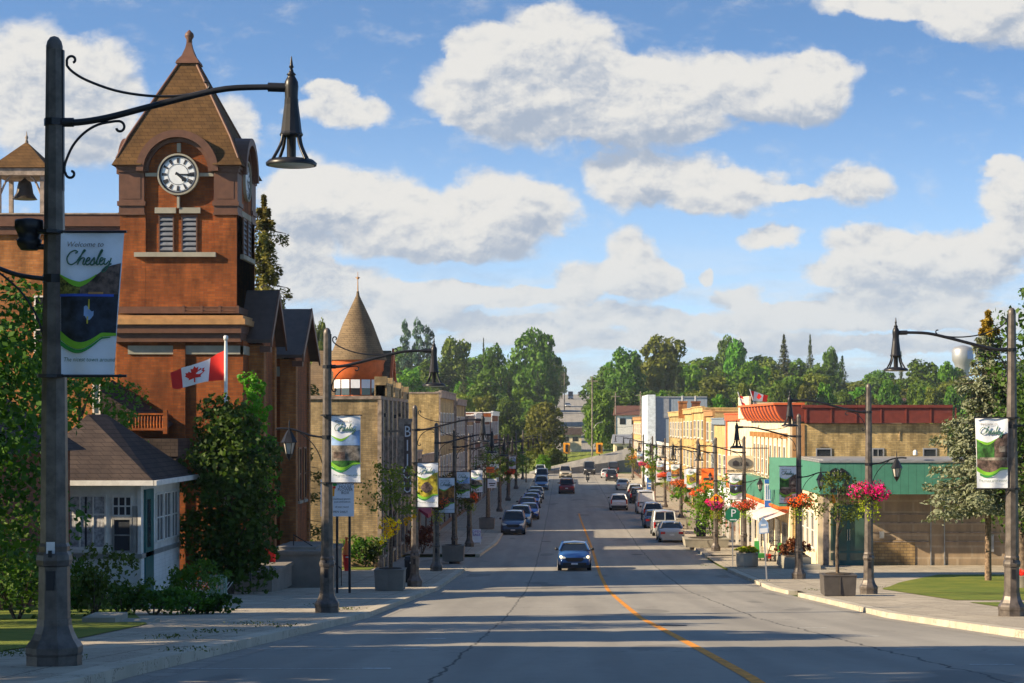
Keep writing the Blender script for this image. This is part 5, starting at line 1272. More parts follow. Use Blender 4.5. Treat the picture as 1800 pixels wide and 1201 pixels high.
# hanging blue-white sign board on the front
t = bld('hanging_sign', xr-1.5, 120, 'tall blue and white striped board on the green shop band', 'sign'); b = MB(); q = F/118; b.box((1344-990)/q, (1360-990)/q, 118, 118.1, (740-892)/q, (740-843)/q); b.build('board', M['signwhite'], t, True)
b = MB(); b.box((1344-990)/q, (1360-990)/q, 117.98, 118.0, (740-850)/q, (740-843)/q); b.box((1344-990)/q, (1360-990)/q, 117.98, 118.0, (740-892)/q, (740-880)/q)
for k in range(4): x = (1346.5-990)/q+k*.115; b.box(x, x+.03, 117.985, 118.0, (740-878)/q, (740-853)/q)
b.box((1360-990)/q, xr-.1, 118.02, 118.08, (740-846)/q, (740-844)/q); b.build('stripe', M['signblue'], t, True)
for (a, dx) in ((1298, 0), (1320, 1)):      # roof flags
    t = bld('roof_flag', xr, 138+dx, 'canadian flag flying from the white parapet' if dx else 'furled red and white flag on slanted pole beside it', 'flag'); q = F/(136+dx*4)
    p0 = at(1309 if not dx else 1328, 716 if not dx else 706, 136+dx*4); p1 = at(1297 if not dx else 1318, 689 if not dx else 684, 136+dx*4)
    p0.z -= .5
    MB().tube([p0, p1], .035, 6).build('pole', M['flagpole'], t, True)
    b = MB()
    if dx:
        cs = [(1319.5, 687, 703), (1326, 688, 705), (1334, 691, 706), (1342, 694, 706), (1350, 695, 707)]
        for i in range(4):
            A_, B_ = cs[i], cs[i+1]; d_ = 140
            b.add([at(A_[0], A_[1], d_+.1*i), at(B_[0], B_[1], d_+.1*i+.1), at(B_[0]-2, B_[2], d_+.1*i+.1), at(A_[0]+(2 if i == 0 else -2), A_[2], d_+.1*i)], [(0, 1, 2, 3)], 0 if i in (0, 3) else 1)
        b.add([at(334, 0, 1)]*0+[at(x, y, 139.9) for (x, y) in ((1330, 699), (1332, 694), (1334, 691.5), (1336, 694), (1339, 697), (1336, 701), (1333, 702))], [tuple(range(7))], 0)
    else:
        for i in range(5): b.add([p1.lerp(p0, .12+i*.15), p1.lerp(p0, .12+i*.15)+Vector((.28, 0, -.15)), p1.lerp(p0, .27+i*.15)+Vector((.30, 0, -.1)), p1.lerp(p0, .27+i*.15)], [(0, 1, 2, 3)], i % 2)
    b.build('flag_cloth', [M['flagred'], M['flagwhite']], t, True)
shop('white_shop', 1, xr, 145.1, 158, 12, .35, M['cream'], 'narrow white fronted shop with small red roof edge beside the cream building', 3, cornice=M['redtile'], awnmat=M['awning'])
shop('golden_shop', 1, xr, 158.1, 172, 12, .0, M['gold'], 'golden brick shop with grey metal roof edge, nearest of the golden row', 3, cornice=M['bluemetal'], awnmat=M['awning'])
shop('golden_shop', 1, xr+.1, 172.1, 183, 12, .75, M['gold'], 'golden brick shop with plain square parapet in the middle of the row', 2, cornice=M['tan_trim'])
shop('golden_shop', 1, xr, 183.1, 199, 12, 1.15, M['gold'], 'golden brick shop with the tallest cornice and arched upper windows', 3, cornice=M['gold'], awnmat=M['redtile'])
shop('golden_shop', 1, xr, 199.1, 216, 12, 1.05, M['gold'], 'golden brick shop with brick chimneys on its roof', 3, cornice=M['gold'])
shop('golden_shop', 1, xr, 216.1, 243, 12, .85, M['buff'], 'long yellow brick shop at the far end of the golden row', 5, cornice=M['gold'])
for (px, lab) in ((1200, 'orange brick chimney with metal cowl above the golden shops'), (1223, 'brown brick chimney on the golden shop roof to the right')):
    t = thing('chimney', at(px, 726, 214), lab, 'chimney'); b = MB(); b.box(-.45, .45, -.45, .45, -.6, 1.1); b.box(-.52, .52, -.52, .52, 1.101, 1.3); b.build('stack', M['redbrick2'] if px < 1210 else M['darkbrick'], t); b = MB(); b.tube([(0, 0, 1.3), (0, 0, 1.9)], .14, 8); b.build('flue', M['galv'], t)
# blue metal-clad building
BM = bld('blue_clad_building', 18, 285, 'tall blue grey metal clad building with pale street front', 'building'); qm = F/281.
b = MB(); b.box((1152-990)/qm, (1243-990)/qm, 281, 300, zg(285)-1, (740-699)/qm); b.box((1206-990)/qm, (1243-990)/qm-.02, 280.6, 280.99, zg(285)-1, (740-702)/qm); b.build('cladding', M['bluemetal'], BM, True)
b = MB(); b.box((1138-990)/qm, (1152-990)/qm-.003, 280.5, 301, zg(285)-1, (740-694)/qm); b.build('street_front', plain('pale_blue_panel', (.62, .68, .72), .5), BM, True)
b = MB(); b.box((1165-990)/qm, (1176-990)/qm, 280.9, 280.995, (740-735)/qm, (740-701)/qm); b.box((1152-990)/qm, (1243-990)/qm, 280.85, 281.0, (740-699)/qm, (740-697)/qm); b.build('trim', M['galv'], BM, True)
shop('golden_shop', 1, (1138-990)/qm, 301.2, 335, 10, .4, M['gold'], 'far golden brick shop beyond the blue clad building', 5, cornice=M['tan_trim'])
shop('grey_annex', 1, xr+.4, 243.2, 280.4, 10, -3.2, M['block'], 'low plain grey shop in front of the blue clad building', 6, cornice=M['white'], awnmat=M['awning'])

# ================================================================== STREET LAMPS, BANNERS, BASKETS
LG = 'lamp posts along both kerbs'
LL = street_lamp('street_lamp', 1, (-6.05, 23, zg(23)+.10), 'nearest left street lamp, tall dark post with river banner', LG)
RLm = street_lamp('street_lamp', -1, (10.9, 47, zg(47)+.12), 'nearest right street lamp on the lawn side, with cropped town banner', LG)
b = MB(); q = 148.; b.tube([(0, 0, 5.02), (-.28, 0, 5.02)], .035, 6); b.lathe([(.10, 0), (.14, .06), (.15, .12), (.12, .14), (.15, .22), (.17, .26), (.17, .34), (.16, .36), (.03, .38)], (-.30, 0, 4.98), 14); b.build('sensor_box', M['black'], LL)
b = MB(); b.box(-.05, .05, -.175, -.168, 1.72-.4, 1.80-.28); b.build('sticker', M['plate'], LL)
# (px of pole, d, label)
lamps_l = [(575, 51, 'second street lamp on the left kerb, beside the notice board and hay bale banner'),
 (729, 80, 'left street lamp standing right beside the BIJOU sign and black litter bin'),
 (767, 98, 'pale sunlit left street lamp carrying a coral flower basket'),
 (799, 110, 'left street lamp rising behind the second concrete planter'),
 (825, 128, 'left street lamp just right of the white A frame sign'),
 (858, 160, 'left street lamp behind the front parked blue van'),
 (878, 189, 'left street lamp level with the third parked car'),
 (893, 217, 'left street lamp beside the small red and lime flower basket'),
 (907, 255, 'left street lamp by the far parked blue cars'),
 (919, 297, 'farthest left street lamp, before the white parked van')]
lamps_r = [(1527, 69, 'right street lamp with the largest pink flower basket'),
 (1404, 88, 'right street lamp with crimson flower basket by the blue wall sign'),
 (1308, 115.6, 'right street lamp standing behind the octagonal stone planter'),
 (1258, 122, 'right street lamp carrying the amber signal ahead diamond'),
 (1226.5, 150, 'right street lamp beside the large green hanging plants and litter bin'),
 (1197, 172, 'right street lamp by the long sidewalk planter'),
 (1169, 200, 'right street lamp with red basket behind the white van'),
 (1147, 230, 'right street lamp in front of the blue clad building'),
 (1131, 262, 'right street lamp beside the tall lime green shrub'),
 (1112, 305, 'farthest right street lamp near the end of the row')]
LS = {}
for (px, d, lab) in lamps_l: LS[px] = clone(LL, ((px-VX)*d/F, d, zg(d)+.13), lab)
for o in LS.values():                      # the sensor box and sticker only hang on the first post
    for ch in [x for x in bpy.data.objects if x.parent == o and x.name.split('.')[0] in ('sensor_box', 'sticker')]: bpy.data.objects.remove(ch)
for (px, d, lab) in lamps_r: LS[px] = clone(RLm, ((px-VX)*d/F, d, zg(d)+.13), lab, sc=.955 if px < 1310 else 1)
banner((-6.05, 22.80, zg(23)+.10+5.18), 1, 'large nearest banner reading Chesley, with dark river scene', 'river', .73, 1.70, .05, .16, .10)
banner((LS[575].location.x, 50.85, LS[575].location.z+5.22), 1, 'banner with hay bale picture hung on second left lamp post', 'hay', .76, 1.78, .04)
banner((LS[729].location.x, 79.85, LS[729].location.z+5.15), 1, 'banner with brown cow in yellow flowers beside the tall lettered sign', 'cow', .84, 1.85, .02)
banner((LS[767].location.x, 97.85, LS[767].location.z+4.75), 1, 'banner with orange harvest field behind the coral flower basket', 'field', .80, 1.80, .02)
banner((10.9, 46.85, zg(47)+.12+4.85), -1, 'white and green banner on the nearest right lamp post', 'bridge', .78, 1.72, .05, .06)
banner((LS[1404].location.x, 87.85, LS[1404].location.z+5.15), -1, 'grey backlit banner on the right post by blue wall sign', 'bridge', .76, 1.7)
for (px, k, lab) in ((799, 'hay', 'pale blue banner on the left post behind the second planter'), (825, 'hay', 'small banner left of the dark street trees'), (858, 'field', 'small banner above the front parked blue van'), (893, 'hay', 'small distant banner by the lime basket on the left row')):
    o = LS[px]; banner((o.location.x, o.location.y-.15, o.location.z+5.1), 1, lab, k, .75, 1.5)
for (px, k, lab) in ((1226.5, 'cow', 'banner beside the red awning on the right row'), (1197, 'field', 'banner with yellow field above the coral baskets'), (1169, 'hay', 'small white topped banner in front of golden shops'), (1131, 'hay', 'tiny banner near the blue clad building'), (1308, 'river', 'pale banner beside the green parking sign')):
    o = LS[px]; banner((o.location.x, o.location.y-.15, o.location.z+4.9), -1, lab, k, .75, 1.5)
for (px, zz, pm, lab, di) in ((1527, 3.62, P_PINK, 'largest hot pink flower basket on the right lamp post by the canopy', 1.62), (1404, 3.52, P_RED, 'crimson flower basket on the right post in front of white veranda', 1.45),
        (1308, 3.0, P_ORANGE, 'coral and lime basket above the octagonal planter', 1.75), (1258, 2.9, P_PINK, 'pink basket behind the amber signal ahead sign', 1.2), (1197, 3.2, P_ORANGE, 'coral pink basket with long pale trailers on the right row', 2.1),
        (1169, 3.3, P_RED, 'red flower basket above the parked white van', 2.0), (1147, 3.4, P_ORANGE, 'small coral basket in front of the golden shops', 2.0), (1131, 3.2, P_PINK, 'small pink basket beside the tall lime shrub', 1.5), (1112, 3.2, P_ORANGE, 'farthest coral basket on the right row', 1.6),
        (767, 3.40, P_ORANGE, 'bright coral red basket on the pale left lamp post', 1.3), (893, 3.2, P_RED, 'red and lime basket on the left row beyond the parked van', 1.5), (825, 3.2, P_RED, 'shaded crimson basket on the left row before the shop awnings', 1.1)):
    o = LS[px]; basket((o.location.x+(.1 if px < 990 else 0), o.location.y-.05, o.location.z+zz), lab, pm, di, int(px))

# ================================================================== VEHICLES
PAINT = {}
def paint(n, c, coat=.8):
    if n not in PAINT:
        m, t, b = base_mat(n+'_car_paint', .32, .25, .5); b.inputs['Base Color'].default_value = (*c, 1); b.inputs['Coat Weight'].default_value = coat; b.inputs['Coat Roughness'].default_value = .05
        gm = t.n.new('ShaderNodeNewGeometry'); t.put(t.math('MULTIPLY_ADD', t.noise(gm.outputs['Position'], 2, 4), .12, .26), b.inputs['Roughness'])
        PAINT[n] = m
    return PAINT[n]
def car(label, pos, toward, col, kind='sedan', L_=4.5, W_=1.78, H_=1.45, lit=False, group='cars parked along the kerb', cat=None, rz=None, name=None):
    """local: +y is the front of the car, centre at the origin on the ground"""
    hood = {'sedan': .93, 'hatch': .98, 'suv': 1.08, 'van': 1.12, 'pickup': 1.12, 'minivan': 1.02}[kind]
    belt = {'sedan': .98, 'hatch': 1.03, 'suv': 1.12, 'van': 1.18, 'pickup': 1.16, 'minivan': 1.08}[kind]
    # cabin stations along y: base front, roof front, roof rear, base rear (fractions of the length, 0 rear .. 1 front)
    cb = {'sedan': (.73, .58, .26, .12), 'hatch': (.78, .60, .14, .03), 'suv': (.74, .63, .10, .02), 'van': (.86, .76, .015, .005), 'pickup': (.72, .62, .40, .36), 'minivan': (.82, .66, .06, .015)}[kind]
    t = thing(name or {'sedan': 'parked_car', 'hatch': 'moving_car', 'suv': 'parked_car', 'van': 'parked_van', 'pickup': 'pickup_truck', 'minivan': 'parked_van'}[kind], pos, label, cat or {'van': 'van', 'minivan': 'van', 'pickup': 'pickup truck'}.get(kind, 'car'), group)
    t.rotation_euler = (math.atan((zg(pos[1]+2)-zg(pos[1]-2))/4)*(1 if not toward else -1), 0, math.pi if toward else 0)
    if rz is not None: t.rotation_euler.z += rz
    y = lambda f: (f-.5)*L_
    tail = {'sedan': .96, 'hatch': 1.0, 'suv': 1.08, 'van': 1.15, 'pickup': 1.10, 'minivan': 1.05}[kind]
    st = [(0.0, .42, tail-.25, .84), (.015, .30, tail-.08, .93), (.06, .24, tail, .985), (.18, .22, belt, 1.0), (.5, .22, belt, 1.0), (.72, .22, belt-.02, 1.0), (cb[0]+.02, .22, hood+.03, .99), (.92, .24, hood-.10, .96), (.975, .28, hood-.20, .90), (1.0, .40, hood-.34, .80)]
    if kind == 'van': st = st[:6]+[(.9, .24, hood+.0, .98), (.97, .28, hood-.12, .92), (1.0, .4, hood-.3, .82)]
    b = MB(); n = 12; vs = []
    for (f, z0, z1, w_) in st:
        w2 = W_/2*w_; zm = z0+(z1-z0)*.55
        ring = [(-w2*.90, z0), (-w2*.99, z0+.12), (-w2, zm), (-w2*.985, z1-.14), (-w2*.94, z1-.03), (-w2*.55, z1+.025), (w2*.55, z1+.025), (w2*.94, z1-.03), (w2*.985, z1-.14), (w2, zm), (w2*.99, z0+.12), (w2*.90, z0)]
        vs += [(x, y(f), z) for x, z in ring]
    m_ = len(st); fs = [(i*n+k, i*n+(k+1) % n, (i+1)*n+(k+1) % n, (i+1)*n+k) for i in range(m_-1) for k in range(n)]
    b.add(vs, fs, 0, True); b.add(vs[:n], [tuple(range(n))[::-1]]); b.add(vs[-n:], [tuple(range(n))])
    if kind == 'pickup':
        b.box(-W_/2*.80, W_/2*.80, y(.03), y(.36), belt+.02, belt+.03)
    # roof skin
    zr = H_; wb, wr = W_/2*.90, W_/2*.70*(1.12 if kind in ('van', 'minivan') else 1)
    rf = [(y(cb[1]), zr-.05), (y(cb[1]-.08), zr), (y((cb[1]+cb[2])/2), zr+.015), (y(cb[2]+.05), zr-.02), (y(cb[2]), zr-.07)]
    vs = []
    for (yy, z) in rf: vs += [(-wr, yy, z-.07), (-wr*.86, yy, z-.005), (0, yy, z+.03), (wr*.86, yy, z-.005), (wr, yy, z-.07)]
    b.add(vs, [(5*i+k, 5*i+k+1, 5*i+6+k, 5*i+5+k) for i in range(4) for k in range(4)], 0, True)
    body = b.build('body', paint(*col), t)
    # greenhouse glass
    def gp_(f, w_, z): return (w_, y(f), z)
    A = [gp_(cb[0], -wb, belt-.01), gp_(cb[0], wb, belt-.01), gp_(cb[3], wb, belt-.01), gp_(cb[3], -wb, belt-.01)]
    B_ = [gp_(cb[1]+.004, -wr, zr-.11), gp_(cb[1]+.004, wr, zr-.11), gp_(cb[2]-.004, wr, zr-.11), gp_(cb[2]-.004, -wr, zr-.11)]
    g_ = MB(); g_.hexa(A, B_); g_.build('windows', M['carglass'], t)
    p = MB()       # pillars
    def bar(a, c, r_): p.tube([a, c], r_, 6)
    for s_ in (-1, 1):
        bar(gp_(cb[0], s_*wb, belt), gp_(cb[1], s_*wr, zr-.06), .045); bar(gp_(cb[3], s_*wb, belt), gp_(cb[2], s_*wr, zr-.06), .065 if kind != 'van' else .12)
        fm = (cb[0]+cb[3])/2; fr_ = (cb[1]+cb[2])/2; bar(gp_(fm, s_*(wb+.01), belt), gp_(fr_, s_*(wr+.01), zr-.06), .035)
        if kind in ('suv', 'minivan', 'hatch'): bar(gp_(cb[3]+.16, s_*(wb+.01), belt), gp_(cb[2]+.10, s_*(wr+.01), zr-.06), .05)
    if kind == 'van':
        p.hexa([gp_(.62, -wb-.01, belt-.02), gp_(.62, wb+.01, belt-.02), gp_(.0, wb+.01, belt-.02), gp_(.0, -wb-.01, belt-.02)], [gp_(.62, -wr-.01, zr-.08), gp_(.62, wr+.01, zr-.08), gp_(.012, wr+.01, zr-.08), gp_(.012, -wr-.01, zr-.08)])
    if kind == 'minivan': p.box(-.04, .04, y(-.002), y(.05), belt, zr-.1); p.hexa([gp_(.002, -wb, belt-.02), gp_(.002, wb, belt-.02), gp_(.03, wb, belt-.02), gp_(.03, -wb, belt-.02)], [gp_(.004, -wb, belt+.14), gp_(.004, wb, belt+.14), gp_(.03, wb, belt+.14), gp_(.03, -wb, belt+.14)])
    p.build('pillar_frame', paint(*col), t)
    # wheels
    wr_ = .31 if kind in ('sedan', 'hatch') else .36
    for s_ in (-1, 1):
        for f in (.17, .81):
            w = MB(); w.lathe([(wr_*.62, -.09), (wr_*.93, -.11), (wr_, -.07), (wr_, .07), (wr_*.93, .11), (wr_*.62, .09)], n=20)
            w.v = [(z_+s_*(W_/2-.10), y(f)+y_, x_+wr_) for (x_, y_, z_) in w.v]; wo2 = w.build('wheel', M['rubber'], t)
            r_ = MB(); r_.lathe([(.02, .02), (wr_*.64, .0)], n=16)
            for k in range(5): a = k*1.2566; r_.tube([(0, 0, .03), (wr_*.6*math.cos(a), wr_*.6*math.sin(a), .02)], .025, 5)
            r_.v = [(s_*(z_+.085)+s_*(W_/2-.10), y(f)+y_, x_+wr_) for (x_, y_, z_) in r_.v]; r_.build('rim', M['rim'], wo2)
            ar = MB(); ar.lathe([(wr_+.02, -.01), (wr_+.055, .0), (wr_+.06, .02)], n=18); ar.v = [(s_*(z_)+s_*(W_/2-.012), y(f)+y_, x_+wr_) for (x_, y_, z_) in ar.v]; ar.build('wheel_arch', M['blackplastic'], t)
    # front
    yf = y(1.0); hf = hood-.34
    f_ = MB(); gw = W_*.25
    f_.prism([(-gw*1.15, hf-.04), (-gw, hf+.05), (gw, hf+.05), (gw*1.15, hf-.04), (gw*.8, hf-.16), (-gw*.8, hf-.16)], lambda u, v, w__: (u, w__, v), yf-.06, yf+.018)
    f_.build('grille', M['blackplastic'], t)
    f_ = MB(); f_.box(-W_*.36, W_*.36, yf-.10, yf+.012, .30, .44); f_.box(-W_*.45, W_*.45, y(.86), yf-.03, .16, .30); f_.build('bumper_intake', M['blackplastic'], t)
    f_ = MB(); f_.box(-.17, .17, yf+.013, yf+.024, .33, .42); f_.build('grille_badge' if False else 'licence_plate', M['plate'], t)
    for s_ in (-1, 1):
        h_ = MB(); 
        P_ = [(s_*W_*.25, hf+.06), (s_*W_*.44, hf+.19), (s_*W_*.455, hf+.10), (s_*W_*.42, hf-.02), (s_*W_*.28, hf-.0)]
        h_.prism(P_, lambda u, v, w__: (u, w__-abs(u)*.16-(v-hf)*.28, v), yf-.06, yf+.10)
        h_.build('headlight', M['headlight'], t)
        if lit: q_ = MB(); q_.lathe([(.0, 0), (.075, .0), (.06, .04), (.0, .05)], n=12); q_.v = [(x_+s_*W_*.40, yf+.055-W_*.062+z_, y_+hf+.085) for (x_, y_, z_) in q_.v]; q_.build('lit_lamp', M['lit'], t)
        # rear lamps
        yr = y(0.0); tb = tail-.30
        h_ = MB()
        if kind in ('van', 'minivan', 'suv'): h_.box(s_*W_*.39 if s_ > 0 else -W_*.465, W_*.465 if s_ > 0 else -W_*.39, yr-.012, yr+.12, tb-.12, tb+.30)
        else: h_.box(W_*.26 if s_ > 0 else -W_*.44, W_*.44 if s_ > 0 else -W_*.26, yr-.014, yr+.10, tb-.06, tb+.11)
        h_.build('tail_light', M['taillight'], t)
        mr = MB(); mr.lathe([(.02, -.09), (.075, -.05), (.085, .03), (.05, .09), (.0, .10)], n=10); mr.v = [(z_*s_+s_*(wb+.16), x_*.6+y(cb[0]-.05), y_+belt+.08) for (x_, y_, z_) in mr.v]; mr.tube([(s_*(wb), y(cb[0]-.05), belt+.03), (s_*(wb+.1), y(cb[0]-.05), belt+.05)], .02, 5); mr.build('mirror', M['blackplastic'], t)
    r2 = MB(); r2.box(-W_*.44, W_*.44, y(0)-.03, y(0)+.1, .36, .50); r2.box(-W_*.40, W_*.40, y(0)-.0, y(.14), .17, .359); r2.build('rear_bumper', M['blackplastic'] if kind in ('suv', 'pickup') else paint(*col), t)
    r2 = MB(); r2.box(-.17, .17, y(0)-.035 if kind in ('suv', 'van', 'minivan') else y(0)-.012, y(0), tb-.16, tb-.04); r2.build('licence_plate', M['plate'], t)
    return t
BLUE = ('bright_blue', (.012, .085, .40)); WHITE = ('white', (.68, .67, .65)); SILVER = ('silver', (.42, .43, .44)); DBLUE = ('steel_blue', (.035, .075, .16)); BLK = ('black', (.018, .018, .022))
MAR = ('maroon', (.16, .012, .022)); BEI = ('beige', (.42, .36, .26)); LBL = ('light_blue', (.08, .20, .38)); GREY = ('grey', (.15, .155, .165))
def cpos(px, py, x=None):
    d = dpix(py); return ((px-VX)*d/F if x is None else x, d, zg(d)+.005)
o = car('bright blue hatchback with lit headlights driving towards the viewer', cpos(1009.5, 1001), True, ('slate_blue', (.025, .10, .30)), 'hatch', 4.0, 1.74, 1.47, lit=True, group='cars driving on the street')
lp = [(903, 938, DBLUE, 'suv', 1.78, 'steel blue sport utility parked first in the left row'), (915, 925, LBL, 'suv', 1.75, 'light blue sport utility parked directly behind the first left car'),
 (930, 912, BLUE, 'sedan', 1.45, 'bright blue sedan standing third in the left parked row'), (927, 900, MAR, 'sedan', 1.45, 'dark red sedan in the left row right behind the bright blue one'), (934, 891, BLUE, 'sedan', 1.45, 'royal blue sedan fifth in the left parked row'),
 (938, 884, DBLUE, 'sedan', 1.42, 'dark blue sedan sixth in the left parked row'), (942, 877, GREY, 'sedan', 1.45, 'grey sedan half hidden in the left row before the tall blue wagon'), (952, 861, LBL, 'suv', 1.85, 'tall light blue wagon parked well up the left row'),
 (953, 847, DBLUE, 'van', 2.0, 'dark blue van parked behind the tall light blue wagon'), (950, 836, WHITE, 'suv', 1.8, 'white sport utility at the far end of the left row')]
for (px, py, c, k, h, lab) in lp: car(lab, cpos(px, py), True, c, k, {'sedan': 4.5, 'suv': 4.6, 'van': 5.0}[k], 1.85, h)
rp = [(1178, 951, SILVER, 'sedan', 1.42, 4.6, 'silver sedan with red tail lights parked nearest on the right'), (1166, 940, SILVER, 'minivan', 1.9, 5.0, 'silver grey minivan with split rear window parked second on the right'), (1150, 927, DBLUE, 'sedan', 1.45, 4.5, 'dark blue sedan tucked in front of the silver minivan'),
 (1146, 915, WHITE, 'suv', 1.65, 4.5, 'white wagon parked between blue sedan and white van'), (1134, 902, WHITE, 'van', 2.25, 5.4, 'tall white delivery van parked on the right'), (1120, 884, BLK, 'suv', 1.75, 4.6, 'black sport utility just beyond the white delivery van'),
 (1116, 876, WHITE, 'suv', 1.7, 4.5, 'small white car ahead of the black one by the standing person'), (1095, 861, SILVER, 'sedan', 1.45, 4.6, 'silver beige sedan parked beyond the standing person'), (1075, 845, BLK, 'suv', 1.8, 4.6, 'dark sport utility with rear spare wheel near the end of right row'),
 (1066, 840, WHITE, 'sedan', 1.45, 4.5, 'white car with red rear parked far up the right row'), (1078, 833, BLK, 'van', 2.1, 5.0, 'black van at the far end of the right row')]
for (px, py, c, k, h, l_, lab) in rp: car(lab, cpos(px, py), False, c, k, l_, 1.82, h)
car('white crossover driving away in the right lane', cpos(1087, 896), False, WHITE, 'suv', 4.4, 1.82, 1.62, group='cars driving on the street', name='moving_car')
car('maroon pickup truck with red lamps in the middle of the street', cpos(996, 867), False, MAR, 'pickup', 5.6, 2.0, 1.88, group='cars driving on the street')
car('beige pickup truck driving towards the viewer behind the maroon one', cpos(994, 840), True, BEI, 'pickup', 5.6, 2.0, 1.95, group='cars driving on the street')
car('dark boxy van far up the street behind the motorcyclist', cpos(1036, 834), True, BLK, 'van', 5.0, 2.0, 2.2, group='cars driving on the street', name='moving_van')
car('blue car crossing at the far junction', cpos(1014, 823), False, DBLUE, 'sedan', 4.5, 1.8, 1.45, group='cars driving on the street', rz=math.pi/2, name='moving_car')
for (px, py, dd, c, k, h, lab) in ((952, 703, 700, MAR, 'van', 2.6, 'dark red truck parked on the distant hill road'), (998, 702, 720, WHITE, 'sedan', 1.5, 'white car on the distant hill road'), (1003, 695, 800, DBLUE, 'van', 3.2, 'blue truck coming over the distant hill'), (1020, 693, 845, BLK, 'suv', 1.8, 'dark car on the crest of the hill road')):
    car(lab, ((px-VX)*dd/F, dd, zg(dd)), True, c, k, 5, 2.2, h, group='vehicles on the hill road', name='distant_vehicle', rz=0 if px > 990 else 1.57)

# ================================================================== PEOPLE
def person(pos, label, pose, scale=1.0, top=None, rz=0):
    t = thing('person', pos, label, 'person', rz=rz); t.scale = (scale,)*3
    if pose == 'ride':
        J = {'pel': (0, -.1, .82), 'che': (0, .05, 1.18), 'nk': (0, .10, 1.38), 'hd': (0, .14, 1.52), 'ht': (0, .15, 1.66)}
        arms = [[(s*.19, .06, 1.33), (s*.30, .22, 1.12), (s*.30, .48, 1.05), (s*.29, .56, 1.04)] for s in (-1, 1)]
        legs = [[(s*.10, -.1, .80), (s*.22, .30, .78), (s*.20, .16, .36), (s*.20, .28, .30)] for s in (-1, 1)]
    else:
        J = {'pel': (0, 0, .95), 'che': (0, .02, 1.25), 'nk': (0, .02, 1.47), 'hd': (0, .04, 1.60), 'ht': (0, .04, 1.73)}
        arms = [[(s*.19, .02, 1.42), (s*.25, .02, 1.15), (s*.26, .14 if s > 0 else .02, .92), (s*.26, .20 if s > 0 else .04, .84)] for s in (-1, 1)]
        legs = [[(s*.10, 0, .92), (s*.12, .03+.04*s, .50), (s*.13, .02+.08*s, .09), (s*.13, .14+.08*s, .03)] for s in (-1, 1)]
    V_ = [J['pel'], J['che'], J['nk'], J['hd'], J['ht']]; E_ = [(0, 1), (1, 2), (2, 3), (3, 4)]; Rr = [.15, .165, .06, .095, .08]
    for a in arms:
        k = len(V_); V_ += a; E_ += [(1, k), (k, k+1), (k+1, k+2), (k+2, k+3)]; Rr += [.07, .05, .038, .04]
    for a in legs:
        k = len(V_); V_ += a; E_ += [(0, k), (k, k+1), (k+1, k+2), (k+2, k+3)]; Rr += [.10, .075, .05, .045]
    me = bpy.data.meshes.new('body'); me.from_pydata(V_, E_, []); o = link_mesh('body', me, t)
    o.modifiers.new('skin', 'SKIN'); 
    for i, v in enumerate(me.skin_vertices[0].data): v.radius = (Rr[i], Rr[i]); v.use_root = (i == 0)
    sb = o.modifiers.new('sub', 'SUBSURF'); sb.levels = 1; sb.render_levels = 1
    me.materials.append(top or M['jacket'])
    b = MB(); hx, hy, hz = J['hd']; b.lathe([(.03, -.12), (.075, -.08), (.098, .0), (.09, .07), (.05, .12), (.0, .13)], (hx, hy, hz+.02), 14); h_ = b.build('head_skin' if False else 'head', M['skin'] if pose != 'ride' else M['black'], t)
    if pose != 'ride':
        b = MB(); b.lathe([(.104, .02), (.100, .08), (.055, .135), (.0, .145)], (hx, hy-.01, hz+.02), 14); b.build('hair', M['bark'], t)
    return t
mp_ = cpos(1033, 848)
mc = thing('motorcycle', mp_, 'black motorcycle ridden towards the viewer in mid street', 'motorcycle', rz=math.pi)
b = MB(); b.tube(smooth([(0, -.6, .70), (0, -.2, .78), (0, .15, .85), (0, .5, .80)], 4), [.10]*4+[.14]*4+[.16]*4+[.08], 8); b.tube([(0, .35, .95), (0, .78, .33)], .04, 6); b.box(-.15, .15, -.2, .25, .28, .62); b.tube([(-.36, .5, 1.05), (-.1, .42, 1.0), (.1, .42, 1.0), (.36, .5, 1.05)], .02, 6); b.box(-.22, .22, .52, .56, .95, 1.25); b.build('frame', M['black'], mc)
for yy in (-.68, .78):
    w = MB(); w.lathe([(.2, -.05), (.31, -.06), (.33, 0), (.31, .06), (.2, .05)], n=18); w.v = [(z_, y_+yy, x_+.33) for (x_, y_, z_) in w.v]; w.build('wheel', M['rubber'], mc)
b = MB(); b.lathe([(.0, 0), (.09, 0), (.07, .05)], n=12); b.v = [(x_, .60+z_, y_+.92) for (x_, y_, z_) in b.v]; b.build('headlight', M['headlight'], mc)
person((mp_[0], mp_[1], mp_[2]), 'motorcycle rider in dark clothes and helmet seated on the motorcycle', 'ride', rz=math.pi)
pp_ = cpos(1104, 872); person(pp_, 'person in dark clothes standing beside a parked car on the right', 'stand', rz=1.2)

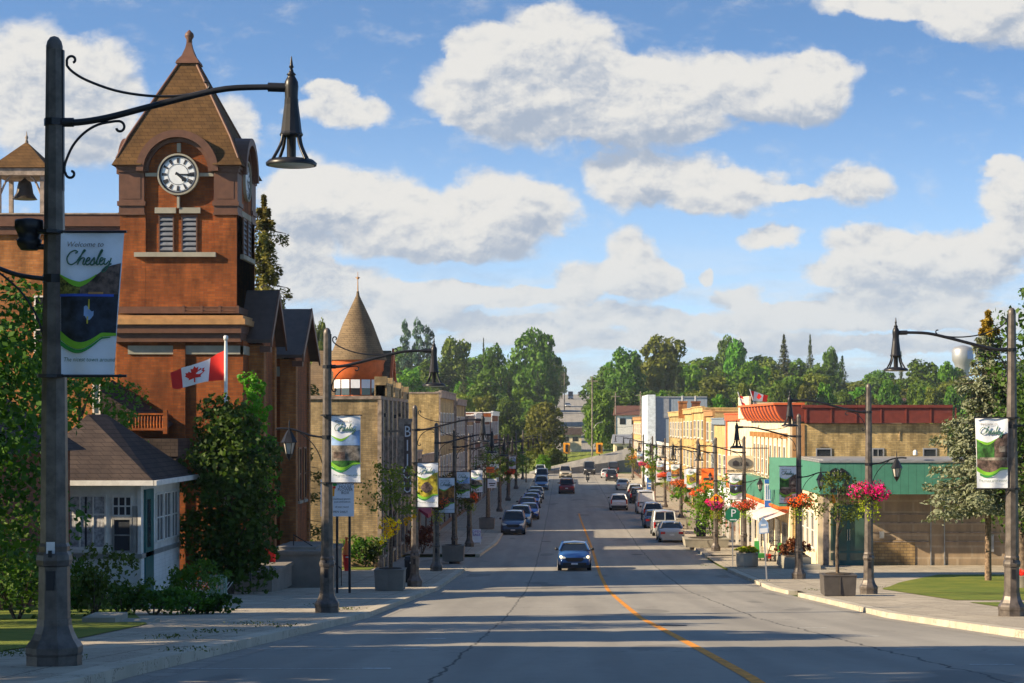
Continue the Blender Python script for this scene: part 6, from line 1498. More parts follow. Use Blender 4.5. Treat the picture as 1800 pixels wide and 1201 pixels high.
# ================================================================== STREET FURNITURE
def planter(px, py, w, h, label, tree_=None, d=None, seed=3, octo=False, plant='tree', mat=None):
    p = gp(px, py, .14); 
    if d: p = Vector(((px-VX)*d/F, d, zg(d)+.14))
    t = thing('concrete_planter', p, label, 'planter', 'concrete planters on the sidewalks')
    b = MB()
    if octo: b.lathe([(w*.5, 0), (w*.54, .06), (w*.54, h-.08), (w*.56, h-.05), (w*.56, h), (w*.47, h), (w*.47, h-.08)], n=8, sm=False, ph=math.pi/8)
    else:
        a = w/2; c = a*.94
        b.hexa([(-c, -c, .05), (c, -c, .05), (c, c, .05), (-c, c, .05)], [(-a, -a, h), (a, -a, h), (a, a, h), (-a, a, h)]); b.box(-c*.8, c*.8, -c*.8, c*.8, 0, .049); b.box(-a-.02, a+.02, -a-.02, a+.02, h+.001, h+.04); b.box(-.012, .012, -a-.012, -a+.02, .1, h-.02)
    b.build('box', mat or M['conc'], t); MB().lathe([(w*.40, h+.045), (w*.38, h+.07)], n=10, sm=False).build('soil', M['soil'], t)
    return t, p
def small_tree(p, h, w, mat, label, seed, leaf=.06, dens=60, trunk=.45, cat='street tree', nl=10, name='street_tree'):
    return decid(name, p, h, w, mat, label, cat, None, dens, leaf, trunk, seed, 'round', None, nl, 0, .3)
t, p = planter(686, 1045, 1.12, .80, 'square concrete planter with a young yellow flowered tree, nearest on the left')
ytree = small_tree((p.x, p.y, p.z+.75), 4.1, 2.9, L_OLIVE, 'thin young tree with yellow flowers growing in the nearest left planter', 11, dens=42)
for k, (px, py) in enumerate(((676, 918), (692, 922), (690, 935), (676, 945), (719, 912), (684, 926))):
    r = np.random.default_rng(k); cen, nrm = lobes_leaves([(0, 0, 0, .24, .24, .2), (.2, 0, .1, .1, .1, .1), (-.15, .1, -.2, .1, .1, .1)], 260, r, .9); o = link_mesh('yellow_blossom', leaf_mesh('yellow_blossom', cen, nrm, .045, P_YELLOW, .8, .7, k)); o.parent = ytree; o.location = at(px, py, p.y-.7)-ytree.location
t, p = planter(797, 991, 1.25, .88, 'square concrete planter behind the pale left lamp post')
small_tree((p.x, p.y, p.z+.8), 4.2, 2.6, L_SHRUB, 'brownish young tree in the second left planter', 12, dens=40)
t, p = planter(856, 933, 1.25, .85, 'square concrete planter beside the first parked car on the left')
small_tree((p.x, p.y, p.z+.8), 6.0, 3.0, L_DEEP, 'dark green street tree beside the first parked car on the left', 13, dens=40)
t, p = planter(1473, 1055, 1.12, .72, 'dark square planter with a bare thin young tree, nearest on the right', mat=plain('shaded_concrete', (.075, .066, .062), .85))  # concrete colour darkened to stand in for shade on the planter's near face
small_tree((p.x, p.y, p.z+.7), 3.6, 2.1, L_SHRUB, 'sparse young tree in the dark planter in front of teal doors', 14, dens=8, leaf=.05)
t, p = planter(1313, 1000, 1.15, .72, 'pale octagonal stone planter below the coral basket', octo=True, mat=M['stone'])
bush('planter_flowers', (p.x, p.y, p.z+.7), (1.2, 1.2, .35), L_LIME, 'low lime foliage in the octagonal planter', 'plants', seed=3, stem=False)
t, p = planter(1240, 965, 2.9, .55, 'long low brick coloured planter under the big green climbing plants', mat=M['stone'])
cplant = bush('climbing_plant', (p.x+.45, p.y+.2, p.z+.4), (3.3, 2.4, 4.7), L_BRIGHT, 'tall mass of green climbing plants with pink flowers on the right', 'plant', seed=8, dens=34, leaf=.09, nl=14)
for k, (px, py, pm) in enumerate(((1245, 882, P_PINK), (1232, 862, P_ORANGE), (1263, 878, P_RED), (1218, 868, P_ORANGE))):
    r = np.random.default_rng(k+50); cen, nrm = lobes_leaves([(0, 0, 0, .28, .28, .24)], 420, r, .8); o = link_mesh('blossom', leaf_mesh('blossom', cen, nrm, .05, pm, .8, .7, k)); o.parent = cplant; o.location = at(px, py, p.y-1.1)-cplant.location
t, p = planter(1205, 933, 1.6, .8, 'square stone planter by the bench further up the right sidewalk', mat=M['stone'])
for k, (px, py, h, w, m_, lab) in enumerate(((880, 885, 6.4, 3.2, L_DEEP, 'dark street tree between the left shops and the parked row'), (895, 872, 6.0, 3.2, L_OLIVE, 'olive street tree half way up the left row'), (908, 860, 6.0, 3.4, L_DEEP, 'green street tree behind the lime basket on the left'), (925, 850, 5.5, 3.8, L_OLIVE, 'pale olive street tree near the far left shops'),
      (1143, 868, 6.4, 2.4, L_BRIGHT, 'tall lime green shrub like tree on the right sidewalk'), (1152, 880, 4.6, 2.4, L_BRIGHT, 'lower bright green street tree beside the tall lime one'), (1112, 845, 5.0, 2.6, L_OLIVE, 'small street tree at the far end of the right row'), (1198, 915, 4.3, 2.6, L_BRIGHT, 'pale yellow green street tree above the stone planter'))):
    p = gp(px, py, .14); small_tree(tuple(p), h, w, m_, lab, 20+k, dens=24, leaf=.10, trunk=.3)
# litter bins
def bin_(px, py, w, h, label):
    p = gp(px, py, .14); t = thing('litter_bin', p, label, 'litter bin'); a = w/2
    b = MB(); b.hexa([(-a*.9, -a*.9, .03), (a*.9, -a*.9, .03), (a*.9, a*.9, .03), (-a*.9, a*.9, .03)], [(-a, -a, h*.86), (a, -a, h*.86), (a, a, h*.86), (-a, a, h*.86)])
    for k in range(7): x = -a*.85+k*a*.283; b.box(x-.014, x+.014, -a-.012, -a+.05, .06, h*.84)
    b.build('bin_body', M['black'], t)
    b = MB(); b.hexa([(-a*1.06, -a*1.06, h*.861), (a*1.06, -a*1.06, h*.861), (a*1.06, a*1.06, h*.861), (-a*1.06, a*1.06, h*.861)], [(-a*.9, -a*.9, h), (a*.9, -a*.9, h), (a*.9, a*.9, h), (-a*.9, a*.9, h)]); b.build('lid', M['blackplastic'], t)
    b = MB(); b.box(-.06, .06, -a-.03, -a-.013, h*.74, h*.80); b.build('badge', M['plate'], t)
bin_(724, 1030, .60, 1.15, 'black square litter bin behind the nearest left planter')
bin_(1232, 947, .75, 1.3, 'black litter bin by the right hand litter post near the lamp')
# A-frame sign
p = gp(838, 960, .14); t = thing('sidewalk_sign', p, 'white A frame sidewalk sign with purple writing on the left', 'sign'); b = MB()
b.hexa([(-.30, -.28, .12), (.30, -.28, .12), (.30, -.25, .12), (-.30, -.25, .12)], [(-.28, -.03, 1.0), (.28, -.03, 1.0), (.28, 0, 1.0), (-.28, 0, 1.0)]); b.hexa([(-.30, .25, .12), (.30, .25, .12), (.30, .28, .12), (-.30, .28, .12)], [(-.28, 0.01, 1.0), (.28, 0.01, 1.0), (.28, .04, 1.0), (-.28, .04, 1.0)])
for x in (-.26, .26): b.tube([(x, -.29, 0), (x, -.26, .13)], .02, 5)
b.build('board', M['signwhite'], t)
for i, s_ in enumerate(('OPEN', 'SALE', 'TODAY')): put_text(s_, .17, (0, -.235+i*.062, .78-i*.22), plain('violet_ink', (.18, .10, .42), .5) if i == 0 else bpy.data.materials['violet_ink'], t)
# notice board (white sign on two posts)
NB = thing('notice_board', tuple(at(594, 1000, 70)), 'white two post notice board with flower pot picture behind second lamp', 'notice board'); q = F/70.
b = MB(); X_ = lambda px: (px-990)/q; Z_ = lambda py: (740-py)/q
b.box(X_(563.5), X_(622), 70, 70.05, Z_(908), Z_(843)); b.build('board', plain('board_white', (.72, .77, .84), .5, var=.03), NB, True)
b = MB(); b.box(X_(590), X_(594), 70.06, 70.16, zg(70), Z_(843)); b.box(X_(612), X_(616), 70.06, 70.16, zg(70), Z_(843)); b.split('post', M['black'], NB, True)
for s_, px, py, h in (("CONNOLD'S", 607, 852, .105), ('HOUSE', 607, 858, .10), ('FLOWER', 607, 863, .10), ('BOX', 607, 868.5, .10), ('greenhouse grown', 600, 878.5, .062), ('pots and baskets', 602, 883.5, .062), ('all year round', 601, 892.5, .062), ('OPEN DAILY', 597, 901.5, .075)):
    o = put_text(s_, h, (X_(px), 69.995, Z_(py)), M['ink'], NB, ext=.001); o.location = Vector((X_(px), 69.99, Z_(py)))-NB.location
b = MB(); b.hexa([(X_(583), 69.98, Z_(872.5)), (X_(587.5), 69.98, Z_(872.5)), (X_(587.5), 69.995, Z_(872.5)), (X_(583), 69.995, Z_(872.5))], [(X_(582), 69.98, Z_(859)), (X_(588.5), 69.98, Z_(859)), (X_(588.5), 69.995, Z_(859)), (X_(582), 69.995, Z_(859))], 0); b.box(X_(582), X_(590), 69.978, 69.995, Z_(858.9), Z_(855), 1); b.add([(X_(580), 69.97, Z_(852)), (X_(590), 69.97, Z_(847)), (X_(593), 69.97, Z_(853)), (X_(588), 69.97, Z_(855))], [(0, 1, 2, 3)], 2); b.add([(X_(566), 69.97, Z_(850)), (X_(568), 69.97, Z_(846)), (X_(569), 69.97, Z_(856)), (X_(566), 69.97, Z_(857))], [(0, 1, 2, 3)], 2); b.build('flower_pot_picture', [M['signyellow'], M['red'], M['swoosh2']], NB, True)
# red hydrant marker
p = gp(609, 997, .14); p = Vector((at(609, 997, 98).x, 98, zg(98)+.15)); sc_ = .95
t = thing('hydrant_cover', p, 'red hooded hydrant with pointed orange top on the grass by the brick wall', 'hydrant'); b = MB(); b.lathe([(.10, 0), (.16, .5), (.19, .8), (.18, .82)], n=14); b.build('barrel', M['flagred'], t)
b = MB(); b.lathe([(.24, .821), (.24, .87), (.19, .88), (.12, 1.30), (.07, 1.42), (.05, 1.58), (.09, 1.62), (.08, 1.70), (.02, 1.72)], n=14); b.build('hood', M['orange'], t); b = MB(); b.box(-.02, .12, -.20, -.17, .68, .74); b.build('tag_plate', M['plate'], t)
struct(poly_sheet('lawn', [(-12.4, 99), (-12.4, 102.3), (-9.9, 102.3), (-9.9, 99)], .17, M['grass'], 1.0))
# traffic signs
def post_sign(px, py_top, py_base, d, label, draw, post=True, cat='road sign'):
    p = Vector(((px-VX)*d/F, d, zg(d)+.13)); t = thing('road_sign', p, label, cat)
    zt_ = (VY-py_top)*d/F-p.z
    if post: MB().box(-.03, .03, 0, .05, -.1, zt_).build('post', M['galv'], t)
    draw(t, zt_); return t
def d_park(t, z):
    b = MB(); zc_ = z-.42; pts = [(.42*math.cos(R(22.5+45*k)), zc_+.42*math.sin(R(22.5+45*k))) for k in range(8)]; b.prism(pts, lambda u, v, w_: (u, w_, v), -.05, -.02); b.build('panel', M['signgreen'], t)
    put_text('P', .42, (0.03, -.055, zc_-.12), M['signwhite'], t); b = MB(); b.box(-.16, .14, -.056, -.051, zc_-.30, zc_-.25); b.add([(.14, -.056, zc_-.22), (.14, -.056, zc_-.33), (.24, -.056, zc_-.275)], [(0, 1, 2)]); b.build('arrow', M['signwhite'], t)
post_sign(1288, 891, 993, 104, 'green octagonal parking sign with white letter P', d_park)
def d_amb(t, z):
    b = MB(); zc_ = z-.5; b.prism([(-.46, zc_), (0, zc_-.46), (.46, zc_), (0, zc_+.46)], lambda u, v, w_: (u, w_, v), -.30, -.27); b.build('panel', M['signyellow'], t)
    b = MB(); b.box(-.13, .13, -.32, -.301, zc_-.28, zc_+.28); b.build('signal_symbol', M['black'], t)
    for k, m_ in enumerate(('signgreen', 'signyellow', 'red')): b = MB(); b.lathe([(.0, .012), (.07, .01), (.07, 0)], n=12); b.v = [(x_, -.321-z_, y_+zc_-.18+k*.18) for (x_, y_, z_) in b.v]; b.build('signal_dot', M[m_], t)
post_sign(1258, 866, 968, 122, 'amber diamond warning sign with traffic signal symbol', d_amb, post=False)
def d_wed(t, z): b = MB(); b.box(-.21, .21, -.04, -.01, z-.50, z-.02); b.prism([(-.20, z-.02), (.20, z-.02), (0, z+.22)], lambda u, v, w_: (u, w_, v), -.04, -.01); b.build('panel', M['pic_sky'], t); b = MB(); b.box(-.17, .17, -.05, -.041, z-.46, z-.26); b.box(-.12, .12, -.05, -.041, z-.16, z-.08); b.split('lettering_panel', M['signwhite'], t)
post_sign(1348, 918, 1023, 86, 'thin leaning post with small blue pointed sign on the right boulevard', d_wed).rotation_euler.y = -.06
# oval shop sign
t = bld('oval_sign', 10, 128, 'white hanging sign with grey oval house picture over the right sidewalk', 'sign'); q = F/124.; X_ = lambda px: (px-990)/q; Z_ = lambda py: (740-py)/q
b = MB(); b.box(X_(1278), X_(1325), 124, 124.1, Z_(832), Z_(801)); b.build('board', M['cream'], t, True)
b = MB(); b.tube([(X_(1283), 124.05, Z_(788)), (X_(1335), 124.05, Z_(788))], .03, 6)
for px in (1284, 1319): b.tube([(X_(px), 124.05, Z_(788)), (X_(px), 124.05, Z_(801))], .02, 5)
b.tube([(X_(1335), 124.05, Z_(788)), (13.3, 124.05, Z_(788))], .03, 6)
b.build('bracket', M['black'], t, True)
b = MB(); ox, oz = X_(1301.5), Z_(814.5); pts = [(ox+.80*math.cos(2*math.pi*k/32), oz+.38*math.sin(2*math.pi*k/32)) for k in range(32)]; b.prism(pts, lambda u, v, w_: (u, w_, v), 123.96, 123.999); b.build('oval', plain('oval_grey', (.17, .17, .165), .5), t, True)
b = MB(); b.prism([(ox-.5, oz-.15), (ox-.1, oz-.15), (ox-.1, oz+.08), (ox-.3, oz+.2), (ox-.5, oz+.08)], lambda u, v, w_: (u, w_, v), 123.93, 123.959); b.prism([(ox, oz-.15), (ox+.5, oz-.15), (ox+.42, oz+.1), (ox+.08, oz+.12)], lambda u, v, w_: (u, w_, v), 123.93, 123.959); b.build('house_picture', M['ink'], t, True)
o = put_text('HOME AND HEARTH', .14, (0, 0, 0), M['ink'], t); o.location = Vector((ox, 123.98, Z_(829.5)))-t.location
# smaller hanging shop signs
for (px, py, w, h, d, m_, lab) in ((1245, 842, 24, 36, 150, 'orange', 'large orange red shop awning box on the right row'), (1293, 838, 22, 18, 130, 'signwhite', 'white and blue banner sign beside the oval sign'), (1212, 838, 18, 26, 165, 'signwhite', 'white sign board in front of the golden shops'), (1160, 838, 14, 20, 200, 'signwhite', 'small white sign board above the far baskets'), (1179, 838, 14, 16, 190, 'pic_sky', 'pale blue sign board on the right row'),
      (1225, 830, 16, 14, 168, 'tan_trim', 'brown sign board over the right sidewalk'), (1142, 850, 10, 20, 240, 'signblue', 'small blue sign between the green shrubs on the right'), (862, 826, 14, 10, 140, 'orange', 'orange fascia board on the left row kiosk'), (865, 850, 16, 16, 150, 'signwhite', 'pale blue white sign board under the orange fascia'), (846, 800, 12, 18, 165, 'pic_grey', 'grey sculpted hanging sign on the left row'), (815, 846, 20, 34, 150, 'pic_sky', 'blue and white shop sign behind the left lamp posts'), (800, 872, 14, 10, 140, 'signwhite', 'small white sign low on the left row')):
    t = thing('shop_sign', tuple(at(px, py, d)), lab, 'sign'); k = d/F; sd = 1 if px > 990 else -1
    b = MB(); b.box(-w*k/2, w*k/2, -.05, .05, -h*k/2, h*k/2); b.build('panel', M[m_], t)
    b = MB(); b.box(-w*k*.36, w*k*.36, -.06, -.051, -h*k*.06, h*k*.06); b.box(-w*k*.25, w*k*.25, -.06, -.051, -h*k*.28, -h*k*.18); b.build('lettering_band', M['ink'] if m_ != 'signblue' else M['signwhite'], t)
    wallx = (13.3 if sd > 0 else -9.8)-t.location.x; b = MB(); b.tube([(0, 0, h*k/2), (wallx, 0, h*k/2)], .025, 5); b.build('bracket', M['black'], t)
# traffic lights at the far junction
for px, lab in ((996, 'left amber backed traffic signal at the far junction'), (1053.5, 'right amber backed traffic signal at the far junction')):
    t = thing('traffic_light', ((px-VX)*345/F, 345, zg(345)), lab, 'traffic light'); k = 345/F; zc_ = (VY-788)*k-zg(345)
    MB().lathe([(.12, 0), (.09, zc_-1)], n=8).build('pole', M['black'], t); b = MB(); b.box(-.60, .60, -.08, -.02, zc_-.95, zc_+.95); b.build('backboard', M['signyellow'], t)
    b = MB(); b.box(-.22, .22, -.25, -.081, zc_-.65, zc_+.65)
    for i in range(3): b.tube([(0, -.25, zc_-.42+i*.42), (0, -.42, zc_-.42+i*.42)], .17, 10)
    b.build('signal_head', M['black'], t)
# colourful garden goods outside the veranda shop
goods = [(1318, 946, 9, 14, 'red'), (1323, 940, 8, 14, 'orange'), (1331, 940, 10, 24, 'swoosh2'), (1324, 952, 7, 12, 'signblue'), (1337, 962, 12, 8, 'swoosh2'), (1371, 955, 10, 22, 'swoosh2'), (1350, 962, 8, 10, 'red')]
for k, (px, py, w, h, m_) in enumerate(goods):
    d = 112.-k*.25; q = d/F; t = thing('garden_chair' if k in (0, 1, 2, 3, 5) else 'toy_cart', ((px-VX)*q, d, zg(112)+.13), ['red plastic chair outside the veranda shop', 'orange plastic chair leaning by the red one outside the shop', 'tall green plastic chair outside the veranda shop', 'blue plastic chair between the red and green ones', 'low green toy cart by the veranda shop', 'green plastic chair right of the dark hand truck', 'red toy cart below the blue pointed sign'][k], 'chair' if k in (0, 1, 2, 3, 5) else 'toy cart')
    W_ = w*q
    if k in (0, 1, 2, 3, 5):
        b = MB(); b.hexa([(-W_/2, .1, .3), (W_/2, .1, .3), (W_/2, .15, .3), (-W_/2, .15, .3)], [(-W_*.4, .3, h*q+.3), (W_*.4, .3, h*q+.3), (W_*.4, .34, h*q+.3), (-W_*.4, .34, h*q+.3)]); b.build('backrest', M[m_], t)
        b = MB(); b.box(-W_/2, W_/2, -.35, .12, .26, .31); b.build('seat', M[m_], t)
        for sx_ in (-1, 1):
            for yy in (-.3, .1): b = MB(); b.tube([(sx_*W_*.42, yy, .26), (sx_*W_*.5, yy*1.2, 0)], .02, 5); b.build('leg', M[m_], t)
    else:
        b = MB(); b.hexa([(-W_/2, -.3, .18), (W_/2, -.3, .18), (W_/2, .3, .18), (-W_/2, .3, .18)], [(-W_*.6, -.35, .42), (W_*.6, -.35, .42), (W_*.6, .35, .42), (-W_*.6, .35, .42)]); b.build('tub', M[m_], t)
        for sx_ in (-1, 1): b = MB(); b.tube([(sx_*W_*.6-.03, 0, .14), (sx_*W_*.6+.03, 0, .14)], .14, 12); b.build('wheel', M['rubber'], t)
t = thing('hand_truck', ((1361-VX)*110/F, 110, zg(111)+.13), 'dark two wheeled hand truck leaning outside the veranda shop', 'hand truck'); b = MB()
for sx_ in (-.2, .2): b.tube([(sx_-.25, 0, .15), (sx_+.18, .25, 1.45)], .03, 6)
for z_ in (.3, .6, .9, 1.2): b.tube([(-.45+z_*.33, .05+z_*.17, z_), (-.05+z_*.33, .05+z_*.17, z_)], .025, 5)
b.build('frame', M['black'], t)
for sx_ in (-.42, .05): b = MB(); b.tube([(sx_-.04, 0, .16), (sx_+.04, 0, .16)], .16, 12); b.build('wheel', M['rubber'], t)
# planting bed by the green canopy building
t = bld('stone_planting_bed', 12.4, 104, 'low pale stone planting bed at the corner of the canopy building', 'planting bed'); q = F/101.
b = MB(); b.box((1378-990)/q, (1424-990)/q, 100.5, 104.5, zg(101)+.1, zg(101)+.75); b.box((1400-990)/q, (1436-990)/q, 99.5, 100.49, zg(101)+.1, zg(101)+.42); b.box((1425-990)/q, (1478-990)/q, 99.6, 100.2, zg(101)+.1, zg(101)+.26); b.split('coping', M['stone'], t, True)
b = MB(); b.box((1381-990)/q, (1421-990)/q, 100.6, 104.4, zg(101)+.751, zg(101)+.78); b.build('soil', M['soil'], t, True)
bush('rust_shrub', ((1388-990)/q, 102.0, zg(101)+.7), (1.0, 1.3, 1.0), L_RUST, 'dull brown clipped shrub in the stone bed', seed=5, dens=80)
bush('rust_shrub', ((1412-990)/q, 102.5, zg(101)+.6), (1.3, 1.4, .95), L_RUST, 'rust red spreading shrub next to the brown clipped one', seed=6, dens=80)
t = thing('flower_tub', tuple(gp(1797, 1040, .15)), 'low grey tub of red flowers at the right edge of the lawn', 'flower tub'); MB().lathe([(.38, 0), (.46, .48), (.47, .5), (.38, .5)], n=12).build('tub', M['conc'], t); r = np.random.default_rng(2); cen, nrm = lobes_leaves([(0, 0, .6, .45, .45, .16)], 700, r, .7); link_mesh('blossom', leaf_mesh('blossom', cen, nrm, .04, P_RED, .8, .6, 5), t)
# flag in front of the town hall
fd = 70.; q = F/fd; FL = thing('flag_pole', ((397-990)/q, fd, zg(fd)), 'white flag pole flying a canadian flag before the town hall', 'flag pole')
zt_ = (740-598)/q-zg(fd); b = MB(); b.lathe([(.075, 0), (.065, zt_-.35), (.05, zt_)], n=10); b.lathe([(.06, zt_-.02), (.085, zt_+.02), (.085, zt_+.14), (.04, zt_+.17)], n=10); b.build('pole', M['flagpole'], FL)
FG = thing('national_flag', ((397-990)/q, fd, (740-650)/q), 'red and white maple leaf flag streaming left from its pole', 'flag')
tp = [(395, 616), (380, 622), (365, 632), (350, 638), (335, 643), (320, 646), (308, 651), (298, 655)]; bt = [(394, 668), (380, 669), (362, 671), (350, 674), (335, 678), (322, 681), (312, 684), (303, 683)]
def fpt(u, v, off=0):
    i = min(6, int(u*7)); f = u*7-i; a = (tp[i][0]*(1-f)+tp[i+1][0]*f, tp[i][1]*(1-f)+tp[i+1][1]*f); c = (bt[i][0]*(1-f)+bt[i+1][0]*f, bt[i][1]*(1-f)+bt[i+1][1]*f)
    return Vector(((a[0]*(1-v)+c[0]*v-990)/q, fd+.12*math.sin(u*9+v*1.2)+.10*u-off, (740-(a[1]*(1-v)+c[1]*v))/q))
def fstrip(u0, u1, off, mi, b, n=10, v0=0., v1=1.):
    vs = [fpt(u0+(u1-u0)*i/n, v0+(v1-v0)*k/6, off) for i in range(n+1) for k in range(7)]; b.add(vs, [(i*7+k, i*7+k+1, i*7+k+8, i*7+k+7) for i in range(n) for k in range(6)], mi, True)
b = MB(); fstrip(0, .25, 0, 0, b); fstrip(.25, .75, 0, 1, b, 16); fstrip(.75, 1, 0, 0, b)
b.build('flag_cloth', [M['flagred'], M['flagwhite']], FG, True)
leaf_o = [(0, .95), (.10, .74), (.24, .80), (.20, .48), (.38, .62), (.42, .52), (.62, .56), (.56, .38), (.66, .30), (.38, .02), (.42, -.12), (.04, -.06), (.05, -.45), (-.05, -.45)]
leaf_o = leaf_o[:12]+[(.045, -.42), (-.045, -.42), (-.04, -.06)]+[(-x, y) for x, y in leaf_o[1:11][::-1]]
b = MB(); cen_ = fpt(.5, .5, .02); vs = [cen_]+[fpt(.5-x*.28, .5-(y-.25)*.58, .02) for x, y in leaf_o]; n = len(leaf_o); b.add(vs, [(0, i+1, (i+1) % n+1) for i in range(n)], 0); b.build('maple_leaf', M['flagred'], FG, True)

# ================================================================== TREES AND PLANTS
# near left
decid('leafy_tree', (-13.3, 40, zg(40)), 8.3, 6.6, L_DARK, 'large leafy green tree at the left edge behind the nearest lamp', 'tree', None, 62, .085, .10, 31, 'round', None, 30, 0, .08)
decid('leafy_tree', (at(140, 700, 71).x, 71, zg(71)), 9.0, 4.4, L_DEEP, 'green tree top showing below the river banner above the cottage roof', 'tree', None, 50, .09, .5, 32, 'round', None, 14)
decid('columnar_tree', (at(405, 0, 69).x, 69, zg(69)), 7.3, 3.8, L_DARK, 'dense dark green tree standing between the cottage and the stone steps', 'tree', None, 95, .10, .04, 33, 'round', None, 34, 0, .02, 7)
decid('slender_tree', (at(447, 0, 72).x, 72, zg(72)), 8.6, 2.3, L_BRIGHT, 'slender yellow green tree rising above the dense dark tree', 'tree', None, 70, .085, .35, 34, 'cone', None, 18)
decid('leafy_tree', (at(235, 0, 72).x, 72, zg(72)), 6.2, 2.3, L_BRIGHT, 'small bright tree peeping over the cottage roof', 'tree', None, 60, .09, .4, 35, 'round', None, 10)
conifer('spruce_tree', (at(464, 0, 94.6).x, 94.6, zg(94.6)), 18.9, 6.4, L_SPRUCE2, 'tall drooping spruce tree with golden cones behind the town hall', seed=41, rows=34, perb=260, leaf=.13, top=.93, droop=.40, jag=.45, prof=.48)
# hedge and plants by the cottage
for k, (px, py, d, w, h, m_, lab) in enumerate(((165, 1080, 46, 1.5, 1.55, L_SHRUB, 'tall wispy shrub in front of the cottage window'), (112, 1075, 46, 1.4, 1.1, L_DARK, 'dark shrub just right of the nearest lamp base'), (215, 1080, 48, 1.7, .95, L_DARK, 'low dark hedge plant below the cottage corner'), (270, 1083, 48.5, 1.9, .85, L_DARK, 'rounded dark green plant left of the grey post'), (325, 1080, 49, 1.6, .75, L_DEEP, 'low green plant beside the white lattice'), (370, 1078, 49.5, 1.3, .6, L_DARK, 'last low plant at the sidewalk end of the bed'), (30, 1060, 44, 2.6, 1.9, L_DARK, 'broad dark shrub left of the nearest lamp'), (-10, 1010, 50, 3.2, 3.0, L_SHRUB, 'tall olive shrub at the far left edge'), (345, 1040, 60, 2.0, 1.4, L_DEEP, 'green shrub at the foot of the dense dark tree'), (150, 1020, 54, 1.3, 1.2, L_DARK, 'dark shrub against the cottage clapboards'))):
    bush('garden_shrub', (at(px, 0, d).x, d, zg(d)+.1), (w, w*.9, h), m_, lab, seed=60+k, dens=110, leaf=.06)
for k, (px, d, w, h, m_, lab) in enumerate(((645, 102.2, 2.4, 1.8, L_DEEP, 'broad green shrub behind the red hydrant'), (560, 101.5, 2.2, 1.6, L_DARK, 'dark shrub above the stone steps by the brick wall'), (742, 118.5, 2.0, 1.8, L_RUST, 'golden brown shrub behind the pale left lamp post'), (655, 102, 1.6, 1.5, L_DARK, 'dark low shrub at the brick building corner'))):
    bush('corner_shrub', (at(px, 0, d).x, d, zg(d)+.12), (w, w*.8, h), m_, lab, seed=80+k, dens=70, leaf=.08)
# white lattice fence and pale garden gate post
t = bld('lattice_fence', at(350, 0, 62).x, 62, 'low white lattice fence between the cottage and the dark tree', 'fence', z=zg(62)); q = F/62.; b = MB()
for i in range(14): x = (306-990)/q+i*.11; b.tube([(x, 62, zg(62)+.1), (x+.45, 62, zg(62)+.72)], .014, 4); b.tube([(x+.45, 62.02, zg(62)+.1), (x, 62.02, zg(62)+.72)], .014, 4)
b.box((306-990)/q, (390-990)/q, 61.98, 62.05, zg(62)+.72, zg(62)+.78); b.build('lattice', M['white'], t, True)
b = MB()
for i in range(7): x = (382-990)/q+i*.085; b.box(x, x+.06, 60.6-i*.02, 60.65-i*.02, zg(61)+.1, zg(61)+1.0)
b.build('picket', plain('mint_paint', (.36, .50, .40), .6), t, True)
b = MB(); b.box(-10.2, -9.5, 41.0, 42.2, zg(41)+.0, zg(41)+.26); b.box(-9.499, -8.8, 41.0, 42.2, zg(41)-.02, zg(41)+.13)
tag(b.build('garden_step', M['stone']), 'low pale concrete garden steps beside the nearest lamp base', 'steps')
# right side
conifer('blue_spruce', (at(1737, 0, 86).x, 86, zg(86)+.1), 12.2, 7.8, L_BSPRUCE, 'sparse blue green spruce with bare trunk on the right lawn', seed=44, rows=26, perb=340, leaf=.12, trunk=.30, top=.88, droop=.30, jag=.5, bark=M['barklight'], nbr=8)
decid('maple_tree', (at(1858, 0, 84).x, 84, zg(84)), 14.4, 7.4, L_DARK, 'tall green maple tree at the right edge behind the lamp', 'tree', None, 30, .12, .18, 45, 'round', None, 22)
decid('maple_tree', (at(1800, 0, 98).x, 98, zg(98)), 9.5, 5.5, L_DARK, 'darker tree low behind the right edge maple', 'tree', None, 30, .12, .18, 46, 'round', None, 16)

# off-frame trees on the left bank that shade the street
for k, (x, y, h, w) in enumerate(((-17, 2, 15, 13), (-16, 12, 14, 11), (-16, 22, 13, 10), (-18.5, 31, 12, 8), (-24, 42.5, 15, 6.5), (-29, 66, 17, 8))):
    decid('shade_tree', (x, y, zg(y)), h, w, L_DEEP, ['broad street side maple above the left lawn, nearest the viewer', 'second big maple along the left lawn', 'round maple beside the nearest left lamp lawn', 'smaller maple on the left lawn before the cottage', 'slim maple left of the brick house', 'tall maple behind the cottage on the left'][k], 'tree', None, 60, .24, .2, 90+k, nl=16)
# hillside woods: prototypes and copies
protos = []
specs = [('broadleaf_tree', 17, 14, L_DEEP, 'round', 8.5, .50, 101), ('broadleaf_tree', 17, 12, L_OLIVE, 'round', 8.5, .50, 102), ('broadleaf_tree', 15, 13, L_BRIGHT, 'dome', 8.5, .50, 103), ('broadleaf_tree', 20, 13, L_DEEP, 'round', 8.5, .52, 104), ('poplar_tree', 24, 8, L_BLUE, 'column', 8.0, .46, 105)]
def far(kind, px, ytop, d, label, w=None, group=None):
    """a tree whose top reaches ytop in the photo; base on the terrain"""
    x = (px-VX)*d/F; h = (VY-ytop)*d/F-zg(d)
    if kind == 'spruce': src, h0 = SPR, 20.
    else: src, h0 = protos[kind], specs[kind][1]
    s_ = h/h0/.97; ws = s_ if w is None else w*d/F/(8. if kind == 'spruce' else specs[kind][2])
    return clone(src, (x, d, zg(d)), label, group, rz=random.uniform(0, 6.28), sc=(ws, ws, s_))
d_ = 590
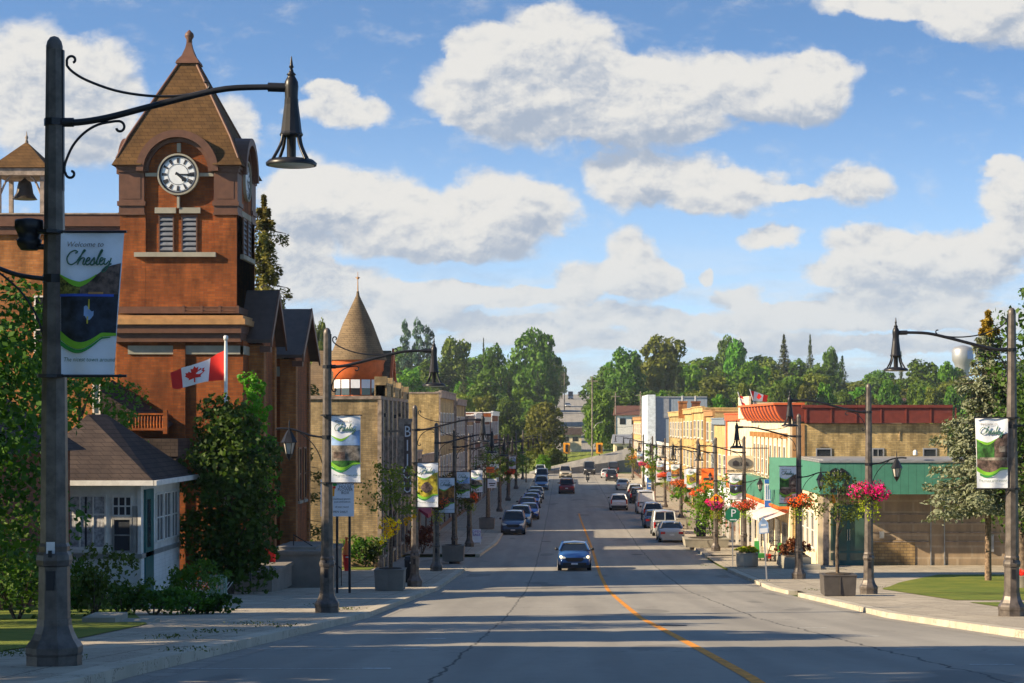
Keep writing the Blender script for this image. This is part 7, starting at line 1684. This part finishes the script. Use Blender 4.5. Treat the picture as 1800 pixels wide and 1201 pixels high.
for k, (nm, h, w, m_, shp, dn, lf, sd) in enumerate(specs):
    x = (VX*0+[945, 1150, 1240, 1060, 730][k]-VX)*[560, 560, 600, 640, 640][k]/F
    o = decid(nm, (x, [560, 560, 600, 640, 640][k], zg([560, 560, 600, 640, 640][k])), h, w, m_, 'x', 'tree', None, dn, lf, .16, sd, shp, None, 15); protos.append(o)
SPR = conifer('far_spruce', (0, 600, zg(600)), 20, 8, L_SPRUCE, 'x', seed=50, rows=20, perb=50, leaf=.36, nbr=8)
def fix(o, px, ytop, d, w, lab, h0, w0):
    o.location = ((px-VX)*d/F, d, zg(d)); s_ = ((VY-ytop)*d/F-zg(d))/h0/.97; ws = w*d/F/w0; o.scale = (ws, ws, s_); o['label'] = lab
fix(protos[0], 945, 588, 560, 100, 'tallest broad tree left of the distant hill road', 17, 14)
fix(protos[1], 1165, 597, 540, 95, 'broad olive tree highest on the right of the hill road', 17, 12)
fix(protos[2], 1052, 690, 425, 62, 'bright green tree in front of the hill road, right of it', 15, 13)
fix(protos[3], 1098, 618, 530, 82, 'dark green round tree at the right edge of the sky gap', 20, 13)
fix(protos[4], 735, 560, 640, 24, 'tall slim poplar, right one of the pair above the turret house', 24, 8)
fix(SPR, 1378, 592, 560, 70, 'broad dark spruce standing out on the right hand skyline', 20, 8)
named = [(4, 712, 563, 640, 24, 'tall slim poplar, left one of the pair above the turret house'), (4, 752, 572, 640, 24, 'slim poplar standing a little right of the pair'), ('spruce', 850, 598, 560, 26, 'thin dark spruce tip above the left hand woods'),
 ('spruce', 1424, 592, 575, 40, 'narrow pointed spruce right of the broad dark one'), (0, 1458, 618, 600, 40, 'round bluish tree between spruce and lamp head on the skyline'), (1, 957, 712, 380, 84, 'broad olive tree in the valley left of the hill road'), (2, 1072, 652, 560, 44, 'bright tree lining the right edge of the sky gap'), (0, 970, 630, 720, 44, 'dark tree by the hill road at the left of the gap'), (3, 988, 645, 800, 26, 'small dark tree nearest the crest of the road'), (2, 1070, 640, 700, 34, 'pale tree on the right verge near the crest'),
 ('spruce', 1190, 655, 500, 45, 'dull brown green spruce above the blue clad building'), (1, 800, 600, 560, 70, 'olive crowned tree above the left shops'), (3, 870, 612, 540, 60, 'deep green tree between the olive tree and tallest one'), ('spruce', 945, 655, 540, 40, 'slender grey spruce at the foot of the tallest broad tree'), ('spruce', 815, 640, 470, 46, 'dark spruce behind the buff brick blocks'), ('spruce', 880, 665, 500, 40, 'spruce below the deep green tree on the left hill'),
 (1, 560, 575, 330, 50, 'tree top between town hall and turret house'), (2, 1290, 600, 640, 48, 'left of two bluish tree crowns on the right skyline'), (0, 1275, 598, 660, 46, 'blue green crown standing high above the golden shops'), (4, 1300, 598, 665, 26, 'slim crown right beside the blue green one'), ('spruce', 1584, 620, 620, 22, 'tiny spruce tip right of the lamp head'), (3, 1620, 638, 520, 90, 'large deep green tree below the water tower'), (2, 1660, 640, 540, 60, 'bright green tree left of the water tower'), (1, 975, 790, 345, 46, 'low olive tree beside the left traffic signal'), (2, 955, 800, 335, 30, 'pale low tree at the end of the left parked row'), (0, 1140, 745, 420, 46, 'tree beside the white bungalow'), (1, 1098, 770, 380, 40, 'purple grey small tree behind the right traffic signal')]
for (k, px, yt, d, w, lab) in named: far(k, px, yt, d, lab, w)
rr = random.Random(4); hill = []
def zone(px):
    Z_ = [(560, 'behind the town hall spruce'), (700, 'behind the conical turret'), (790, 'above the buff brick blocks'), (860, 'above the dark brick shops'), (1045, 'beside the distant hill road'), (1140, 'above the white bungalow'), (1250, 'above the blue clad building'), (1340, 'above the golden shops'), (1440, 'over the orange tiled cornice'), (1540, 'over the left red fascia'), (1640, 'over the right red fascia'), (9999, 'behind the blue spruce')]
    return next(z for lim, z in Z_ if px < lim)
def hilltree(k, px, yt, d, w, row, grp):
    o = far(k, px, yt, d, 'x', w, grp); hill.append((o, ({0: 'deep green', 1: 'olive', 2: 'bright green', 3: 'broad dark green', 'spruce': 'dark pointed spruce'}[k]+('' if k == 'spruce' else ' round')+' tree in the '+row+' '+zone(px)), px))
gl, gr = 'trees of the wooded hillside left of the road', 'trees of the wooded hillside right of the road'
for row, (d, base) in enumerate(((480, 668), (560, 645), (660, 632))):
    px = 520+row*8
    while px < 950:
        k = rr.choice([0, 1, 2, 3, 3, 0, 'spruce']); w = rr.uniform(75, 110)*(1 if k != 'spruce' else .5)
        if not (px > 930 and d < 500): hilltree(k, px, base+rr.uniform(-16, 22)+(10 if px > 960 else 0), d+rr.uniform(-22, 22), w, ('front row', 'middle row', 'skyline row')[row], gl)
        px += w*.48
    px = 1062+row*6
    while px < 1850:
        k = rr.choice([0, 1, 2, 3, 0, 1, 'spruce']); w = rr.uniform(72, 108)*(1 if k != 'spruce' else .5)
        yt = base+rr.uniform(-14, 22)+(0 if px < 1250 else 6 if px < 1500 else 20)
        if d < 500 and px < 1250: yt += 22
        hilltree(k, px, yt, d+rr.uniform(-22, 22), w, ('front row', 'middle row', 'skyline row')[row], gr); px += w*.48
for d in (420,):
    px = 1160
    while px < 1750: w = rr.uniform(45, 70); hilltree(rr.choice([1, 2, 0]), px, 688+rr.uniform(-12, 12), d+rr.uniform(-20, 20), w, 'lowest row', gr); px += w*.7
    px = 760
    while px < 935: w = rr.uniform(50, 75); hilltree(rr.choice([1, 3, 0]), px, 705+rr.uniform(-12, 12), d+rr.uniform(-20, 20), w, 'lowest row', gl); px += w*.62
byl = {}
for (o, lab, px) in hill: byl.setdefault(lab, []).append((px, o))
for lab, L_ in byl.items():
    L_.sort(key=lambda q_: q_[0])
    for i, (px, o) in enumerate(L_):
        o['label'] = lab if len(L_) == 1 else ((('left one: ', 'right one: ') if len(L_) == 2 else ('leftmost: ', 'second from left: ', 'third from left: ', 'fourth from left: ', 'fifth from left: '))[min(i, 4)]+lab)
# houses and poles on the far side
def far_house(px, py0, py1, d, w, wallm, roofm, label):
    x = (px-VX)*d/F; z0 = (VY-py1)*d/F; W_ = w*d/F; h = (py1-py0)*d/F; t = thing('far_house', (x, d, z0), label, 'house')
    b = MB(); b.box(-W_/2, W_/2, 0, 7, -3, h*.58); b.build('wall', wallm, t)
    b = MB(); e_ = .5; b.add([(-W_/2-e_, -e_, h*.56), (W_/2+e_, -e_, h*.56), (W_/2+e_, 7+e_, h*.56), (-W_/2-e_, 7+e_, h*.56), (-W_/2-e_*.5, 3.5, h), (W_/2+e_*.5, 3.5, h)], [(0, 1, 5, 4), (2, 3, 4, 5), (3, 0, 4), (1, 2, 5), (3, 2, 1, 0)]); b.build('roof', roofm, t)
    for k in (-.25, .2):
        b = MB(); b.box(W_*k-.6, W_*k+.6, -.05, -.001, h*.15, h*.42); b.build('window', M['glass'], t)
far_house(1106, 713, 752, 400, 46, M['white'], M['redfascia'] if False else M['brown'], 'white bungalow with brown roof beside the blue clad building')
far_house(1004, 752, 780, 430, 36, M['cream'], M['darkshingle'], 'small pale cottage in the trees behind the traffic signal')
far_house(1440, 688, 705, 470, 40, M['white'], M['galv'], 'white house among trees above the red cornice')
far_house(1575, 700, 716, 440, 60, M['cream'], M['brown'], 'pale house with pinkish roof just above the red fascia')
far_house(1100, 764, 800, 365, 40, M['cream'], M['galv'], 'grey roofed house behind the right traffic signal')
for (px, yt, yb, d, lab) in ((1041, 662, 805, 350, 'tall timber utility pole in front of the hill road'), (1082, 690, 770, 400, 'utility pole right of the bright green tree'), (1126, 688, 780, 380, 'grey utility pole beside the blue clad building'), (971, 660, 700, 640, 'thin pole on the left verge of the hill road'), (992, 655, 700, 680, 'second thin pole on the left verge of the hill road')):
    z0 = zg(d); t = thing('utility_pole', ((px-VX)*d/F, d, z0), lab, 'utility pole'); h = (VY-yt)*d/F-z0; MB().lathe([(.16, -.3), (.11, h)], n=8).build('pole', M['pole_wood'], t)
    b = MB(); b.box(-1.0, 1.0, -.06, .06, h-.9, h-.75); b.build('crossarm', M['pole_wood'], t)
    if px == 1041: b = MB(); b.tube(smooth([(0, 0, h*.42), (.8, 0, h*.5), (1.9, 0, h*.52)], 4), .05, 6); b.build('lamp_arm', M['galv'], t)
b = MB()
for (a, c, d) in (((1041, 668), (1126, 692), 365), ((950, 752), (1041, 742), 350), ((1041, 742), (1120, 748), 350)):
    b.tube([at(a[0]+(c[0]-a[0])*i/8, a[1]+(c[1]-a[1])*i/8+6*math.sin(math.pi*i/8), d) for i in range(9)], .025, 4)
tag(b.build('overhead_wire', M['black']), 'thin overhead wires strung between the far utility poles', 'wire')
# water tower
wd = 1150.; q = F/wd; t = thing('water_tower', ((1692-990)/q, wd, zg(wd)), 'white water tower with blue panel far off on the right', 'water tower'); zt_ = (740-608)/q-zg(wd)
b = MB(); b.lathe([(4.2, 0), (3.8, zt_*.55), (5, zt_*.68), (6.2, zt_*.74), (6.3, zt_*.92), (5.2, zt_*.97), (2, zt_), (.5, zt_*1.01)], n=24); b.build('tank', M['galv'], t)
b = MB(); n = 10; vs = []
for i in range(n+1): a = R(-75)+R(70)*i/n; vs += [(6.36*math.cos(a), 6.36*math.sin(a), zt_*.76), (6.36*math.cos(a), 6.36*math.sin(a), zt_*.90)]
b.add(vs, [(2*i, 2*i+2, 2*i+3, 2*i+1) for i in range(n)]); b.build('painted_panel', M['pic_sky'], t)
# far road climbing to the right behind the signals, and the sunlit bank
pts = [(935, 336), (990, 341), (1045, 346), (1095, 352)]
b = MB(); vs = []
for i in range(13):
    px = 930+i*15; f = i/12; d = 332+f*12; z = (740-(833-26*f))*d/F; x = (px-VX)*d/F; vs += [(x, d, z-.0), (x, d+5, z+1.7*f+.25)]
b.add(vs, [(2*i, 2*i+2, 2*i+3, 2*i+1) for i in range(12)]); v2 = []
for i in range(13): p_ = vs[2*i]; v2 += [(p_[0], p_[1], zg(340)-.5), p_]
b.add(v2, [(2*i, 2*i+2, 2*i+3, 2*i+1) for i in range(12)]); struct(b.build('side_road', M['asphalt']))
b = MB(); b.add([(vs[2*i+1][0], vs[2*i+1][1], vs[2*i+1][2]) for i in range(13)]+[(vs[2*i+1][0]*1.25, 432, zg(432)+.12+.02*i) for i in range(13)], [(i, i+1, i+14, i+13) for i in range(12)]); struct(b.build('grass_bank', M['grass']))
# weeds in the pavement joints
r = np.random.default_rng(9); cs = []; ns = []
for (px, py, n_) in ((300, 1140, 60), (380, 1128, 80), (440, 1112, 60), (500, 1117, 50), (560, 1075, 60), (600, 1082, 120), (330, 1165, 60), (60, 1170, 70), (20, 1175, 60), (115, 1182, 40), (1545, 1040, 30), (1340, 1028, 30), (1430, 1045, 40), (1240, 1000, 40)):
    p = gp(px, py, .16); a = r.normal(0, 1, (n_, 3))*np.array([.22, .05, .02])+np.array(p); a[:, 2] = np.array([zg(y_) for y_ in a[:, 1]])+.16+r.random(n_)*.07; cs.append(a); ns.append(r.normal(0, 1, (n_, 3))*np.array([1, 1, .2]))
tag(link_mesh('weeds', leaf_mesh('weeds', np.concatenate(cs), np.concatenate(ns), .028, L_SHRUB, .35, .4, 3)), 'weeds and grass tufts growing in the sidewalk joints', 'weeds', kind='stuff')
# ------------------------------------------------------------------ air
b = MB(); b.box(-4500, 4500, -70, 9500, -75, 40); hz = b.build('haze', None); hz.data.materials.clear()
hm = bpy.data.materials.new('air'); hm.use_nodes = True; ht = hm.node_tree; ht.nodes.remove(ht.nodes['Principled BSDF'])
pv = ht.nodes.new('ShaderNodeVolumePrincipled'); pv.inputs['Color'].default_value = (.86, .92, 1, 1); pv.inputs['Density'].default_value = .00013; pv.inputs['Anisotropy'].default_value = .3
ht.links.new(pv.outputs[0], ht.nodes['Material Output'].inputs['Volume']); hz.data.materials.append(hm); hz.display_type = 'WIRE'
tag(hz, 'thin pale summer haze softening the far hillside', 'haze', kind='stuff')
